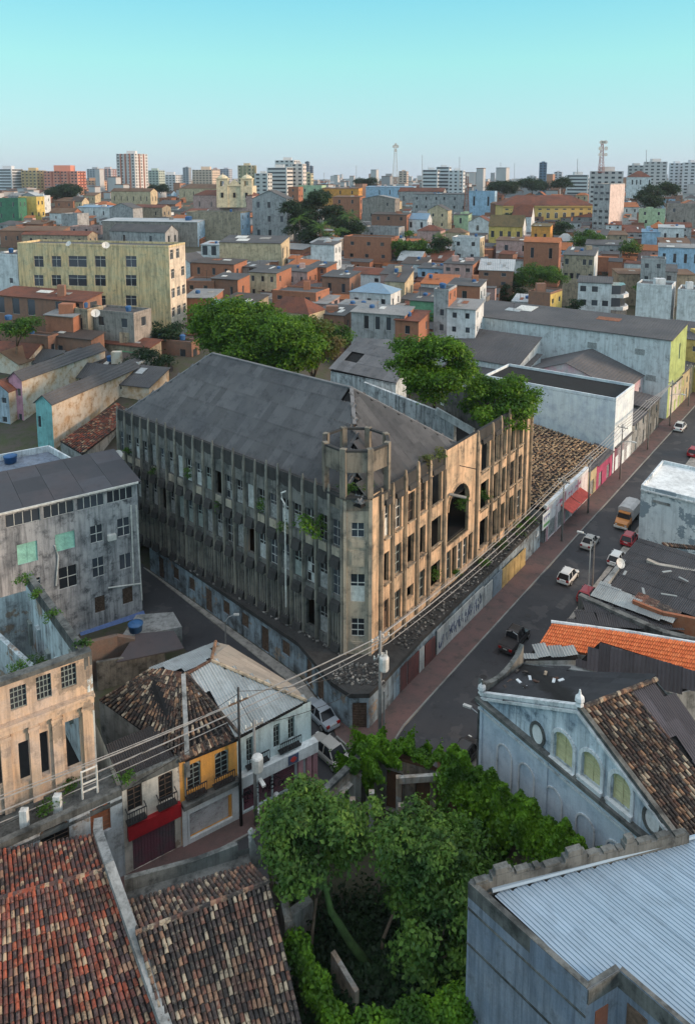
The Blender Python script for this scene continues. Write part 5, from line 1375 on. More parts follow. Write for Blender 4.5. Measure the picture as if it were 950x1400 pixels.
for u, z in ((.05, zlf), (uap, zap)):
    q = MB(); q.lathe(Pk(u, z + .2, .1), [(.3, 0), (.22, .2), (.34, .35), (.3, .6), (.12, .8), (.05, 1.15)], 8); part('finial', q, m_trim, CH)
for x in (690, 720, 757, 800, 842):      # blind arches on the long wall
    u = (ray_plane(x, 1000 + (x - 660) * .9, cA, nK) - cA).dot(eK); q = MB(); r = .75; zc = 5.6
    pts = [Pk(u - r, zc - 3.2, -.03)] + [Pk(u - r * math.cos(a), zc + r * math.sin(a), -.03) for a in np.linspace(0, math.pi, 9)] + [Pk(u + r, zc - 3.2, -.03)]
    for a, b in zip(pts, pts[1:]): q.beam(a, b, .12, .12, up=nK)
    part('blind_arch', q, m_trim, CH)
for u in (.25, LK * .35, LK * .7):
    q = MB(); q.box(-.12, -.1, 0, .12, .02, zk - .4); inst('pilaster', q.mesh('pilaster', m_chlo), wmat(cA, eK, nK, u, 0, 0), CH)
ridge0 = Vector(Pk(uap, zap - .25, .3)); ridge1 = G(897, 931, zap - .25); cBk = G(712, 906, zlf - .35); dR = 9.0
lq = [cBk, Vector(Pk(0, zlf - .35, .3)), ridge0, ridge1]
rq = [Vector(Pk(LK, slope_z(LK) - .35, .3)), Vector(Pk(LK, slope_z(LK) - .35, .3)) + ridge1 - ridge0, ridge1, ridge0]
q = MB(); slab(q, [p - V3(0, 0, .1) for p in lq], .1); slab(q, [p - V3(0, 0, .1) for p in rq], .1); part('roof_deck', q, M['dark'], CH)
sheets_quad(CH, lq, m_blackroof, sw=1.0, sl=2.0, waves=6, amp=.05, seed=3, missing=.006, limit=120, name='sheet')
tl = []; lay_tiles(CH, [rq[0], rq[1].lerp(rq[0], .35), ridge1.lerp(ridge0, .35), rq[3]], m_tile_mid, seed=9, collect=tl, jit=.05, deck=False)
pieces(CH, 'tile', [barrel_tile('tile', m_tile_mid, .215, .46, k) for k in range(3)], m_tile_mid, [t_ for t_ in tl if pxof(t_[1].translation)[0] < 965], 300)
sheets_quad(CH, [rq[1].lerp(rq[0], .35), rq[1], ridge1, ridge1.lerp(ridge0, .35)], m_purproof, sw=1.0, sl=2.6, waves=6, amp=.03, seed=4, name='sheet', limit=60)
q = MB()
for k in range(26):
    a = ridge0.lerp(ridge1, k / 26); b = ridge0.lerp(ridge1, (k + 1.05) / 26); q.tube([a + V3(0, 0, .12), b + V3(0, 0, .16)], [.19, .16], 6)
part('ridge_tiles', q, m_tile_mid, CH, kind='stuff')
plain_walls(CH, [(xy(cBk), cA, 0, zlf - .3)], m_chlo, 'side_wall')
mbw = MB(); q = rq[1]; mbw.poly([V3(q.x, q.y), V3(cBk.x, cBk.y), cBk, ridge1, q]); part('rear_wall', mbw, m_oldwall, CH)
rr = random.Random(8)
for k in range(14):      # fallen tiles lying on the black slope
    p = lq[0].lerp(lq[1], rr.uniform(.15, .8)).lerp(lq[3].lerp(lq[2], .5), rr.uniform(.05, .5)) + V3(0, 0, .12); q = MB(); a = rr.uniform(0, 3); q.beam(p, p + V3(math.cos(a) * .5, math.sin(a) * .5, .02), .22, .07); part('loose_tile', q, m_tile_mid if k % 3 else m_trim, CH)
# curved parapet fronting the street, mouldy
cap = []
for k in range(13):
    f = k / 12; p = cA.lerp(xy(cBk), f); cap.append(V3(p.x, p.y, zlf + .5 + .9 * (2 * f - 1) ** 2 - (.3 if 0 < k < 12 else 0)))
cap_wall(CH, cap, .4, 1, m_mould, 'street_parapet', down=zlf)

# --- the run of roofs between the hall and the peeling house
roofed('back_roof', 'torn white and zinc sheets on the roof corner beside the black pickup', 'house',
       [[G(716, 900, 7.0), G(790, 899, 7.0), G(783, 884, 7.5), G(734, 883, 7.2)]], m_greyroof, 0, m_oldwall, [G(718, 900, 7), G(790, 899, 7), G(783, 885, 7), G(735, 884, 7)],
       lay=[lambda t, q: (sheets_quad(t, q, m_greyroof, sw=1.1, sl=1.4, waves=5, seed=6, jit=.12), [part('roof_deck', (lambda m: (slab(m, [p - V3(0, 0, .2) for p in q], .1), m)[1])(MB()), M['dark'], t)])])
pq_ = [G(728, 910, 6.8), G(900, 934, 6.8), G(960, 925, 8.6), G(821, 875, 8.6)]
def lay_plain(mat, **k):
    def f(t, q):
        sheets_quad(t, q, mat, **k)
    return f
roofed('dark_roof_house', 'long house with purple-black ribbed roof between the hall and orange roof', 'house', [[G(785, 912, 6.6), G(925, 945, 6.6), G(985, 932, 8.8), G(821, 876, 8.8)]], m_purproof, 0, m_oldwall,
       [G(735, 909, 6.6), G(925, 945, 6.6), G(985, 932, 6.6), G(821, 876, 6.6)], lay=[lay_plain(m_purproof, sw=1.0, sl=2.2, waves=3, amp=.05, seed=2)])
def lay_orange(t, q):
    m = MB(); slab(m, [p - V3(0, 0, .06) for p in q], .12); part('roof_deck', m, M['rust'], t)
    lay_tiles(t, q, m_orangetile, pitch=.2, course=.36, seed=3, deck=False, jit=.01, w=.185)
OT = roofed('orange_roof_house', 'house with bright new orange tile roof above the parked black pickup', 'house', [[G(736, 882, 7.0), G(950, 920, 7.0), G(975, 884, 8.6), G(755, 851, 8.4)]], m_orangetile, 0, m_oldwall,
       [G(737, 882, 7.0), G(950, 920, 7.0), G(975, 884, 7.0), G(756, 852, 7.0)], lay=[lay_orange])
q = MB(); q.tube([G(753, 850, 8.5), G(860, 864, 8.5), G(980, 884, 8.6)], .16, 6); part('ridge_cap', q, m_trim, OT)
roofed('dark_sheet_house', 'house with fallen dark sheets just above the orange roof', 'house', [[G(776, 853, 6.8), G(880, 862, 6.8), G(935, 862, 7.0), G(806, 818, 7.0)]], m_blackroof, 0, m_oldwall,
       [G(777, 853, 6.8), G(880, 861, 6.8), G(935, 862, 6.8), G(806, 818, 6.8)], lay=[lay_plain(m_blackroof, sw=1.0, sl=2.0, waves=5, seed=12, jit=.06)])
GR = roofed('grey_roof_house', 'house with pale grey sheet roof behind a black overgrown wall', 'house', [[G(806, 814, 7.2), G(905, 852, 7.2), G(922, 846, 7.5), G(822, 795, 7.5)], [G(862, 824, 7.4), G(922, 847, 7.4), G(930, 838, 7.6), G(876, 812, 7.6)]], m_greyroof, 0, m_oldwall,
       [G(807, 814, 7), G(905, 851, 7), G(930, 838, 7), G(822, 796, 7)], lay=[lay_plain(m_greyroof, sw=1.1, sl=2.2, waves=6, amp=.02, seed=7), lay_plain(m_tile_dk, sw=1.1, sl=2.2, waves=8, amp=.02, seed=8)])
cap_wall(GR, [G(792, 812, 7.3), G(850, 838, 7.3), G(905, 862, 7.4), G(960, 876, 7.6)], .6, 1, m_mould, 'party_wall', down=7)
cap_wall(GR, [G(865, 820, 7.8), G(905, 836, 7.8), G(955, 846, 7.8)], .35, 1, brick_mat('orange brick coping', (.30, .15, .09)), 'party_wall', down=7)
BR_ = roofed('black_roof_house', 'wide low house with black patched roof across from the white cars', 'house', [[G(822, 796, 6.8), G(960, 850, 6.8), G(975, 765, 8.2), G(873, 738, 7.6)]], m_blackroof, 0, m_oldwall,
       [G(823, 796, 6.8), G(960, 850, 6.8), G(975, 765, 6.8), G(874, 745, 6.8)], lay=[lay_plain(m_blackroof, sw=1.1, sl=2.4, waves=6, seed=15, missing=.01)])
cap_wall(BR_, [G(826, 797, 7.3), G(848, 770, 7.3), G(872, 745, 7.3)], .5, 1, m_oldwall, 'street_parapet', down=7.2)
cap_wall(BR_, [G(884, 764, 7.8), G(900, 771, 7.6), G(955, 780, 7.8)], .5, 1, plaster('bare beige render', (.36, .33, .29), amt=.4), 'party_wall', down=5)
rr = random.Random(4)
for k in range(5):
    p = G([852, 880, 905, 925, 940][k], [786, 812, 782, 815, 795][k], 7.9); q = MB(); a = rr.uniform(0, 3); q.beam(p, p + V3(math.cos(a) * rr.uniform(.6, 1.8), math.sin(a) * 1.2, 0), .25, .05)
    solo('loose_sheet', q, m_greyroof, 'pale scrap of sheet on the black patched roof, %s from the street side' % ['first', 'second', 'third', 'fourth', 'fifth'][k], 'scrap sheet', group='scraps on the black roof')
# --- white peeling house
m_peelw = plaster('peeling white over blue', (.56, .60, .62), amt=.35, streak=.4, dirt=(.14, .16, .18), c2=(.50, .55, .58), patch=.0)
def peel(m):
    nt = m.node_tree; b = [n for n in nt.nodes if n.type == 'BSDF_PRINCIPLED'][0]; src = b.inputs['Base Color'].links[0].from_socket
    n = noise(nt, posn(nt), .22, 9, .7); nt.links.new(mix(nt, ramp(nt, n, .53, .545), src, (.22, .27, .31)), b.inputs['Base Color']); return m
peel(m_peelw)
wA = V3(39.6, 93.9); wz = zat(wA, 657)
T, d_ = house_w('peeling_house', 'white house with peeling blue-grey patches and flat pale roof beside the truck', 'house', wA, AR, 16, 11, wz - 1, 0, m_peelw, 'flat', m_whitesh, wins=(0, 0), swins=(0, 0), lwins=(2, 3), extra=0)
q = MB(); q.beam(d_['FL'] + V3(0, 0, wz - 1.2) - d_['inn'] * .1, d_['FR'] + V3(0, 0, wz - 1.2) - d_['inn'] * .1, .35, .18); part('moulding', q, M['white'], T)
q = MB(); a = d_['FL'] + d_['e'] * 2.2; q.box(0, -.08, 0, 2.2, .02, .35); inst('name_plate', q.mesh('name_plate', m_oldwall), wmat(d_['FL'], d_['e'], -d_['inn'], 1.6, wz - 2.6, 0), T)
q = MB()
for k in range(20):
    p = G(905, 742, 6.6).lerp(G(962, 748, 6.6), k / 20); q.tube([p, p + V3(.25, -.5, -.2)], [.16, .17], 6)
part('eave_tiles', q, m_tile_mid, T, kind='stuff')

# ================================================================== FAR SIDE OF THE LONG STREET, LEFT KERB
TL = -35.2
m_whitewall = plaster('blue white rendered wall', (.60, .66, .72), amt=.2, streak=.25, dirt=(.20, .22, .24), c2=(.48, .54, .60))
m_brown = tile_mat('brown fallen tiles', [(.40, .25, .14), (.24, .16, .10), (.54, .38, .22), (.15, .10, .075), (.48, .33, .2), (.34, .2, .11)], amt=.3, dark=.3, mould=.35)
# brown tiled roof behind the pink shops
a0, a1 = S(91.6, TL - .4), S(118, TL - .4)
T = thing('shop_terrace', 'low white and pink shop with red awnings beside the pavement', 'shop', S(100, TL - 4))
m_shopw = plaster('white pink shop wall', (.58, .55, .56), amt=.35, streak=.45, dirt=(.18, .16, .17), c2=(.55, .45, .47))
f0, f1 = S(91.8, TL), S(108.5, TL)
sp_ = []; 
for k, (u0, u1, st) in enumerate(((1.0, 3.6, 'shutter'), (4.4, 6.6, 'boards'), (7.4, 9.4, 'shutter'), (10.2, 11.8, 'boards'), (12.6, 14.4, 'shutter'))): sp_.append(((u0, u1, .15, 2.7), st, M['board_g'], M['dark'], 'shop_door'))
facade(T, f0, f1, 0, 5.2, sp_, m_shopw)
cap_wall(T, [f0 - nR * .2 + V3(0, 0, 5.4), f1 - nR * .2 + V3(0, 0, 5.4)], .5, 1, m_trim, 'coping', down=.5)
cap_wall(T, [f0 - nR * .9 + V3(0, 0, 5.0), f1 - nR * .9 + V3(0, 0, 5.0)], .35, 1, m_mould, 'gutter', down=.5)
m_awn = simple('red awning', (.50, .08, .06), .7)
for (u0, u1) in ((5.4, 9.0), (9.2, 13.2)):
    q = MB(); slab(q, [f0 + uR * u0 + nR * 1.7 + V3(0, 0, 2.7), f0 + uR * u1 + nR * 1.7 + V3(0, 0, 2.7), f0 + uR * u1 + V3(0, 0, 3.4), f0 + uR * u0 + V3(0, 0, 3.4)], .06); part('awning', q, m_awn, T)
for k, u in enumerate((.4, 3.9, 6.95, 9.8, 12.2)):
    q = MB(); q.box(-.2, -.08, 0, .2, .02, 5.0); inst('pilaster', q.mesh('pilaster', m_pinkp if k % 2 == 0 else m_shopw), wmat(f0, uR, nR, u, 0, 0), T)
q = MB(); rg = random.Random(21)
for k in range(16):
    u = rg.uniform(3.6, 13); q.beam(f0 + uR * u + nR * .04 + V3(0, 0, 4.0), f0 + uR * (u + .3) + nR * .04 + V3(0, 0, 4.0 + rg.uniform(.2, .5)), .02, .12, up=nR)
part('painted_lettering', q, simple('rose lettering', (.45, .12, .2), .7), T, kind='stuff')
sgn = MB(); sgn.box(-1.3, -.05, 0, 1.3, .05, 2.2); 
for k in range(8): sgn.box(-1.0 + k * .26, -.07, 1.2 + .2 * (k % 3), -.85 + k * .26, -.04, 1.75, 1)
sgn.box(-1.1, -.07, .3, 1.1, -.04, .7, 2)
o = bpy.data.objects.new('wall_sign', sgn.mesh('wall_sign', [m_whitesh, simple('blue print', (.08, .10, .25), .6), simple('green print', (.15, .35, .15), .6)])); col.objects.link(o)
o.matrix_world = wmat(S(91.2, TL + .25), uR, nR, 0, 2.6, 0); tag(o, 'white painted sign board on the wall just past the ruin', 'sign')
A_, B_, C_, D_ = S(91.6, TL - .8, 4.9), S(119, TL - .8, 4.9), S(119, TL - 19, 7.4), S(91.6, TL - 19, 7.4)
lay_tiles(T, [A_, B_, C_, D_], m_brown, pitch=.34, course=.6, seed=31, jit=1.1, w=.24, limit=250)
plain_walls(T, [(S(91.4, TL - 19), S(91.4, TL), 0, 4.6)], m_oldwall)
# big blue-white wall
T, d1 = house_w('wall_house', 'tall blank blue-white walled shell behind the brown tile roof', 'building', S(120.9, TL) - nR * 24, AR, 24, 10.5, 12.9, 0, m_whitewall, 'flat', M['dark'], wins=(0, 0), swins=(0, 0), extra=0)
def street_shop(s0, s1, h, mat, label, roofm, back=9, door=True, zr=.8, name='street_house'):
    t = thing(name, label, 'house', S((s0 + s1) / 2, TL - 3)); a, b = S(s0, TL), S(s1, TL); L = s1 - s0
    n = max(1, int(L / 3.2)); sp = []
    for k in range(n):
        u = L * (k + .5) / n; sp.append(((u - .8, u + .8, .15, 2.6), 'shutter', M['board_g'], M['dark'], 'shop_door'))
        if h > 5.5: sp.append(((u - .55, u + .55, 3.9, 5.3), 'bars2', M['frame_w'], M['glass'], 'window'))
    facade(t, a, b, 0, h, sp, mat, split=False)
    plain_walls(t, [(a - nR * back, a, 0, h), (b, b - nR * back, 0, h)], mat)
    q = MB(); slab(q, [a + nR * .3 + V3(0, 0, h + .1), b + nR * .3 + V3(0, 0, h + .1), b - nR * back + V3(0, 0, h + .1 + zr), a - nR * back + V3(0, 0, h + .1 + zr)], .15); part('roof', q, roofm, t)
    return t
m_far_dark = corr_mat('far dark roofing', (.085, .085, .092), (.12, .115, .118), .6, .6)
m_yel = plaster('yellowed wall', (.42, .36, .22), amt=.5, streak=.5); m_mag = plaster('magenta shop wall', (.33, .06, .13), amt=.3, streak=.3)
street_shop(108.6, 112.5, 4.6, m_yel, 'narrow yellowed shop past the red awnings', m_far_dark)
street_shop(112.6, 120.5, 4.2, m_mag, 'magenta shop front below the blank blue-white wall', m_far_dark, back=3)
street_shop(121.5, 131.3, 4.4, m_mag, 'second magenta shop beside the lamp post, under the shell', m_far_dark, back=2.0)
street_shop(131.5, 141, 5.6, m_oldwall, 'grey shop with dark canopy beyond the magenta shops', m_far_dark)
street_shop(141.2, 150, 6.2, m_mould, 'blackened two-storey shop beyond the dark canopy', m_far_dark)
street_shop(158, 168, 6.5, m_cream, 'cream two-storey shop just beyond the lime-green end wall', m_far_dark)
street_shop(168.3, 182, 7.0, m_yel, 'yellowish far shop near the end of the street', m_far_dark)
street_shop(182.3, 200, 8.0, m_blue, 'pale blue farthest house on the long street', m_far_dark)
# larger halls behind
m_pinkg = plaster('pink and white gable', (.44, .26, .30), amt=.75, streak=.6, dirt=(.30, .32, .35), c2=(.45, .45, .47))
house_w('gabled_warehouse', 'dark-roofed warehouse with a pink and white gable end', 'warehouse', S(141, TL - 1) - nR * 26, AR, 22, 16, 8.6, 0, m_pinkg, 'gy', m_far_dark, wins=(0, 0), swins=(1, 3), rise=4.0, extra=0)
m_longw = plaster('white warehouse wall', (.50, .55, .57), amt=.45, streak=.45, dirt=(.06, .065, .07), c2=(.46, .50, .52))
m_lime = plaster('lime green wall', (.34, .42, .16), amt=.3, streak=.3)
T, d2 = house_w('long_warehouse', 'long white two-storey warehouse with dark roof and lime-green street end', 'warehouse', S(156.3, TL) - nR * 47, AR, 47, 14, 16.6, 0, m_longw, 'slab', m_far_dark, wins=(0, 0), swins=(2, 1), rise=3, extra=0, sidem=m_lime, clutter=True)
for (u, z, st) in ((30, 12.8, 'slats'), (40, 12.8, 'slats'), (25, 8.5, 'slats'), (42.5, 7.6, 'slats')):
    window(T, d2['FL'], d2['FR'], (u, u + 2.0, z, z + 1.2), st, M['board_g'], M['board_g'], -.04)
house_w('dark_shed', 'low dark-roofed hall with white wall behind the roof tree', 'warehouse', S(140, TL - 50), AR, 24, 12, 10.5, 0, m_longw, 'shed', m_far_dark, wins=(1, 2), swins=(0, 0), rise=4, extra=0)
house_w('dark_shed', 'dark low hall left of the pink gable', 'warehouse', S(136, TL - 42), AR, 17, 14, 8.2, 0, m_longw, 'shed', m_far_dark, wins=(0, 0), swins=(0, 0), rise=3.0, extra=0)
# rear wing behind the ruined roof
RW = thing('rear_wing', 'dark-roofed rear wing with stained white wall behind the ruin', 'building', G(560, 560, 10))
q4 = [G(452, 506, 18.5), G(541, 523, 18.5), G(556, 468, 22.5), G(488, 461, 22.5)]
sheets_quad(RW, q4, m_roofg, sw=1.3, sl=2.6, seed=44, waves=5, voids=[(1.5, 4, 1.5, 5)], limit=60); q = MB(); slab(q, [p - V3(0, 0, .3) for p in q4], .1); part('roof_deck', q, M['dark'], RW)
m_stw = plaster('black stained white wall', (.46, .50, .52), amt=.8, streak=.95, dirt=(.03, .033, .036), c2=(.36, .40, .42))
plain_walls(RW, [(xy(q4[0]), xy(q4[1]), 4, 18.3), (xy(q4[1]), xy(q4[2]), 4, 18.3), (xy(q4[3]), xy(q4[0]), 4, 18.3)], m_stw)
cap_wall(RW, [G(498, 522, 18.2), G(600, 562, 17.6), G(622, 577, 17.2)], .45, 1, m_stw, 'wall', down=14)
cap_wall(RW, [G(597, 557, 18.6), G(648, 586, 17.6)], .3, 1, M['white'], 'gutter_wall', down=1.0)
# ================================================================== HOUSES ON THE LEFT BEYOND THE GREY BLOCK
m_stain = plaster('orange stained side wall', (.52, .47, .40), amt=.6, streak=.22, dirt=(.12, .085, .055), c2=(.44, .30, .18))
m_teal = plaster('teal facade', (.20, .45, .46), amt=.3, streak=.4); m_pinkf = plaster('pink facade', (.50, .26, .34), amt=.35, streak=.4)
m_bl = plaster('faint blue facade', (.36, .44, .52), amt=.4, streak=.5)
FD = corr_mat('dark sheet roofing', (.08, .081, .088), (.12, .118, .12), .5, .3)
FD2 = corr_mat('dark brown roofing', (.075, .06, .055), (.10, .085, .08), .45, 1.1)
FG = corr_mat('grey sheet roofing', (.24, .245, .25), (.30, .30, .30), .5, .9)
FW = corr_mat('white sheet roofing', (.45, .48, .50), (.38, .41, .43), .6, .2, .2)
FR_ = corr_mat('red tile roofing', (.19, .07, .045), (.12, .055, .042), .35, .5)
FB = corr_mat('brown tile roofing', (.15, .085, .055), (.20, .13, .085), .35, .8)
FO = corr_mat('orange tile roofing', (.42, .15, .06), (.35, .13, .06), .35, .4, .2)
FBL = corr_mat('blue sheet roofing', (.20, .32, .44), (.26, .36, .46), .5, .7, .2)
FMO = corr_mat('mossy tile roofing', (.16, .12, .06), (.12, .10, .05), .35, .2)
house('long_house', 'teal-fronted long house with orange-stained side wall and dark roof', 'house', 49, 71, 552, 607, 122, -18, 27, m_teal, 'gy', FD, wins=(1, 3), swins=(0, 0), sidem=m_stain, rise=1.3, extra=3, wh=.3, ww=.7)
house('long_house', 'pink-fronted long house with white-edged dark roof', 'house', 12, 30, 519, 592, 131, -18, 24, m_pinkf, 'gy', FD, wins=(2, 2), swins=(0, 0), sidem=m_stain, rise=1.3, extra=3, wh=.3, ww=.8)
house('long_house', 'faint blue house left of the pink-fronted house', 'house', -18, 12, 535, 590, 130, -18, 26, m_bl, 'gy', FR_, wins=(2, 2), swins=(0, 0), sidem=m_stain, rise=1.6, extra=3, wh=.3)
house('long_house', 'stained long house with peach gable behind the pink front', 'house', -20, 26, 498, 520, 148, -18, 10, m_stain, 'gy', FB, wins=(0, 0), swins=(0, 0), rise=2.2, extra=5)
house('long_house', 'white-edged gabled hall with mottled wall above the orange-stained wall', 'house', 60, 118, 500, 522, 148, -18, 9, m_stain, 'gy', FD, wins=(0, 0), swins=(0, 0), rise=2.2, extra=5)
T = roofed('tile_roof_house', 'low house with dark red tile roof beside the far end of the ruin', 'house', [[G(83, 603, 6.4), G(113, 621, 6.4), G(184, 566, 8.0), G(160, 551, 8.4)]], FR_, 2, m_oldwall, [G(83, 603, 6.4), G(113, 621, 6.4), G(184, 566, 6.4), G(160, 551, 6.4)],
       lay=[lambda t, q: lay_tiles(t, [q[1], q[2], q[3], q[0]], m_tile_red, pitch=.4, course=.6, seed=8, w=.38, limit=120)])
tq = [G(-30, 660, 10.5), G(101, 629, 10.5), G(67, 610, 10.5), G(-30, 628, 10.5)]
T = thing('terrace_house', 'pale flat-roofed house with parapet walls beyond the grey block', 'house', (tq[0].x + 8, tq[0].y + 4, 0))
mb = MB()
for a, b in zip(tq, tq[1:] + tq[:1]): wall(mb, xy(a), xy(b), 0, 10.6, (), .2)
part('wall', mb, M['white'], T); q = MB(); slab(q, [p - V3(0, 0, .8) for p in tq], .1); part('roof', q, m_bluewall, T)
for a, b in zip(tq, tq[1:] + tq[:1]): cap_wall(T, [a + V3(0, 0, .1), b + V3(0, 0, .1)], .25, 1, m_trim, 'parapet', down=.95)
tank(15, 632, 9.8, .9, 1.1, 'blue water tank with white band on the pale terrace')
def dish(px, py, D, r, label, az=.4, el_=.6, mat='dish'):
    c = DP(px, py, D); t = thing('satellite_dish', label, 'satellite dish', c); d = Vector((math.sin(az) * math.cos(el_), -math.cos(az) * math.cos(el_), math.sin(el_)))
    x = d.cross(V3(0, 0, 1)).normalized(); y = x.cross(d); mb = MB(); n = 12; o = [c - d * r * .25]
    vs = [c - d * r * .22]; 
    for k in range(n): a = 2 * math.pi * k / n; vs.append(c - d * r * .15 + (x * math.cos(a) + y * math.sin(a)) * r * .55)
    for k in range(n): a = 2 * math.pi * k / n; vs.append(c + (x * math.cos(a) + y * math.sin(a)) * r)
    mb.add(vs, [(0, 1 + k, 1 + (k + 1) % n) for k in range(n)] + [(1 + k, 1 + n + k, 1 + n + (k + 1) % n, 1 + (k + 1) % n) for k in range(n)]); part('bowl', mb, M[mat], t, True)
    mb = MB(); mb.tube([c - d * r * .2, c - d * r * .3 - V3(0, 0, r * 1.3)], r * .06, 5); part('mast', mb, M['iron'], t)
    mb = MB(); mb.tube([c - y * r * .9, c + d * r * .8], r * .035, 4); part('feed_arm', mb, M['iron'], t)
    return t
dish(162, 621, 92, .55, 'pale satellite dish on the corner of the dark facade')
dish(229, 633 - 129, 150, 1.2, 'large mesh satellite dish in the yard beside the far roof edge', mat='iron')
dish(131, 428, 155, .95, 'white satellite dish on the concrete box house')
dish(528, 729, 72, .62, 'white satellite dish fixed on the peach side of the ruin')
dish(848, 770, 80, .55, 'white satellite dish on the black patched roof')
dish(145, 335, 171, .9, 'white satellite dish on the yellow block roof')
dish(94, 333, 171, .7, 'small satellite dish left on the yellow block roof', az=-.3)
dish(313, 373, 235, .9, 'white satellite dish on a brick house roof above the bright tree')
dish(731, 728, 98, .6, 'dark dish by the pavement beyond the ruin', mat='frame_w')

# low roofs filling the slope above the long houses
for i, (xl, xr, yt, yb, D, wm, rt, rm, lab) in enumerate(((-14, 40, 489, 497, 151, m_stain, 'gx', FR_, 'low house with rusty red roof under the crumbling brick wall'), (44, 74, 498, 506, 150, m_oldwall, 'gx', FD, 'low grey-roofed hut above the white-edged hall'), (126, 160, 508, 520, 148, m_stain, 'shed', FD2, 'brown-black lean-to beside the white-edged hall'), (172, 190, 498, 522, 146, M['white'], 'flat', FW, 'small bright white wall hut left of the ruin ridge'), (100, 150, 520, 530, 143, m_stain, 'gx', FD, 'dark-roofed outhouse right of the teal house roof'), (152, 204, 530, 540, 138, m_stain, 'shed', FD, 'lean-to with dark roof touching the far roof edge'), (150, 172, 492, 500, 153, W_GREEN := plaster('green awning', (.08, .22, .12), amt=.2, streak=.2), 'shed', W_GREEN, 'green awning hut above the bright white hut'))):
    house('low_house', lab, 'house', xl, xr, yt, yb, D, -18, 7, wm, rt, rm, wins=(1, 2), swins=(0, 0), rise=2.0, extra=5, clutter=True)
# ================================================================== THE MIDDLE CITY
W = {'brick': brick_mat('raw red brick', (.40, .18, .11), (.31, .14, .09)), 'brick2': brick_mat('dusty brick', (.30, .16, .11), (.23, .14, .11)), 'conc': plaster('raw concrete', (.27, .25, .23), amt=.55, streak=.6),
     'white': plaster('white house', (.58, .61, .63), amt=.35, streak=.4, dirt=(.14, .15, .15)), 'cream': plaster('cream house', (.52, .43, .29), amt=.4, streak=.5), 'blue': plaster('light blue house', (.30, .45, .60), amt=.25, streak=.3),
     'yel': plaster('yellow house', (.56, .42, .13), amt=.3, streak=.4), 'pink': plaster('dusty pink house', (.44, .30, .28), amt=.4, streak=.4), 'green': plaster('green house', (.16, .36, .22), amt=.3, streak=.4), 'grey': plaster('grey house', (.34, .35, .36), amt=.5, streak=.6),
     'orange': plaster('orange house', (.58, .28, .07), amt=.3, streak=.3), 'dgreen': plaster('dark green wall', (.05, .17, .11), amt=.3, streak=.3), 'ltgreen': plaster('pale green house', (.36, .50, .34), amt=.3, streak=.3), 'stone': plaster('old stone wall', (.32, .27, .20), amt=.7, streak=.6)}
RFM = {'d': FD, 'd2': FD2, 'g': FG, 'w': FW, 'r': FR_, 'b': FB, 'o': FO, 'bl': FBL, 'm': FMO}
_dt = ([240, 246, 255, 270, 300, 330, 370, 400, 440, 480, 520, 560], [4000, 2200, 1300, 700, 450, 350, 280, 230, 190, 150, 132, 118])
Dy = lambda y: float(np.interp(y, *_dt))
reserved = []
def mh(xl, xr, yt, yb, wk, rk, rt, label, a=-22, side=9, wins=(2, 3), swins=None, D=None, cat='house', name='hillside_house', sk=None, **k):
    reserved.append((xl - 3, xr + 6, yt, yb))
    return house(name, label, cat, xl, xr, yt, yb, D or Dy(yb), a, side, W[wk], rt, RFM[rk], wins=wins, swins=swins, sidem=W[sk] if sk else None, **k)
m_yblock = plaster('pale yellow block', (.62, .47, .26), amt=.5, streak=.8, dirt=(.10, .09, .07), c2=(.55, .48, .30)); W['yblock'] = m_yblock
W['ybl2'] = plaster('cream end wall', (.60, .52, .42), amt=.4, streak=.6, dirt=(.12, .10, .09))
mh(24, 231, 338, 474, 'yblock', 'd', 'flat', 'large pale yellow five-storey apartment block with a satellite dish', a=-12, side=9, wins=(5, 6), swins=(5, 3), D=172, cat='building', name='apartment_block', sk='ybl2', style='cross', extra=6, wh=.5, ww=1.8, fpx=[(x0, y0, x1, y1) for (y0, y1) in ((350, 365), (376, 391), (404, 418), (432, 447)) for (x0, x1) in ((47, 60), (71, 84), (94, 119), (130, 145), (172, 187))])
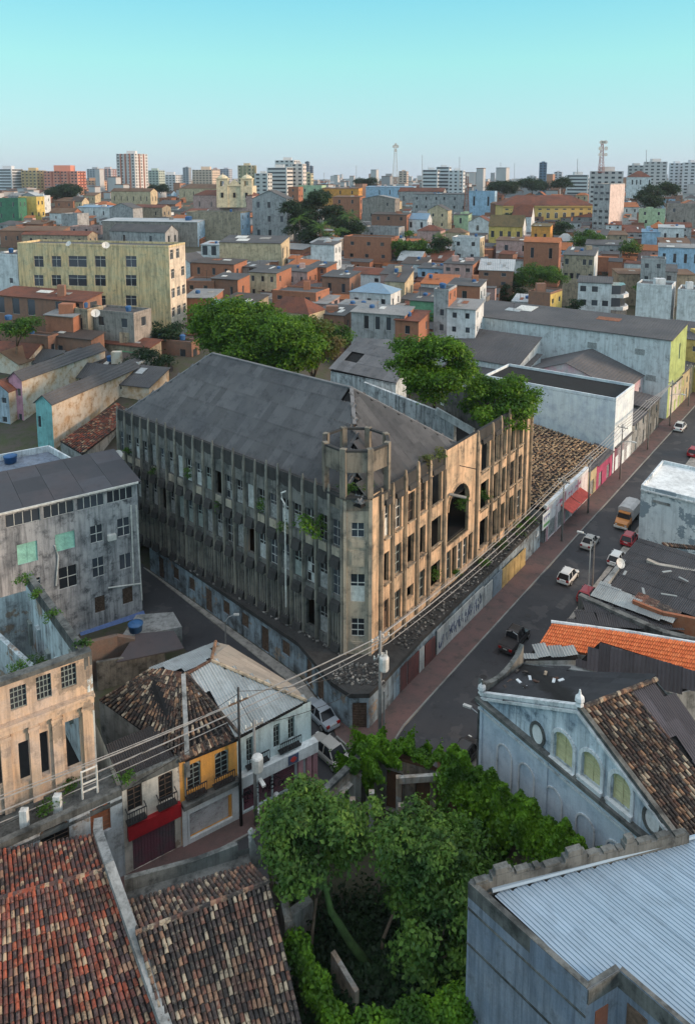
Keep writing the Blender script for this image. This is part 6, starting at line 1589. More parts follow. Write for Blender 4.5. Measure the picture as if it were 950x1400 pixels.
data = [
 # left hill, in front of the yellow block
 (-8, 114, 413, 452, 'brick2', 'r', 'shed', 'brick porch house with long red tile roof below the yellow block', dict(D=160, extra=3, wins=(1, 6), side=6, rise=1.2, wh=.6, ww=2.2)),
 (62, 100, 434, 464, 'brick', 'g', 'slab', 'bright brick box house with one small window below the porch house', dict(D=157, extra=3, wins=(1, 1), side=5, ww=.9)),
 (100, 120, 425, 470, 'stone', 'd', 'flat', 'narrow stained house between the brick box and the concrete box', dict(D=158, extra=3, wins=(1, 1), side=5, ww=1.2)),
 (121, 183, 430, 490, 'conc', 'd', 'flat', 'stained concrete box house with a purple tank in front of the yellow block', dict(D=156, extra=3, wins=(2, 2), side=6, ww=1.6)),
 (-10, 66, 462, 492, 'brick2', 'd', 'flat', 'crumbling brick wall house at the foot of the left hill', dict(D=154, extra=2, wins=(1, 4), side=3)),
 (66, 125, 465, 500, 'brick2', 'd2', 'slab', 'low brick house with dark roof under the concrete box', dict(D=153, extra=2, wins=(1, 2), side=4)),
 (125, 205, 476, 505, 'stone', 'r', 'slab', 'low stone house with dark red roof left of the bright tree', dict(D=154, extra=3, wins=(1, 3), side=4)),
 (186, 262, 470, 500, 'brick2', 'd', 'flat', 'brick garden wall house right of the concrete box', dict(D=158, extra=4, wins=(1, 3), side=3)),
 (-14, 24, 350, 420, 'white', 'd', 'flat', 'white stair house squeezed left of the yellow block', dict(D=185, wins=(3, 2))),
 # behind the yellow block
 (150, 226, 318, 340, 'grey', 'd', 'gx', 'dark gabled house rising behind the yellow block roof', dict(side=10, rise=3, wins=(1, 2))),
 (140, 270, 304, 334, 'conc', 'w', 'slab', 'long concrete house with white sheet roof behind the yellow block', dict(a=-12, side=12, wins=(0, 0), swins=(2, 2), sk='blue')),
 (0, 84, 316, 336, 'brick2', 'b', 'shed', 'long low house with brown tile roof at the far left', dict(a=-5, wins=(1, 5))),
 (30, 120, 322, 340, 'stone', 'r', 'gx', 'low gabled house with red roof just behind the yellow block', dict(a=-10, wins=(1, 4))),
 (-6, 25, 272, 304, 'dgreen', 'd', 'flat', 'dark green house at the far left edge', dict(wins=(2, 2), a=-8)),
 (25, 50, 270, 301, 'yel', 'd', 'flat', 'bright yellow house next to the dark green house', dict(wins=(2, 2), a=-8)),
 (50, 60, 268, 291, 'white', 'g', 'flat', 'slim white house beside the yellow house', dict(wins=(2, 1), a=-8)),
 (84, 106, 293, 316, 'grey', 'd', 'flat', 'grey blank house left of the blue-roofed sheds', dict(wins=(0, 0))),
 (106, 150, 284, 300, 'white', 'bl', 'slab', 'low white house with light blue roof in the left middle distance', dict(wins=(1, 3))),
 (152, 206, 262, 282, 'cream', 'b', 'gx', 'house with brown roof and row of dark openings below the skyline', dict(wins=(1, 6), rise=2.5)),
 (150, 182, 285, 305, 'grey', 'd', 'gy', 'grey gable-fronted house near the blue roof', dict(wins=(0, 0), rise=3)),
 (182, 222, 284, 300, 'stone', 'r', 'gx', 'stone house with red roof right of the grey gable', dict(wins=(1, 2))),
 (255, 329, 291, 332, 'stone', 'd', 'flat', 'big blank stone-coloured block with blue balconied end', dict(a=-14, side=12, wins=(0, 0), swins=(3, 2), sk='blue')),
 (345, 392, 272, 330, 'grey', 'd', 'gy', 'tall dark grey gabled house beside the palm grove', dict(a=-16, wins=(3, 3), rise=4)),
 (264, 345, 268, 292, 'pink', 'r', 'hip', 'broad house with red-brown hipped roof before the twin-towered church', dict(wins=(1, 5), rise=4, side=14)),
 (245, 300, 258, 275, 'cream', 'b', 'hip', 'brown hip-roofed house left of the twin-towered church', dict(wins=(1, 4), rise=4, side=14)),
 (275, 331, 336, 358, 'white', 'w', 'slab', 'white porch house with tall glazed openings above the brick houses', dict(wins=(1, 5), wh=.6, ww=2.4, a=-14)),
 (300, 384, 333, 366, 'cream', 'd', 'shed', 'long cream house with large dark roof beside the grove', dict(a=-12, wins=(0, 0), side=12, swins=(1, 2), rise=2)),
 (425, 457, 335, 372, 'white', 'd', 'slab', 'white-blue house at the foot of the palm grove', dict(wins=(0, 0), swins=(2, 2), side=7)),
 (394, 408, 256, 282, 'brick', 'd', 'flat', 'narrow red brick house right of the gabled grey house', dict(wins=(3, 1))),
 (407, 440, 254, 280, 'ltgreen', 'd', 'flat', 'pale green block behind the palm grove', dict(wins=(2, 2))),
 (440, 490, 258, 282, 'orange', 'b', 'slab', 'orange house on the ridge behind the palm grove', dict(wins=(2, 3))),
 (455, 492, 270, 296, 'brick', 'b', 'slab', 'red brick house right behind the palms', dict(wins=(2, 2))),
 # brick hillside in the centre
 (250, 292, 386, 418, 'brick2', 'd', 'flat', 'dull brick house beside the yellow block end wall', dict(wins=(2, 2), a=-8)),
 (252, 290, 408, 446, 'brick', 'g', 'slab', 'blank brick house low beside the yellow block end wall', dict(wins=(1, 1), a=-8)),
 (289, 325, 383, 420, 'brick2', 'd', 'slab', 'brick house with dark roof and bright side just above the big tree', dict(sk='brick', wins=(1, 2), side=7)),
 (340, 378, 374, 412, 'cream', 'd', 'slab', 'peach house with long dark roof above the big tree', dict(sk='brick', wins=(2, 3), side=10)),
 (262, 320, 362, 386, 'brick', 'd2', 'slab', 'wide brick house under the white porch house', dict(wins=(1, 3))),
 (320, 352, 366, 384, 'conc', 'd', 'slab', 'small open concrete house with dark roof, centre left', dict(wins=(1, 2), wh=.6, ww=2)),
 (378, 420, 372, 396, 'pink', 'd', 'slab', 'pinkish brick house row below the cream dark-roofed house', dict(sk='brick', wins=(1, 3))),
 (372, 432, 402, 436, 'brick', 'd', 'flat', 'large raw brick house with terrace right of the bright tree', dict(wins=(2, 3), side=9)),
 (405, 446, 416, 438, 'pink', 'g', 'slab', 'open pavilion house with grey roof right of the bright tree', dict(wins=(1, 3), wh=.7, ww=2.2)),
 (420, 446, 366, 392, 'brick', 'd', 'slab', 'brick house with balcony beside the white-blue house', dict(wins=(2, 2), wh=.5)),
 (440, 478, 380, 412, 'brick2', 'd', 'slab', 'dull brick house on the slope below the white-blue house', dict(wins=(1, 2))),
 (430, 470, 432, 458, 'brick2', 'd', 'slab', 'low brick house with dark roof by the pavilion', dict(wins=(1, 1))),
 (455, 500, 425, 450, 'conc', 'g', 'slab', 'small grey house right of the pavilion', dict(wins=(1, 2))),
 (470, 535, 326, 360, 'brick', 'd2', 'flat', 'broad orange brick house left of the round green tree', dict(wins=(2, 3), side=10)),
 (528, 545, 328, 352, 'grey', 'd', 'flat', 'slim grey house attached to the broad brick house', dict(wins=(2, 1))),
 # centre
 (495, 540, 272, 302, 'conc', 'g', 'gy', 'grey concrete gabled house in the centre distance', dict(wins=(2, 2), rise=2)),
 (545, 606, 262, 282, 'grey', 'r', 'gx', 'long house with rusty brown roof in the centre distance', dict(wins=(1, 4), rise=3)),
 (500, 565, 256, 272, 'blue', 'bl', 'slab', 'pale blue-roofed long shed near the lattice mast', dict(wins=(1, 5))),
 (564, 640, 266, 290, 'grey', 'd', 'slab', 'long blue-grey block below the white skyline slab', dict(wins=(2, 6))),
 (640, 676, 262, 292, 'blue', 'g', 'flat', 'blue-grey blank house right of the red lattice mast', dict(wins=(1, 2))),
 (508, 556, 294, 318, 'brick2', 'd2', 'slab', 'brick house with white balcony in the centre', dict(wins=(2, 3), sk='brick')),
 (497, 545, 312, 332, 'grey', 'd', 'flat', 'grey house with teal door behind the broad brick house', dict(wins=(1, 2))),
 (553, 584, 300, 318, 'white', 'bl', 'gx', 'white house with a vivid blue solar roof', dict(wins=(1, 2), rise=3)),
 (584, 612, 288, 314, 'cream', 'd', 'gy', 'cream gable-fronted house near the solar roof', dict(wins=(2, 2), rise=3, sk='cream')),
 (570, 602, 316, 334, 'pink', 'r', 'hip', 'low house with red hipped roof in the centre', dict(wins=(1, 2), rise=2.5)),
 (620, 640, 294, 312, 'ltgreen', 'd', 'slab', 'small turquoise house under the red mast', dict(wins=(1, 1))),
 (640, 670, 304, 322, 'white', 'r', 'gy', 'small white house with arched window and dark red roof', dict(wins=(1, 1), rise=3, style='arch')),
 (668, 714, 310, 334, 'yel', 'm', 'gx', 'old house with mossy tile roof and white gable side', dict(wins=(1, 4), sk='white', rise=5, side=11)),
 (700, 726, 296, 318, 'white', 'r', 'gx', 'white-gabled house with steep red tile roof before the palace', dict(sk='white', wins=(0, 0), swins=(1, 1), rise=6, side=12)),
 (670, 702, 279, 300, 'brick2', 'b', 'slab', 'brown wooden-looking house left of the palace corner', dict(wins=(0, 0))),
 (726, 752, 310, 340, 'orange', 'm', 'slab', 'bright orange-yellow house before the palace', dict(wins=(1, 2), sk='orange')),
 (678, 728, 330, 352, 'pink', 'b', 'slab', 'pinkish low house below the mossy roof', dict(wins=(1, 2))),
 (716, 764, 332, 366, 'brick', 'o', 'gx', 'orange brick house with orange tile roof beside the green tree', dict(wins=(1, 2), sk='brick')),
 (618, 656, 326, 360, 'white', 'g', 'flat', 'white two-storey house with grey side terrace in the centre', dict(wins=(2, 2), sk='cream')),
 (606, 646, 362, 394, 'pink', 'd', 'slab', 'mauve two-storey house with tall bright brick side', dict(wins=(2, 3), sk='brick', side=11)),
 (571, 605, 368, 386, 'blue', 'd', 'slab', 'sky-blue house in the middle of the hillside', dict(wins=(1, 2))),
 (548, 580, 362, 380, 'white', 'd2', 'shed', 'white house with brown roof left of the sky-blue house', dict(wins=(1, 2))),
 (575, 618, 390, 405, 'white', 'o', 'shed', 'white house with orange sheet roof below the sky-blue house', dict(wins=(1, 1), rise=2)),
 (480, 524, 376, 392, 'white', 'r', 'gx', 'white house with rusty red roof left of centre', dict(wins=(1, 2))),
 (520, 552, 376, 402, 'pink', 'd', 'shed', 'pinkish house with sloping dark roof, centre hillside', dict(wins=(1, 1), rise=2)),
 (478, 534, 402, 428, 'white', 'bl', 'hip', 'white house with light blue hipped roof', dict(wins=(1, 3), rise=2.2)),
 (526, 553, 386, 416, 'cream', 'd', 'shed', 'cream stained house right of the blue hipped roof', dict(wins=(1, 1), rise=3)),
 (560, 594, 413, 444, 'green', 'd', 'slab', 'green-walled house with dark roof by the small palm', dict(wins=(1, 1))),
 (593, 613, 398, 462, 'grey', 'd', 'flat', 'tall narrow grey house with dark top window', dict(wins=(3, 1), sk='brick', side=8)),
 (611, 650, 424, 464, 'white', 'g', 'slab', 'white and concrete house with ribbed roof behind the brick chimney', dict(wins=(2, 2), side=9)),
 (612, 656, 392, 420, 'brick', 'd', 'slab', 'brick house with white end beside the dark trees', dict(wins=(1, 1), sk='white')),
 (480, 553, 432, 466, 'grey', 'g', 'slab', 'house with pale grey roofs and brick right end behind the rear wing', dict(wins=(1, 5), sk='brick', side=7, wh=.55)),
 (540, 572, 440, 468, 'brick', 'r', 'slab', 'small brick house with pink terrace by the palm', dict(wins=(1, 1))),
 # right
 (700, 730, 414, 446, 'white', 'w', 'slab', 'white shack with pale roof left of the yellow house', dict(D=212, wins=(2, 2), sk='brick')),
 (722, 752, 402, 448, 'brick2', 'd', 'flat', 'tall yellow-sided house right of the white shack', dict(D=205, wins=(0, 0), sk='yel', side=9, swins=(2, 2), a=-37)),
 (770, 812, 350, 390, 'stone', 'd', 'slab', 'long mouldy warehouse with dark roof and white side', dict(D=250, wins=(2, 5), sk='white', side=22, swins=(0, 0))),
 (876, 910, 356, 392, 'grey', 'd', 'flat', 'grey house with small annex right of the mouldy warehouse', dict(D=245, wins=(2, 2))),
 (870, 918, 392, 452, 'white', 'd', 'flat', 'tall blank blue-white tower block beside the curved white building', dict(D=200, wins=(0, 0), swins=(3, 3), side=9, a=-30)),
 (926, 975, 400, 455, 'white', 'd', 'flat', 'blue-white block at the right edge', dict(D=195, wins=(0, 0), a=-30)),
 (845, 950, 376, 396, 'stone', 'b', 'slab', 'long low brown wall house behind the curved white building', dict(D=262, wins=(0, 0), a=-6)),
 (800, 850, 336, 352, 'grey', 'd', 'shed', 'small dark-roofed houses beside the pink-white slab', dict(wins=(1, 2))),
 (877, 902, 318, 338, 'blue', 'bl', 'slab', 'deep blue shed right of the pink-white slab', dict(wins=(0, 0))),
 (900, 935, 312, 340, 'white', 'w', 'slab', 'white shed house beside the deep blue shed', dict(wins=(1, 2))),
 (873, 909, 287, 310, 'ltgreen', 'g', 'flat', 'mint green house right of the pink-white slab', dict(wins=(2, 2))),
 (912, 962, 280, 312, 'conc', 'b', 'flat', 'brown-grey block at the right beside the mint house', dict(wins=(2, 3))),
 (900, 960, 340, 372, 'blue', 'g', 'slab', 'blue-white wide house at the right edge', dict(D=280, wins=(1, 4))),
 (880, 925, 372, 390, 'grey', 'd', 'shed', 'low grey-roofed house above the blue-white tower block', dict(D=255, wins=(1, 2))),
 (905, 950, 455, 490, 'cream', 'd', 'slab', 'cream house with dark roof beyond the lime-green end', dict(D=176, wins=(2, 2), a=-37)),
 (935, 990, 470, 520, 'yel', 'd', 'slab', 'yellowish house at the right edge of the street', dict(D=165, wins=(2, 2), a=-37)),
]
for d in data: mh(*d[:8], **dict(dict(clutter=True, wh=rnd.uniform(.3, .45), ww=rnd.uniform(.9, 1.6)), **d[8]))
# curved white building with balconies
T, d3 = mh(790, 836, 388, 446, 'white', 'd', 'slab', 'white three-storey building with rounded corner and balconies', a=-20, side=9, wins=(3, 3), swins=(3, 2), D=222, ww=1.8, name='balcony_building', cat='building')
for z in (4.6, 8.4):
    q = MB(); zz = d3['zb'] + z; fr = d3['FR']; q.prism([fr - d3['e'] * 1, fr + d3['e'] * 3.5 + d3['inn'] * .6, fr + d3['e'] * 5 + d3['inn'] * 4, fr + d3['e'] * 4.4 + d3['inn'] * 8, fr + d3['inn'] * 8], zz, zz + 1.1); part('balcony', q, W['white'], T)
    q = MB(); q.prism([fr, fr + d3['e'] * 2.6 + d3['inn'] * .8, fr + d3['e'] * 4 + d3['inn'] * 4, fr + d3['e'] * 3.4 + d3['inn'] * 8, fr + d3['inn'] * 8], zz + 1.1, zz + 3.8); part('balcony_room', q, M['glass'], T)
q = MB(); q.prism([d3['FR'], d3['FR'] + d3['e'] * 4.4 + d3['inn'] * 1, d3['FR'] + d3['e'] * 4.6 + d3['inn'] * 8, d3['FR'] + d3['inn'] * 8], d3['zb'] - 6, d3['zb'] + 4.5); part('basement', q, W['conc'], T)
q = MB(); a = DP(606, 418, 186); q.box(a.x - .9, a.y - .9, a.z - 16, a.x + .9, a.y + .9, a.z); solo('chimney_stack', q, W['brick'], 'tall square brick chimney stack behind the roof tree', 'chimney')
# the yellow palace
m_pal = plaster('palace yellow', (.56, .40, .14), amt=.15, streak=.25, dirt=(.22, .16, .08), c2=(.54, .40, .17))
T, d4 = house('palace', 'long yellow palace with red tile roof and two window rows', 'palace', 687, 811, 281, 318, 440, 3, 22, m_pal, 'hip', FR_, wins=(0, 0), swins=(0, 0), rise=6, extra=8, over=.9)
reserved.append((680, 815, 262, 318))
for k in range(11):
    u = d4['L'] * (k + .5) / 11
    for z, h, st in ((2.0, 3.6, 'grid22'), (8.6, 3.4, 'arch' if 3 < k < 8 else 'grid22'), (13.6, .8, 'plain')):
        q = window(T, d4['FL'], d4['FR'], (u - 1.0, u + 1.0, d4['zb'] + z, d4['zb'] + z + h), st, M['frame_w'], M['glass'], -.08)
q = MB(); q.beam(d4['FL'] + V3(0, 0, d4['zt'] - .4) - d4['inn'] * .3, d4['FR'] + V3(0, 0, d4['zt'] - .4) - d4['inn'] * .3, .8, .8); part('cornice', q, m_pal, T)
# slab block beside it
W['pw'] = plaster('pinkish white slab', (.60, .50, .47), amt=.35, streak=.55, dirt=(.25, .20, .19))
mh(811, 834, 252, 328, 'grey', 'd', 'flat', 'dark-fronted ten-storey block with blank pinkish-white side beside the palace', a=-35, side=30, wins=(9, 3), swins=(0, 0), D=400, sk='pw', cat='building', name='apartment_block', ww=2.0)
mh(856, 890, 242, 258, 'white', 'r', 'hip', 'white villa with red hipped roof below the right skyline', wins=(1, 6), rise=5, side=16, D=600)
# twin-towered church
CT = thing('twin_tower_church', 'cream church with twin bell towers on the skyline', 'church', DP(321, 272, 520))
ct = DP(321, 272, 520); cm = plaster('church cream', (.62, .54, .38), amt=.25, streak=.35, dirt=(.2, .17, .12))
k_ = 520 / 1000; zb = ct.z - 6
def cbox(x0, x1, y0, y1, z0, z1): q = MB(); q.box(ct.x + x0, ct.y + y0, z0, ct.x + x1, ct.y + y1, z1); return q
part('nave', cbox(-12, 12, 0, 30, zb, ct.z + 9), cm, CT)
for sx in (-1, 1):
    x = sx * 8.6
    q = MB(); a = Vector((ct.x + x - 4, ct.y - 1, 0)); b = Vector((ct.x + x + 4, ct.y - 1, 0)); bb = b + V3(0, 8, 0); ab = a + V3(0, 8, 0)
    for p, r_ in ((a, b), (b, bb), (bb, ab), (ab, a)): wall(q, p, r_, zb, ct.z + 14, [(2.6, 5.4, ct.z + 9, ct.z + 12.6)], .8)
    part('bell_tower', q, cm, CT)
    q = MB(); q.box(ct.x + x - 4.5, ct.y - 1.5, ct.z + 14, ct.x + x + 4.5, ct.y + 7.5, ct.z + 14.6); q.lathe((ct.x + x, ct.y + 3, ct.z + 14.6), [(3.8, 0), (3.4, 1), (2.0, 2.0), (.3, 2.6), (.1, 4)], 8); part('tower_cap', q, cm, CT)
q = MB(); q.add([(ct.x - 5, ct.y - .8, ct.z + 9), (ct.x + 5, ct.y - .8, ct.z + 9), (ct.x, ct.y - .8, ct.z + 14), (ct.x - 5, ct.y + 1, ct.z + 9), (ct.x + 5, ct.y + 1, ct.z + 9), (ct.x, ct.y + 1, ct.z + 14)], [(0, 1, 2), (5, 4, 3), (0, 2, 5, 3), (1, 4, 5, 2)]); part('pediment', q, cm, CT)
for dx in (-8.6, 0, 8.6):
    q = MB(); q.box(ct.x + dx - .9, ct.y - 1.25, ct.z + 1, ct.x + dx + .9, ct.y - .95, ct.z + 4.5); part('window', q, M['dark'], CT)
reserved.append((290, 350, 240, 274))
# skyline
def tower(xl, xr, yt, D, c, label, a=-20, side=None, floors=None, cols=None, band=False, c2=None, top=True, cat='tower block'):
    wm = simple('skyline ' + label, c, .9, var=.08, scale=.05); c_, L = house_at(xr, xl, yt, D, a); ar = R(a)
    e = Vector((math.cos(ar), math.sin(ar), 0)); inn = Vector((-e.y, e.x, 0)); FRc = V3(c_.x, c_.y); FLc = FRc - e * L; side = side or L * .7
    zb = float(terrain(c_.x, c_.y)) - 6; zt = c_.z; t = thing('tower_block', label, cat, (FLc.x, FLc.y, zb), 'skyline tower blocks')
    q = MB(); q.prism([FLc, FRc, FRc + inn * side, FLc + inn * side], zb, zt); 
    part('body', q, wm, t)
    q = MB(); fl = floors or max(3, int((zt - zb) / 3.2)); 
    for (p, d, n, Lw) in ((FLc, e, -inn, L), (FRc, inn, e, side)):
        nc = cols or max(2, int(Lw / 4.5))
        for f in range(fl):
            z = zb + (f + .45) * (zt - zb) / fl; hh = (zt - zb) / fl * .42
            if band: q.beam(p + d * Lw * .06 + n * .02 + V3(0, 0, z + hh / 2), p + d * Lw * .94 + n * .02 + V3(0, 0, z + hh / 2), .2, hh)
            else:
                for k in range(nc):
                    u = Lw * (k + .25) / nc; w = Lw / nc * .5; A = p + d * u + n * .15 + V3(0, 0, z)
                    q.quad(A, A + d * w, A + d * w + V3(0, 0, hh), A + V3(0, 0, hh))
    part('windows', q, M['glass'], t, kind='stuff')
    if c2:
        q = MB(); m2 = simple('skyline trim ' + label, c2, .9, var=.08, scale=.05)
        for k in range(1, 4): A = FLc + e * L * k / 4 - inn * .3; q.beam(A + V3(0, 0, zb), A + V3(0, 0, zt), 1.6, 1.0, up=(0, 1, 0))
        for k in range(1, 3): A = FRc + inn * side * k / 3 + e * .3; q.beam(A + V3(0, 0, zb), A + V3(0, 0, zt), 1.6, 1.0, up=(0, 1, 0))
        part('facade_strips', q, m2, t, kind='stuff')
    if top:
        q = MB(); m_ = FLc + e * L * .5 + inn * side * .5; q.box(m_.x - L * .2, m_.y - L * .15, zt, m_.x + L * .2, m_.y + L * .15, zt + L * .14); part('roof_house', q, wm, t)
    return t
gw_, pk, cr, gy = (.55, .56, .58), (.56, .32, .27), (.56, .46, .33), (.33, .36, .40)
for a in [(-8, 16, 231, 820, (.55, .57, .60), 'white banded block at the left edge of the skyline', dict(band=True)), (17, 28, 243, 1100, pk, 'dusky pink block behind the white banded block', {}),
          (29, 50, 233, 820, (.55, .42, .25), 'cream-gold tower right of the white banded block', dict(c2=(.48, .36, .20))), (50, 61, 245, 1200, pk, 'small pink block beside the cream-gold tower', {}),
          (60, 106, 234, 800, (.62, .27, .20), 'wide salmon triple block on the left skyline', dict(c2=(.42, .16, .12), side=14)), (112, 134, 247, 1000, (.55, .33, .22), 'low orange-pink block left of the tall tower', {}),
          (119, 134, 231, 1150, gy, 'slim grey tower left of the tall tower', {}), (135, 152, 231, 1050, (.45, .40, .42), 'grey tower with pink side next to the tall tower', dict(c2=(.5, .3, .28))),
          (159, 184, 210, 800, (.55, .54, .54), 'tallest white and red tower on the left skyline', dict(c2=(.42, .2, .15), side=24)), (199, 217, 233, 950, (.38, .44, .40), 'green-grey tower right of the tallest tower', {}),
          (217, 240, 239, 1000, gw_, 'white block right of the green-grey tower', {}), (250, 258, 229, 1300, (.30, .33, .37), 'slim dark tower on the left skyline', {}), (263, 290, 232, 1000, (.55, .45, .37), 'broad cream tower left of the church', {}),
          (287, 298, 231, 1250, (.44, .36, .37), 'pinkish tower behind the broad cream tower', {}), (301, 313, 231, 1250, (.36, .38, .44), 'blue-grey tower above the church', {}), (325, 344, 226, 700, (.50, .43, .31), 'cream tower with dark green crown right of the church', dict(c2=(.3, .3, .2))),
          (348, 366, 237, 620, (.50, .51, .51), 'low white block right of the cream tower', {}), (365, 392, 229, 640, (.54, .54, .54), 'stepped white block with balconies', dict(band=True)), (376, 402, 219, 680, (.56, .56, .56), 'tallest of the stepped white blocks', {}), (398, 414, 224, 650, (.58, .54, .52), 'right-hand stepped white block', {}),
          (413, 425, 237, 800, (.46, .42, .28), 'olive block right of the stepped white blocks', {}), (417, 422, 221, 1200, (.16, .19, .24), 'slim black tower right of the stepped white blocks', {}), (422, 427, 227, 1250, (.14, .17, .22), 'second slim black tower behind the olive block', {}),
          (545, 556, 234, 1000, (.50, .40, .34), 'lone beige tower beside the lattice mast', {}), (577, 598, 232, 700, (.52, .55, .58), 'left wing of the white skyline slab', dict(band=True)), (596, 614, 228, 720, (.54, .57, .60), 'raised middle of the white skyline slab', dict(band=True)), (613, 633, 233, 700, (.54, .57, .60), 'right wing of the white skyline slab', {}),
          (720, 733, 241, 1300, (.46, .48, .52), 'small pale block left of the slim glass tower', {}), (737, 747, 222, 900, (.10, .16, .24), 'slim dark glass tower on the right skyline', {}), (757, 768, 235, 1100, (.46, .45, .48), 'pale block right of the slim glass tower', {}), (774, 804, 239, 700, (.52, .54, .56), 'low white block left of the mast building', dict(band=True)),
          (806, 852, 234, 520, (.50, .48, .48), 'grey-white building carrying the red mast', dict(side=14)), (858, 880, 226, 700, (.40, .41, .42), 'grey stepped block on the right skyline', {}), (880, 912, 221, 720, (.50, .50, .51), 'grey-white stepped block with roof antenna', {}), (915, 935, 223, 760, (.54, .56, .60), 'pale blue-white tower near the right edge', {}), (934, 960, 222, 740, (.54, .55, .58), 'pale tower at the right edge of the skyline', {})]:
    tower(*a[:6], **a[6])
# masts
def mast(px, yb, yt, D, w, label, dishes=(), colr=None, cat='mast'):
    b = DP(px, yb, D); tp = DP(px, yt, D); t = thing('lattice_mast', label, cat, b); h = tp.z - b.z
    cs = [(-1, -1), (1, -1), (1, 1), (-1, 1)]; P = lambda k, f: Vector((b.x + cs[k][0] * w * (1 - .7 * f), b.y + cs[k][1] * w * (1 - .7 * f), b.z + h * f))
    q = MB(); n = 9; th = max(.12, D / 2400)
    for k in range(4): q.beam(P(k, 0), P(k, 1), th, th, up=(0, 1, 0))
    for i in range(n):
        for k in range(4): q.beam(P(k, i / n), P((k + 1) % 4, (i + 1) / n), th * .7, th * .7); q.beam(P(k, i / n), P((k + 1) % 4, i / n), th * .7, th * .7)
    part('lattice', q, colr or M['metal'], t)
    for (f, dx, r) in dishes:
        q = MB(); c = Vector((b.x + dx, b.y - w, b.z + h * f)); q.lathe((0, 0, 0), [(r * .3, 0), (r, .5), (r, .8)], 10)
        q.v = [(c.x + x, c.y - z, c.z + y) for x, y, z in q.v]; part('drum_antenna', q, M['dish'], t)
    return t
m_redm = simple('red mast paint', (.30, .10, .08), .7)
mast(540, 252, 198, 700, 2.6, 'tall white lattice mast with head cluster on the skyline', [(.95, -1.6, 1.5), (.95, 1.6, 1.5), (.85, 0, 1.4), (1.0, 0, 1.3)], M['dish'])
mast(821, 236, 194, 520, 1.7, 'red and white telecom mast stacked with drum antennas', [(.98, -1.6, 1.3), (.98, 1.6, 1.3), (.78, -2, 1.4), (.78, 2, 1.4), (.58, -2, 1.3), (.58, 2, 1.3), (.98, 0, 1.2)], m_redm)
mast(637, 300, 236, 420, 1.5, 'rusty lattice mast standing among the houses', [(.95, 0, .9), (.7, -1.3, .8)], M['rust'])
for px, yb, yt, D, lab in ((577, 256, 212, 700, 'thin pole mast left of the white skyline slab'), (628, 256, 214, 700, 'thin pole mast at the right end of the white slab'), (684, 252, 222, 900, 'thin pole mast right of the slab, first one'), (703, 252, 223, 900, 'thin pole mast right of the slab, second one'), (487, 250, 226, 900, 'thin pole mast left of the lattice mast'), (443, 250, 236, 900, 'short pole mast right of the black towers'), (883, 224, 205, 720, 'thin roof antenna on the stepped grey block'), (789, 238, 217, 700, 'thin antenna on the low white block')):
    b = DP(px, yb, D); tp = DP(px, yt, D); q = MB(); q.tube([b, b.lerp(tp, .5), tp], [.45, .3, .2], 5)
    for f in (.7, .85, .95): c = b.lerp(tp, f); q.beam(c - V3(.8, 0, 0), c + V3(.8, 0, 0), .2, .2)
    solo('antenna_mast', q, M['metal'], lab, 'mast')
# ------------------------------------------------ the rest of the hillside, row by row
sect = [(-10, 150, 'behind the yellow block'), (150, 300, 'left of the twin-towered church'), (300, 420, 'beside the palm grove'), (420, 560, 'left of the rusty mast'), (560, 690, 'below the white skyline slab'), (690, 820, 'around the yellow palace'), (820, 965, 'beyond the pinkish slab block')]
ordn = ['first', 'second', 'third', 'fourth', 'fifth', 'sixth', 'seventh', 'eighth', 'ninth', 'tenth']
wk_n = {'brick': 'brick', 'brick2': 'dull brick', 'conc': 'concrete', 'white': 'white', 'cream': 'cream', 'blue': 'blue', 'yel': 'yellow', 'pink': 'pink', 'grey': 'grey', 'stone': 'stone', 'ltgreen': 'pale green', 'orange': 'orange'}
rk_n = {'d': 'dark', 'd2': 'brown-black', 'g': 'grey', 'w': 'white', 'r': 'red', 'b': 'brown', 'o': 'orange', 'bl': 'blue'}
fr_ = random.Random(77)
rowsY = [254, 261, 268, 276, 285, 294, 304, 315, 327, 339, 352, 366, 380, 395, 411, 428, 446, 462]
def clash(x0, x1, y0, y1): return any(r[0] < x1 - 2 and r[1] > x0 + 2 and abs(r[3] - y1) < 11 for r in reserved)
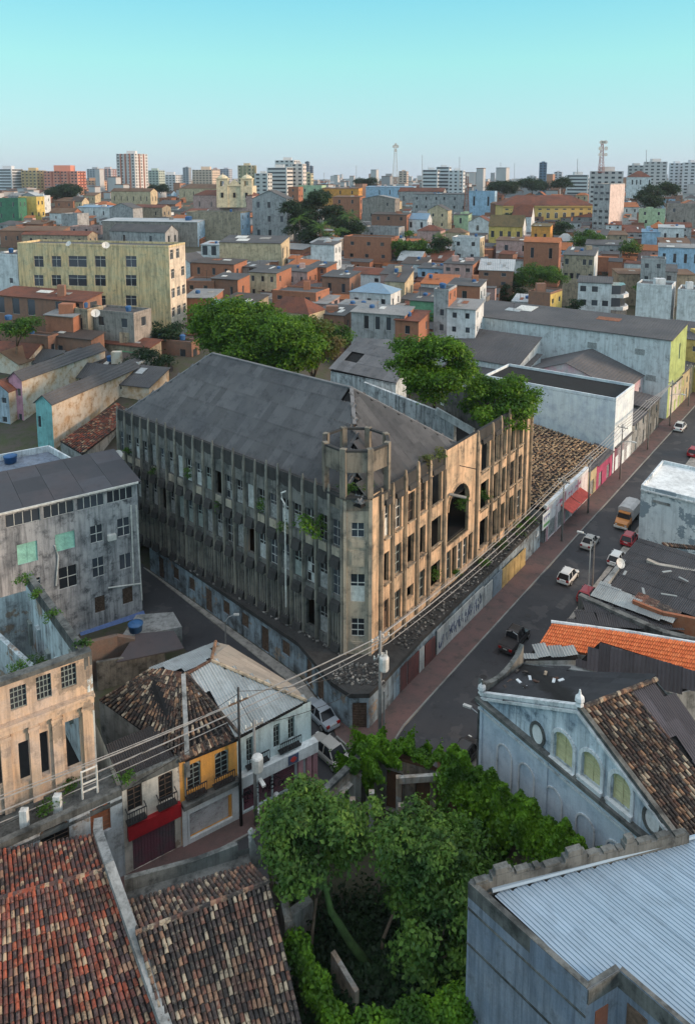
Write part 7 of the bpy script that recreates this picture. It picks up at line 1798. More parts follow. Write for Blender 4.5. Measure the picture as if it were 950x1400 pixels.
for ri, y in enumerate(rowsY):
    for si, (sx0, sx1, ph) in enumerate(sect):
        x = sx0 + fr_.uniform(0, 10); k = 0
        while x < sx1 - 12:
            D = Dy(y); w = fr_.uniform(8, 15) * 1000 / D; w = min(max(w, 13), 60); h = fr_.choice([2.6, 2.8, 3.0, 3.2, 5.4, 5.8]) * 1000 / D
            xr = x + w
            ok = not clash(x, xr, y - h, y)
            if y > 330 and xr < 250: ok = False
            if 384 < xr and x < 482 and 285 < y < 350: ok = False
            if y > 362 and x > 660: ok = False
            if y > 400 and (x < 240 or x > 640): ok = False
            if y > 430 and x > 560: ok = False
            if ok and k < 9:
                wk = fr_.choice(['brick', 'brick', 'brick2', 'conc', 'white', 'white', 'cream', 'blue', 'pink', 'grey', 'stone', 'grey', 'yel' if fr_.random() < .3 else 'white', 'ltgreen' if fr_.random() < .3 else 'brick'])
                rk = fr_.choice(['d', 'd', 'd2', 'g', 'w', 'r', 'r', 'r', 'b', 'b', 'o', 'o', 'bl' if fr_.random() < .4 else 'd']); rt = fr_.choice(['slab', 'slab', 'gx', 'gx', 'gx', 'gy', 'flat', 'shed', 'shed', 'shed', 'hip', 'hip'])
                lab = f'{wk_n[wk]} house, {rk_n[rk]} roof, {ordn[k]} from left in {ordn[ri] if ri < 10 else ["eleventh","twelfth","thirteenth","fourteenth","fifteenth","sixteenth","seventeenth","eighteenth"][ri - 10]} row {ph}'
                st = 2 if h > 5 * 1000 / D else 1
                house('hillside_house', lab, 'house', x, xr, y - h, y, D, fr_.uniform(-34, -10), fr_.uniform(7, 11), W[wk], rt, RFM[rk], ww=fr_.uniform(.8, 1.7), wh=fr_.uniform(.28, .45), clutter=D < 420, wins=(st, 2) if D < 420 else (1, 2), swins=(st, 1) if D < 420 else (0, 0), rise=fr_.uniform(1.8, 3.4), group='houses packed on the hillside', extra=6, sidem=W['brick'] if fr_.random() < .25 else None)
                k += 1
            x = xr + fr_.uniform(-4, 5)
# tanks on roofs
for i, (px, py, D, lab) in enumerate(((12, 432, 156, 'blue water tank left under the brick porch roof'), (126, 424, 160, 'blue water tank on the concrete box house by the dish'), (258, 297, 350, 'dark water tank on the concrete long house'), (436, 372, 276, 'blue tank on the brick balcony house'))):
    p = DP(px, py, D); q = MB(); r = D / 1000 * 5; q.lathe(p - V3(0, 0, r), [(r * .86, 0), (r, r), (r * 1.04, r * 1.05), (r * .6, r * 1.3), (.1, r * 1.35)], 12); solo('water_tank', q, M['tank'], lab, 'water tank')

# far-off city that reads as one mass
mb = MB(); rf = random.Random(5); fm_ = [simple('far city ' + k, c, .9, var=.1, scale=.05) for k, c in (('pale', (.45, .45, .46)), ('brick', (.36, .2, .14)), ('grey', (.28, .29, .31)), ('roof', (.16, .10, .08)))]
for k in range(1500):
    D = 720 * (5 ** rf.random()); px = rf.uniform(-30, 980); x = (px - 475) / FPX * D; y = D; z = float(terrain(x, y)); w = rf.uniform(6, 14) * (D / 900) ** .4; h = rf.choice([4, 6, 7, 9, 12]) * rf.uniform(.8, 1.2)
    if rf.random() < .03: h = rf.uniform(20, 34)
    Mx = Matrix.Translation((x, y, z)) @ Matrix.Rotation(rf.uniform(-.6, -.1), 4, 'Z'); mi = rf.choice([0, 0, 0, 1, 2, 2])
    mb.box(-w / 2, -w / 2, -6, w / 2, w / 2, h, mi, Mx); mb.box(-w * .52, -w * .52, h, w * .52, w * .52, h + .7, rf.choice([2, 3, 3, 1]), Mx)
struct('far_city', mb, fm_, kind='stuff', label='distant mass of low city houses along the horizon', cat='city')

# lean-tos, yard walls and sheds packed between the houses, too small and many to pick apart
mb = MB(); rf = random.Random(15); cm_ = [W['brick'], W['white'], W['conc'], FD, FR_, FG, W['brick2'], FO, W['pink'], M['dark']]
for k in range(2600):
    y0 = rf.uniform(262, 452); px = rf.uniform(-10, 960)
    if (y0 > 335 and px < 250) or (y0 > 360 and px > 680) or (y0 > 415 and px > 600) or (y0 > 400 and px < 250): continue
    D = Dy(y0) * rf.uniform(.97, 1.03); p = DP(px, y0, D); w = rf.uniform(1.2, 3.4); l = rf.uniform(1.5, 4.5); h = rf.uniform(1.6, 4.2); z = p.z - 3
    Mx = Matrix.Translation((p.x, p.y, z)) @ Matrix.Rotation(rf.uniform(-.65, -.1), 4, 'Z'); wi = rf.choice([0, 0, 1, 1, 2, 6, 8]); ri = rf.choice([3, 3, 3, 4, 4, 5, 7])
    mb.box(-l, -w, -3, l, w, h, wi, Mx); rs_ = rf.uniform(.2, 1.4)
    V_ = [(-l - .2, -w - .2, h), (l + .2, -w - .2, h), (l + .2, w + .2, h + rs_), (-l - .2, w + .2, h + rs_), (-l - .2, -w - .2, h + .12), (l + .2, -w - .2, h + .12), (l + .2, w + .2, h + rs_ + .12), (-l - .2, w + .2, h + rs_ + .12)]
    mb.add([Mx @ Vector(v) for v in V_], [(3, 2, 1, 0), (4, 5, 6, 7), (0, 1, 5, 4), (1, 2, 6, 5), (2, 3, 7, 6), (3, 0, 4, 7)], ri)
    if rf.random() < .6:
        u = rf.uniform(-l * .6, l * .3); mb.box(u, -w - .03, h * .3, u + rf.uniform(.6, 1.1), -w + .02, h * .75, 9, Mx)
struct('hillside_sheds', mb, cm_, kind='stuff', label='jumble of lean-tos and yard walls between the hillside houses', cat='sheds')
# ================================================================== OVERGROWN COURTYARD
m_ruin = plaster('ruined courtyard wall', (.30, .31, .30), amt=.7, streak=.7, dirt=(.05, .055, .05), c2=(.22, .17, .13), patch=.3)
m_ruinb = brick_mat('ruin brick', (.20, .10, .06), (.13, .075, .05), .5)
q0, q1, q2, q3 = V3(-5.0, 43.6), V3(2.2, 52.3), V3(7.8, 50.2), V3(15.6, 42.0)
YR = thing('courtyard_ruin', 'roofless overgrown shell of a house on the corner opposite the ruin', 'ruin', (5, 45, 0))
zr = 5.3; mb = MB(); Ln = (q1 - q0).length; hs = [(u, u + 1.2, 1.2, 4.4) for u in np.arange(1.2, Ln - 1.4, 2.1)]
wall(mb, q1, q0, 0, zr, hs, .45); part('street_wall', mb, m_ruin, YR)       # inner side faces the camera
mb = MB(); wall(mb, q0 + V3(-.35, .25), q1 + V3(-.35, .25), 0, zr + .02, [(Ln - h[1], Ln - h[0], h[2], h[3]) for h in hs], .1); part('street_face', mb, m_ruin, YR)
mb = MB(); mb.beam(q0 + V3(-.17, .12, zr), q1 + V3(-.17, .12, zr), .5, .25); part('coping', mb, m_mould, YR)
mb = MB(); L2 = (q2 - q1).length; wall(mb, q2, q1, 0, zr - .8, [(1.2, 2.6, .2, 3.8), (3.6, 5.0, .2, 3.8)], .4); part('corner_wall', mb, m_ruin, YR)
cap_wall(YR, [q1 + V3(0, .3, zr - .3), q2 + V3(0, .3, zr - 1.0)], .4, 1, m_ruinb, 'corner_wall', down=5)
cap_wall(YR, [V3(q2.x, q2.y, zr + .2), V3(q3.x, q3.y, zr + .3), V3(20, 37.4, zr)], .5, 1, m_ruin, 'party_wall', down=6)
cap_wall(YR, [G(600, 1040, 5.8), G(616, 1062, 5.4), G(624, 1078, 4.6)], .35, 1, m_ruinb, 'broken_wall', down=5)
cap_wall(YR, [G(545, 1062, 5.0), G(604, 1058, 5.2)], .3, 1, m_ruin, 'beam', down=.5)
for px, py in ((482, 1092), (508, 1082), (545, 1062), (548, 1100), (592, 1060)):
    p = G(px, py, 4.8); mb = MB(); mb.box(p.x - .2, p.y - .2, 0, p.x + .2, p.y + .2, 4.8); part('column', mb, m_ruin, YR)
mb = MB(); mb.prism([q0, q1, q2, q3, V3(12, 33), V3(-2, 30)], -.01, .03); part('court_floor', mb, M['earth'], YR)
cap_wall(YR, [G(376, 1190, 5.2), G(386, 1215, 5.0), G(395, 1260, 4.8)], .5, 1, m_ruin, 'side_wall', down=5)
cap_wall(YR, [G(380, 1260, 2.4), G(425, 1228, 2.4)], .6, 1, m_ruin, 'low_wall', down=2.4)
cap_wall(YR, [G(455, 1300, 2.6), G(488, 1355, 2.2)], .3, 1, m_ruin, 'fallen_wall', down=2)
# creepers
def on_wall(a, b, zt, th, hang, bulge, zmin=0.2, clump=.35):
    a = Vector(a); b = Vector(b); e, n, L = frame_of(a, b)
    def f(rs, n_):
        u = rs.uniform(0, L, n_); k = rs.uniform(0, 1, n_)
        hgt = zt + .35 * np.sin(u * 2.1) + .25 * np.sin(u * 5.3 + 1)
        z = np.where(k < .25, hgt + rs.uniform(-.1, .45, n_), hgt - hang * rs.uniform(0, 1, n_) ** 1.7 * (.55 + .45 * np.sin(u * 1.7 + 2 * np.sin(u * .6))))
        y = np.where(k < .25, rs.uniform(-th, th, n_), th + np.abs(rs.normal(0, bulge, n_)) * (1 + .85 * np.sin(u * 3.1 + z * 2.6)))
        z = np.maximum(z, zmin)
        pos = np.stack([a.x + e.x * u - n.x * -y, a.y + e.y * u - n.y * -y, z], 1)
        nr = np.tile(np.array([n.x, n.y, .5]), (n_, 1)); nr[k < .25] = (0, 0, 1); return pos, nr
    return f
creeper('creeper', 'bright creeper draped over the tall party wall by the pale blue hall', on_wall(V3(q2.x, q2.y), V3(17.5, 40), 6.3, .4, 5.6, .5), 42000, .24, LEAF['ivy'], 1)
creeper('creeper', 'creeper tumbling over the street wall facing the crossing', on_wall(q1, q0.lerp(q1, .72), 5.3, .45, 3.0, .35), 20000, .24, LEAF['ivy'], 2)
creeper('creeper', 'creeper on the outer face of the street wall by the silver car', on_wall(q0.lerp(q1, .82), q1 + V3(.8, 0), 5.5, .4, 3.5, .35), 18000, .24, LEAF['ivy'], 3)
creeper('creeper', 'creeper hanging round the broken brick corner', on_wall(q2.lerp(q1, -.05), q1, 5.4, .5, 2.2, .35), 10000, .24, LEAF['ivy'], 4)
n2 = (n2b - r2b); 
def along(a, b, w, h, dz=0):
    a = Vector(a); b = Vector(b)
    def f(rs, n_):
        t = rs.uniform(0, 1, n_); d = rs.normal(size=(n_, 3)); d /= np.linalg.norm(d, axis=1)[:, None]; r = rs.uniform(.5, 1, n_)[:, None] * (1 + .3 * np.sin(t * 17))[:, None]
        pos = np.array(a)[None] * (1 - t[:, None]) + np.array(b)[None] * t[:, None] + d * r * np.array([w, w, h]); return pos, d * .7 + np.array([0, 0, .6])
    return f
creeper('shrub_bank', 'vivid green creeper bank along the eave of the blackened tile roof', along(G(402, 1290, 4.2), G(470, 1425, 3.0), .75, .8), 9000, .2, LEAF['ivy'], 6, 'shrub')
creeper('shrub_bank', 'low bright hedge of creeper at the bottom edge by the blue block', along(G(490, 1415, 4.0), G(650, 1370, 4.0), .9, .8), 12000, .2, LEAF['ivy'], 7, 'shrub')
# courtyard trees
def ctree(label, base_px, c_px, zc, rx, rz, mat, seed, leaf=.3, per=400, nl=24, tr=.14):
    b = G(*base_px, 0); c = G(*c_px, zc); return tree('courtyard_tree', label, b, c, rx, rz, mat, nl, leaf, per, seed, None, tr, 8, rl=(.22, .42))
ctree('broad dense courtyard tree nearest the shop pavement, forked pale trunk', (424, 1322), (440, 1150), 7.0, 3.7, 2.9, LEAF['deep'], 21)
ctree('tall courtyard tree in the middle of the overgrown ruin', (515, 1335), (562, 1165), 6.4, 3.5, 3.0, LEAF['deep'], 22)
ctree('bright-topped courtyard tree beside the blue metal roof block', (600, 1320), (640, 1180), 5.6, 2.9, 2.4, LEAF['mid'], 23, nl=16)
ctree('dark leafy tree low in the courtyard against the blue block', (585, 1370), (600, 1270), 4.4, 3.2, 3.0, LEAF['deep'], 24, nl=18)
ctree('small leafy tree at the street wall by the pink pillars', (405, 1180), (412, 1126), 4.8, 1.8, 1.4, LEAF['mid'], 25, nl=10, tr=.09)
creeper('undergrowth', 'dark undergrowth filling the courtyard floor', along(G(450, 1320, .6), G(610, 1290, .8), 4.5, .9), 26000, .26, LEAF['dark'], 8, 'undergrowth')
q = MB(); q.tube([G(515, 1335, 0), G(480, 1290, 2.6), G(452, 1245, 4.6), G(440, 1190, 6.4)], [.32, .27, .22, .14], 8); solo('mossy_trunk', q, simple('moss', (.035, .07, .02), .95, var=.5), 'thick leaning mossy trunk crossing the courtyard', 'tree trunk', smooth=True)
# ================================================================== PLANTS ON THE RUIN
tree('roof_tree', 'large bright tree growing out of the ruin rear roof', G(592, 565, 15), DP(594, 505, 97), 5.9, 4.9, LEAF['bright'], 34, .4, 240, 31, None, .28, 7, rl=(.2, .42))
tree('roof_tree', 'bright tree spilling over the far end of the ruin parapet', G(660, 590, 16), DP(676, 553, 96), 5.0, 3.6, LEAF['bright'], 28, .4, 240, 32, None, .22, 6, rl=(.2, .42))
tree('roof_tree', 'smaller bright tree at the end corner of the ruin parapet', G(708, 560, 18), DP(712, 545, 97), 3.2, 2.9, LEAF['bright'], 12, .4, 220, 33, None, .12, 4)
p = CL.lerp(LF, .085) + nL * .9 + V3(0, 0, 16.3)
tree('wall_shrub', 'bright shrub sprouting from the dark facade near the corner', p - nL * .9 - V3(0, 0, 1), p, 1.35, 1.2, LEAF['bright'], 7, .3, 110, 34, None, .06, 3, 'shrub')
for i, (u, z, r, lab, mt) in enumerate(((uof(600), 20.2, .8, 'yellowish weed on the parapet left of the arch', 'olive'), (uof(586), 20.2, .6, 'small weed on the street parapet near the turret', 'olive'), (uof(633), 12.5, 1.0, 'bush growing inside the arched opening', 'mid'), (uof(662), 11.5, .8, 'shrub rooted in a window right of the arch', 'mid'), (uof(600), 6.4, .5, 'green tuft in the window below the wide opening', 'mid'), (uof(627), 5.0, .6, 'pale green weed under the arch', 'bright'))):
    p = lp(u, z, .2); tree('weed', lab, p - V3(0, 0, .5), p, r, r * 1.3, LEAF[mt], 5, .24, 90, 40 + i, None, .03, 2, 'weed')
for i, (s_, r, lab) in enumerate(((80, .9, 'shrub on the rubble ledge near the ochre hoarding'), (85, 1.2, 'largest shrub at the far end of the rubble ledge'), (75, .6, 'small shrub on the rubble ledge'), (88.5, 1.0, 'shrub at the foot of the far pilaster'))):
    p = S(s_, -36.2, 4.3); tree('ledge_shrub', lab, p - V3(0, 0, .5), p, r, r * .8, LEAF['mid'], 6, .22, 100, 50 + i, None, .04, 3, 'shrub')
tree('weed', 'weeds on the floor of the corner turret', TC + V3(0, -1, 19.9), TC + V3(-.2, -1.6, 20.4), 1.6, .5, LEAF['mid'], 7, .2, 90, 60, None, .03, 2, 'weed', flat=.5)
tree('weed', 'yellow-green weed on the brown roof slope', DP(585, 607, 84), DP(585, 605, 83.5), .8, .3, LEAF['olive'], 4, .18, 60, 61, None, .03, 1, 'weed', flat=.4)
tree('weed', 'grass tuft at the foot of the corner door', G(484, 1002, .1), G(484, 1000, .5), .4, .4, LEAF['bright'], 4, .16, 120, 62, None, .02, 1, 'weed')
for i in range(7):
    k = [1, 4, 8, 11, 15, 17, 20][i]; p = LF + eL * (k + .5) * bw + nL * .3 + V3(0, 0, [15.6, 14.2, 16, 13.4, 15.8, 14.5, 16.6][i])
    tree('wall_weed', f'{ordn[i]} green growth from the left along the dark facade', p - V3(0, 0, .3), p, .55, .8, LEAF['mid'], 4, .2, 80, 70 + i, None, .03, 1, 'weed')
for i, (px, py, z, r, lab) in enumerate(((36, 793, 14.8, .8, 'weed tuft at the top of the sloping coping of the peach ruin'), (52, 812, 14.9, .6, 'weed tuft a little down the sloping coping'), (70, 842, 15.2, .9, 'bush on the middle of the sloping coping'), (112, 885, 15.6, .6, 'weed on the lower end of the sloping coping'), (50, 905, 11.8, .9, 'grass on the broken inner wall of the peach ruin'), (70, 1100, 7.0, .9, 'grass clump on the terrace wall coping'), (95, 1075, 6.8, .6, 'bright grass on the ruined terrace'), (172, 1062, 7.6, .5, 'grass at the end of the shop parapet'), (25, 915, 15.8, .6, 'weeds along the front coping of the peach ruin'))):
    p = G(px, py, z); tree('wall_weed', lab, p - V3(0, 0, .4), p, r, r * .6, LEAF['mid'], 5, .18, 110, 90 + i, None, .03, 2, 'weed', flat=.6)
# ================================================================== TREES IN THE CITY
def ft(name, label, px, py, D, rx, rz, mat, seed, nl=10, leaf=.7, per=26, down=None, group=None):
    c = DP(px, py, D); b = V3(c.x, c.y, min(c.z - rz * .6, float(terrain(c.x, c.y)) - .2)); return tree(name, label, b, c, rx, rz, LEAF[mat], nl, leaf, per, seed, group, .35, 4)
ft('spreading_tree', 'big bright green tree behind the ruin roof, left half', 322, 452, 138, 8.6, 6.4, 'bright', 101, 36, .5, 170, 9)
ft('spreading_tree', 'big bright green tree behind the ruin roof, right half', 378, 474, 132, 8.2, 6.4, 'bright', 102, 34, .5, 170, 9)
ft('spreading_tree', 'yellowing tree right of the bright green trees', 428, 470, 134, 5.4, 4.6, 'olive', 103, 14, .5, 130, 7)
ft('spreading_tree', 'dark small tree at the corner of the yellow block', 226, 452, 165, 4.6, 3.4, 'dark', 104, 12, .5, 110, 6)
ft('spreading_tree', 'dark bushes beside the mesh satellite dish', 205, 498, 150, 5.0, 2.8, 'dark', 105, 12, .45, 110, 4)
ft('spreading_tree', 'leafy bush by the blue tank at the far left', 22, 446, 150, 4.0, 2.8, 'mid', 106, 10, .45, 110, 4)
for i, (px, py, D, rx, rz, mt, lab) in enumerate(((408, 300, 340, 9, 9, 'dark', 'dark grove tree at the left side of the palms'), (432, 285, 350, 9, 8, 'dark', 'tallest dark tree of the palm grove'), (428, 325, 330, 8, 8, 'dark', 'lower dark tree under the palms'), (462, 300, 345, 8, 8, 'dark', 'dark grove tree at the right of the palms'), (480, 318, 340, 7, 8, 'dark', 'dark tree at the right edge of the grove'),
        (560, 338, 300, 7, 6.5, 'mid', 'round green tree between brick and white houses'), (602, 340, 300, 6, 5.5, 'dark', 'dark tree right of the round green tree'), (580, 344, 297, 4, 5, 'mid', 'small tree beside the round green tree'), (740, 382, 240, 8, 5, 'mid', 'wide green tree right of the brick house'), (684, 386, 245, 5, 6, 'dark', 'dark tree beside the tall brick side'), (700, 402, 240, 4, 4, 'dark', 'dark bush under the wide green tree'),
        (84, 264, 600, 14, 6, 'dark', 'dark rounded tree clump on the left skyline'), (500, 250, 760, 11, 5, 'dark', 'dark tree clump left of the lattice mast'), (690, 258, 620, 14, 6, 'dark', 'dark tree clump left of the palace roof'), (728, 254, 640, 13, 6, 'dark', 'dark tree clump behind the palace'), (770, 252, 640, 10, 5, 'dark', 'dark trees behind the palace right end'), (890, 266, 480, 9, 7, 'dark', 'dark tree below the white villa'), (912, 262, 500, 8, 6, 'dark', 'dark tree right of the white villa'), (893, 276, 470, 7, 5, 'dark', 'lower dark tree above the mint house'),
        (805, 328, 330, 7, 4.5, 'mid', 'bush at the foot of the dark ten-storey block'), (768, 316, 360, 5, 5, 'dark', 'dark tree in front of the palace'), (860, 338, 310, 4, 3, 'mid', 'small tree by the deep blue shed'), (786, 430, 215, 3, 5, 'dark', 'dark tree left of the curved white building'), (880, 392, 235, 3, 2.6, 'mid', 'little tree beside the curved white building'), (220, 258, 700, 9, 4, 'dark', 'tree clump right of the tallest tower'), (460, 466, 150, 3.4, 3, 'mid', 'bush at the left end of the rear wing roof'), (700, 300, 400, 4, 4, 'dark', 'tree beside the mossy tile roof'), (440, 268, 520, 8, 5, 'dark', 'trees behind the palms'))):
    ft('city_tree', lab, px, py, D, rx, rz, mt, 120 + i, 13, .5 if D < 250 else .75 if D < 450 else 1.2, 100 if D < 250 else 55 if D < 450 else 26)
for i, (px, py, D, h, L, lab) in enumerate(((437, 312, 322, 15, 7.5, 'tallest palm of the grove with wide fronds'), (478, 295, 335, 14, 6.5, 'palm at the right edge of the grove'), (410, 300, 330, 13, 6, 'palm at the left of the grove'), (460, 318, 322, 10, 6, 'low palm in the grove'), (600, 325, 300, 9, 4.5, 'palm between the round green tree and white house'), (581, 435, 186, 7, 3.6, 'single palm beside the green-walled house'), (766, 306, 380, 9, 4, 'small dark palm before the palace'), (560, 470, 150, 5, 2.5, 'young palm behind the roof tree'))):
    c = DP(px, py, D); zb_ = min(c.z - 4, float(terrain(c.x, c.y)) - .2); h = c.z - zb_; palm('palm_tree', lab, V3(c.x, c.y, zb_), h, LEAF['mid' if i > 3 else 'deep'], 200 + i, L, 18)
# ================================================================== VEHICLES
def car_paint(name, c):
    m, nt, b = nodes('paint ' + name); b.inputs['Base Color'].default_value = (*c, 1); b.inputs['Roughness'].default_value = .35; b.inputs['Coat Weight'].default_value = .4; b.inputs['Coat Roughness'].default_value = .15; return m
m_tyre = simple('tyre rubber', (.02, .02, .02), .9); m_rim = simple('wheel rims', (.35, .36, .37), .4, .6); m_cglass = simple('car glass', (.012, .014, .018), .15); m_tail = simple('tail lamps', (.25, .01, .01), .3); m_head = simple('head lamps', (.5, .52, .5), .25); m_plate = simple('number plates', (.4, .4, .38), .6)
def lring(x, hw, zs, zm, zt, tw): return [(x, -hw * .92, zs), (x, -hw, zm), (x, -hw * tw, zt), (x, hw * tw, zt), (x, hw, zm), (x, hw * .92, zs)]
def loft(rings, mi=0):
    mb = MB(); n = len(rings[0]); vs = [p for r in rings for p in r]; fs = []
    for i in range(len(rings) - 1):
        for k in range(n): fs.append((i * n + k, (i + 1) * n + k, (i + 1) * n + (k + 1) % n, i * n + (k + 1) % n))
    fs.append(tuple(range(n))); fs.append(tuple(range((len(rings) - 1) * n, len(rings) * n))[::-1]); return mb.add(vs, fs, mi)
def lpart(name, mb, mats, parent, smooth=False):
    o = bpy.data.objects.new(name, mb.mesh(name, mats, (0, 0, 0), smooth)); col.objects.link(o); o.parent = parent; return o
def car(label, pos, head, paint, kind='hatch', cat='car', sc_=1.0):
    """head: heading angle (radians) of the front, x forward"""
    t = thing('parked_car' if kind != 'pickup' else 'pickup_truck', label, cat, pos, rz=head); t.scale = (sc_ * 1.06,) * 3
    L = {'hatch': 3.8, 'sedan': 4.3, 'pickup': 4.7}[kind]; h = L / 2; w = .84; zb = .82 if kind != 'pickup' else .95
    body = loft([lring(-h, w * .86, .38, .6, zb * .86, .9), lring(-h + .12, w * .97, .3, .6, zb * .98, .93), lring(-h + .8, w, .26, .6, zb, .94), lring(-.2, w, .24, .6, zb * 1.0, .94), lring(h - 1.25, w, .24, .58, zb * .99, .94), lring(h - .5, w * .98, .26, .54, zb * .88, .9), lring(h - .12, w * .9, .3, .5, zb * .74, .86), lring(h, w * .78, .36, .48, zb * .62, .84)])
    lpart('body', body, paint, t, False)
    zr = 1.46 if kind != 'pickup' else 1.72
    if kind == 'hatch': xs = (-h + .1, -h + .55, .35, h - 1.05)
    elif kind == 'sedan': xs = (-h + .75, -h + 1.35, .45, h - 1.15)
    else: xs = (-h + 1.75, -h + 1.95, .75, h - 1.35)
    a, b, c, d = xs
    # glasshouse as dark glass, roof and pillars in paint
    lpart('windows', loft([[(a, -w * .88, zb - .02), (a, w * .88, zb - .02)] * 1 + [(a + .01, w * .86, zb), (a + .01, -w * .86, zb)], [(b, -w * .9, zb - .02), (b, w * .9, zb - .02), (b, w * .7, zr - .03), (b, -w * .7, zr - .03)], [(c, -w * .9, zb - .02), (c, w * .9, zb - .02), (c, w * .7, zr - .04), (c, -w * .7, zr - .04)], [(d, -w * .88, zb - .04), (d, w * .88, zb - .04), (d - .01, w * .86, zb - .02), (d - .01, -w * .86, zb - .02)]]), m_cglass, t)
    rf = MB(); rf.add([(b - .12, -w * .69, zr - .07), (b - .12, w * .69, zr - .07), (c + .08, w * .69, zr - .07), (c + .08, -w * .69, zr - .07), (b + .1, -w * .58, zr + .03), (b + .1, w * .58, zr + .03), (c - .1, w * .58, zr + .02), (c - .1, -w * .58, zr + .02)], [(0, 1, 5, 4), (1, 2, 6, 5), (2, 3, 7, 6), (3, 0, 4, 7), (4, 5, 6, 7)])
    lpart('roof', rf, paint, t)
    for s_ in (-1, 1):
        for (x0, x1) in ((a, b), (d, c)):
            q = MB(); q.beam((x0, s_ * w * .885, zb - .02), (x1, s_ * w * .70, zr - .03), .09, .06); lpart('pillar', q, paint, t)
        q = MB(); xm = (b + c) / 2; q.beam((xm, s_ * w * .905, zb - .02), (xm, s_ * w * .71, zr - .03), .09, .04); lpart('pillar', q, paint, t)
        q = MB(); q.box(c + .25, s_ * (w + .02) - .07, zb + .02, c + .4, s_ * (w + .02) + .07, zb + .16); lpart('mirror', q, paint, t)
        q = MB(); q.box(-h - .015, s_ * w * .68 - .16, .6, -h + .1, s_ * w * .68 + .16, .84); lpart('tail_light', q, m_tail, t)
        q = MB(); q.box(h - .16, s_ * w * .62 - .15, .5, h - .03, s_ * w * .62 + .15, .62); lpart('headlight', q, m_head, t)
        for x in (-h + .72, h - .78):
            q = MB(); q.lathe((0, 0, 0), [(.22, -.1), (.31, -.1), (.33, -.04), (.33, .06), (.31, .1), (.22, .1)], 14); q.v = [(x + vx, s_ * (w - .07) + vz, .33 + vy) for vx, vy, vz in q.v]; wh_ = lpart('wheel', q, m_tyre, t)
            q = MB(); q.lathe((0, 0, 0), [(.21, -.07), (.21, .105), (.05, .115)], 10); q.v = [(x + vx, s_ * (w - .07 + .0) + s_ * vz, .33 + vy) for vx, vy, vz in q.v]; lpart('rim', q, m_rim, wh_)
    q = MB(); q.box(-h - .06, -w * .8, .34, -h + .15, w * .8, .52); lpart('rear_bumper', q, paint if kind != 'pickup' else M['iron'], t)
    q = MB(); q.box(h - .12, -w * .7, .3, h + .05, w * .7, .46); lpart('front_bumper', q, paint if kind != 'pickup' else M['iron'], t)
    q = MB(); q.box(-h - .02, -.22, .62, -h + .02, .22, .74); lpart('number_plate', q, m_plate, t)
    if kind == 'pickup':
        q = MB(); q.box(-h + .12, -w * .8, zb - .3, -h + 1.6, w * .8, zb + .03); lpart('cargo_bed', q, M['iron'], t)
        for s_ in (-1, 1): q = MB(); q.tube([(-h + 1.55, s_ * .7, zb), (-h + 1.6, s_ * .62, zr - .1), (-h + 1.6, s_ * .1, zr + .05)], .045, 6); lpart('roll_bar', q, m_rim, t)
    return t
hd = math.atan2(uR.y, uR.x)
P_w, P_s, P_b, P_r, P_g, P_lb = car_paint('white', (.62, .63, .62)), car_paint('silver', (.36, .35, .33)), car_paint('black', (.022, .022, .025)), car_paint('red', (.32, .02, .03)), car_paint('grey', (.22, .22, .23)), car_paint('bluish', (.30, .34, .38))
g0 = lambda px, py: G(px, py, .02)
car('white hatchback driving away in the middle of the street', g0(776, 792), hd, P_w, 'hatch', sc_=.95)
car('pale gold sedan ahead of the white hatchback, nearer the pavement', g0(806, 745), hd, P_s, 'sedan', sc_=.9)
car('white hatchback parked at the right kerb beside the dish', g0(843, 768), hd, P_w, 'hatch', sc_=.95)
car('black pickup with roll bar on the near part of the street', g0(703, 880), hd, P_b, 'pickup', cat='pickup', sc_=.98)
car('red car half hidden behind the grey sheet roof', g0(803, 818), hd, P_r, 'hatch', sc_=.95)
car('red car parked ahead of the kerbside white hatchback', g0(860, 741), hd, P_r, 'hatch', sc_=.95)
car('white car far up the street', g0(929, 587), hd, P_w, 'sedan', sc_=1.0)
car('silver hatchback turning at the crossing beside the pink pillars', g0(449, 1034), math.radians(132), P_s, 'sedan', sc_=1.0)
car('bluish car parked in the side street behind the corner house', g0(437, 982), math.radians(128), P_lb, 'sedan', sc_=.95)
car('dark car at the lower kerb under the street lamp', g0(636, 1036), hd, P_b, 'hatch', sc_=.95)
car('maroon car at the right kerb beyond the peeling house', G(948, 622, .02), hd, P_r, 'hatch')
# box truck
tk = thing('box_truck', 'orange-cabbed truck with pale canvas box parked before the peeling house', 'truck', g0(856, 715), rz=hd + math.pi)
m_can = plaster('canvas cover', (.42, .42, .42), amt=.3, streak=.2); m_ork = car_paint('orange', (.50, .20, .05))
q = MB(); q.add([(-3.0, -1.05, .95), (.9, -1.05, .95), (.9, 1.05, .95), (-3.0, 1.05, .95), (-3.0, -1.05, 2.5), (.9, -1.05, 2.5), (.9, 1.05, 2.5), (-3.0, 1.05, 2.5), (-3.0, -.6, 2.75), (.9, -.6, 2.75), (.9, .6, 2.75), (-3.0, .6, 2.75)], [(3, 2, 1, 0), (0, 1, 5, 4), (2, 3, 7, 6), (4, 5, 9, 8), (6, 7, 11, 10), (8, 9, 10, 11), (1, 2, 6, 10, 9, 5), (0, 4, 8, 11, 7, 3)]); lpart('cargo_box', q, m_can, tk)
q = loft([lring(1.0, 1.0, .5, .9, 1.5, .95), lring(1.6, 1.0, .5, .9, 1.5, .95), lring(2.5, .98, .5, .85, 1.25, .9), lring(2.9, .9, .55, .8, 1.05, .85)]); lpart('cab', q, m_ork, tk)
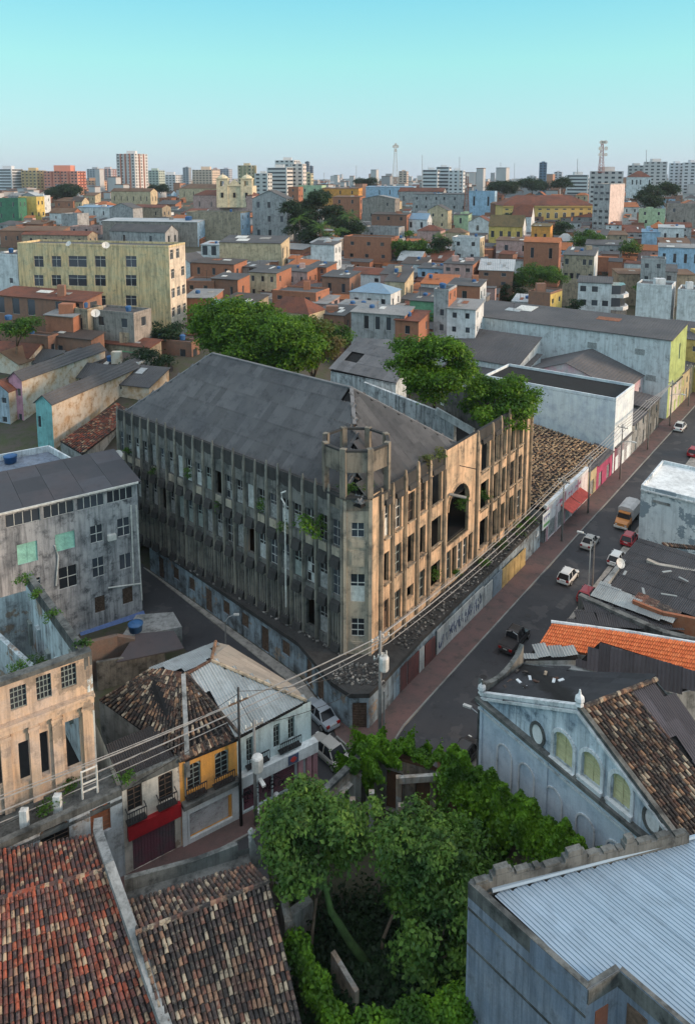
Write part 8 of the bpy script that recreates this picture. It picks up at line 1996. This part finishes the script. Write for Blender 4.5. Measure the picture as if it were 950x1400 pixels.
q = loft([[(1.0, -.9, 1.48), (1.0, .9, 1.48), (1.0, .78, 2.1), (1.0, -.78, 2.1)], [(1.9, -.88, 1.45), (1.9, .88, 1.45), (1.6, .75, 2.08), (1.6, -.75, 2.08)]]); lpart('windscreen', q, m_cglass, tk)
q = MB(); q.box(.95, -.8, 2.08, 1.65, .8, 2.18); lpart('cab_roof', q, m_ork, tk)
q = MB(); q.box(-3.0, -.5, .5, 2.4, .5, .95); lpart('chassis', q, M['iron'], tk)
q = MB(); q.box(2.85, -.95, .4, 3.05, .95, .65); lpart('bumper', q, M['frame_w'], tk)
for x in (-2.0, 2.0):
    for s_ in (-1, 1):
        q = MB(); q.lathe((0, 0, 0), [(.3, -.15), (.45, -.13), (.45, .13), (.3, .15)], 14); q.v = [(x + vx, s_ * .9 + vz, .45 + vy) for vx, vy, vz in q.v]; lpart('wheel', q, m_tyre, tk)
for s_ in (-1, 1): q = MB(); q.box(2.82, s_ * .65 - .14, .75, 2.92, s_ * .65 + .14, .95); lpart('headlight', q, m_head, tk)
# ================================================================== POLES, LAMPS, CABLES
def upole(label, base, top, r=.15, mat='pole', arms=(), name='utility_pole', extra=None):
    t = thing(name, label, 'utility pole', base); q = MB(); q.tube([base, Vector(base).lerp(top, .5), top], [r, r * .85, r * .65], 8); part('shaft', q, M[mat], t, True)
    for (f, L, dirv) in arms:
        c = Vector(base).lerp(top, f); q = MB(); q.beam(c - dirv * L / 2 + V3(0, 0, 0), c + dirv * L / 2, .1, .12); part('cross_arm', q, M['wood'] if mat != 'pole' else M['pole'], t)
        for k in range(4):
            q = MB(); p = c + dirv * L * (k / 3 - .5) * .92; q.lathe(p + V3(0, 0, .06), [(.05, 0), (.08, .08), (.05, .16), (.07, .24), (.03, .3)], 7); part('insulator', q, M['frame_w'], t)
    return t
def vtop(b, py): return V3(b.x, b.y, zat(b, py))
pA_ = G(519, 1020, .14); tA = vtop(pA_, 863)
T = upole('concrete pole with white transformer on the corner pavement', pA_, tA, .17, arms=((.93, 1.9, er), (.78, 1.4, er)))
q = MB(); c = pA_.lerp(tA, .78) + nr_ * .55; q.lathe(c - V3(0, 0, .9), [(.38, 0), (.42, .1), (.42, 1.15), (.36, 1.25), (.1, 1.3)], 10); part('transformer', q, M['dish'], T)
for k in range(3): q = MB(); q.lathe(c + V3(-.2 + .2 * k, 0, .4), [(.04, 0), (.07, .1), (.04, .2), (.06, .3), (.02, .36)], 6); part('bushing', q, M['frame_w'], T)
q = MB(); q.tube([pA_ + V3(.35, .15, 0), pA_ + V3(.35, .15, 5.2)], [.1, .09], 7); solo('short_post', q, M['pole'], 'short post standing right behind the transformer pole', 'post')
pB_ = G(330, 1128, .14); tB = vtop(pB_, 940)
T = upole('dark wooden pole before the orange house', pB_, tB, .13, 'iron', arms=((.9, 1.6, er),))
pC_ = G(350, 1128, .14); tC = vtop(pC_, 985)
T = upole('concrete pole with transformer box before the corner house', pC_, tC, .15, arms=((.95, 1.5, er),))
q = MB(); c = pC_.lerp(tC, .66) + nr_ * .5; q.lathe(c - V3(0, 0, .8), [(.4, 0), (.44, .1), (.44, 1.1), (.36, 1.2), (.1, 1.25)], 10); part('transformer', q, M['dish'], T)
def lamp(label, base, top, d, L=1.8, name='street_lamp', shaft=True):
    t = thing(name, label, 'street lamp', base); base = Vector(base); top = Vector(top)
    if shaft: q = MB(); q.tube([base, top], [.09, .07], 7); part('post', q, M['pole'], t)
    q = MB(); e = top + d * L + V3(0, 0, .75); q.tube([top, top + d * L * .35 + V3(0, 0, .5), e], .045, 6); part('arm', q, M['metal'], t)
    q = MB(); q.beam(e - d * .1, e + d * .65 - V3(0, 0, .05), .28, .16); part('lamp_head', q, M['dish'], t)
    return t
p = G(657, 1040, .1); lamp('street lamp with white head beside the pale blue hall', p, vtop(p, 985), (-nR * .8 + V3(-.2, .1, 0)).normalized(), 1.1)
p = LF.lerp(CL, .60) - nL * -3.0; p = G(309, 884, 0); lamp('curved street lamp in the dark side street', p, vtop(p, 850), Vector((.75, .1, 0)), 1.3)
p = S(84, -26.1, .1); lamp('street lamp leaning over the red car', p, p + V3(0, 0, 6.2), -nR, 1.5)
p = pC_; lamp('small white lamp on the pole before the corner house', pC_ + V3(.2, 0, 3.2), pC_ + V3(.2, -.05, 3.6), nr_, .5, shaft=False)
for i, (s_, h, lab) in enumerate(((93.4, 9.2, 'first concrete pole on the far pavement, past the ruin'), (104.0, 9.0, 'second concrete pole by the red awnings'), (119.5, 9.5, 'third concrete pole by the magenta shop'), (136, 9.5, 'fourth pole beside the dark canopy'), (152, 9.5, 'fifth pole far along the street'), (168, 9.5, 'sixth pole near the end of the street'))):
    b = S(s_, -34.4 + .9, .14); upole(lab, b, b + V3(0, 0, h), .15, arms=((.93, 1.6, nR),))
b = S(118, -33.5, .14); lamp('street lamp arm on the third far pole', b + V3(0, 0, 6.4), b + V3(0, 0, 6.6), nR, 2.0, shaft=False)
b = S(150.5, -33.5, .14); lamp('street lamp arm far up the street', b + V3(0, 0, 6.4), b + V3(0, 0, 6.6), nR, 2.2, shaft=False)
b = S(82.3, -26.0, .1); q = MB(); q.tube([b, b + V3(0, 0, 7)], [.08, .06], 6); solo('slim_post', q, M['frame_w'], 'slim white post rising behind the red car', 'post')
def cable(label, pts, sag, r=.035, mat='cable'):
    q = MB(); P = []
    for a, b in zip(pts, pts[1:]):
        a = Vector(a); b = Vector(b)
        for k in range(12): f = k / 12; P.append(a.lerp(b, f) - V3(0, 0, sag * 4 * f * (1 - f)))
    P.append(Vector(pts[-1])); q.tube(P, r, 5); return solo('power_cable', q, M[mat], label, 'cable')
pF = G(-60, 1110, 9.2)
nmc = ['upper', 'second', 'third', 'lowest']
far1 = S(93.4, -33.5, 8.9)
for k in range(4):
    o = er * (k / 3 - .5) * 1.7; z = V3(0, 0, [0, .05, -.45, -.85][k])
    cable(f'{nmc[k]} pale cable from the corner pole sweeping left over the shop roofs', [tA - V3(0, 0, .55) + o + z, pF + o * .4 + z * 1.2 + V3(0, 0, -k * .35)], .5, .05 if k in (1, 2) else .03)
    cable(f'{nmc[k]} pale cable from the corner pole along the ruin street side', [tA - V3(0, 0, .55) + o + z, far1 + nR * (k / 3 - .5) * 1.4 + z * .6], .8, .05 if k in (1, 2) else .03)
    cable(f'{nmc[k]} cable running on past the red awnings', [far1 + nR * (k / 3 - .5) * 1.4 + z * .6, S(104, -33.5, 8.7) + nR * (k / 3 - .5) * 1.4, S(119.5, -33.5, 9.2) + nR * (k / 3 - .5) * 1.4, S(136, -33.5, 9.2) + nR * (k / 3 - .5) * 1.4, S(152, -33.5, 9.2), S(168, -33.5, 9.2)], .3, .045, 'cable')
for k, (a, b, s_, lab) in enumerate(((tB - V3(0, 0, .5), G(-20, 1140, 6.5), .5, 'dark thin wire across the cream shop house'), (tB - V3(0, 0, 2.5), G(-20, 1185, 5.0), .4, 'low dark wire across the shop fronts'), (tB - V3(0, 0, .8), tC - V3(0, 0, .4), .1, 'short dark wire between the two shop poles'), (tC - V3(0, 0, .4), pA_.lerp(tA, .6), .6, 'dark wire from the shop pole to the corner pole'), (tB - V3(0, 0, .3), pA_.lerp(tA, .75), .7, 'long thin wire above the silver car'))):
    cable(lab, [a, b], s_, .022, 'iron')
pG = G(20, 1170, .1); upole('dark pole in front of the arched terrace wall', pG, vtop(pG, 1060), .12, 'iron')
for i, (px, py, lab) in enumerate(((410, 1082, 'round white bollard by the pink pillars'), (378, 1100, 'stone bollard on the shop pavement'), (352, 1122, 'pale bollard near the shop poles'), (474, 1052, 'white bollard before the street wall'))):
    b = G(px, py, .14); q = MB(); q.lathe(b, [(.16, 0), (.14, .5), (.2, .6), (.26, .8), (.2, 1.0), (.05, 1.08)], 10); solo('bollard', q, M['white'], lab, 'bollard', smooth=True)

# ================================================================== EVENING AIR
hz = bpy.data.materials.new('evening haze'); hz.use_nodes = True; nt = hz.node_tree; nt.nodes.clear()
vol = nt.nodes.new('ShaderNodeVolumePrincipled'); vo = nt.nodes.new('ShaderNodeOutputMaterial'); nt.links.new(vol.outputs[0], vo.inputs['Volume'])
vol.inputs['Color'].default_value = (.80, .88, 1.0, 1); vol.inputs['Density'].default_value = .00007; vol.inputs['Anisotropy'].default_value = .2
mb = MB(); mb.box(-4600, -200, -14, 4600, 4700, 95); o = struct('haze', mb, [hz], kind='stuff', label='thin blue evening haze over the city', cat='haze')
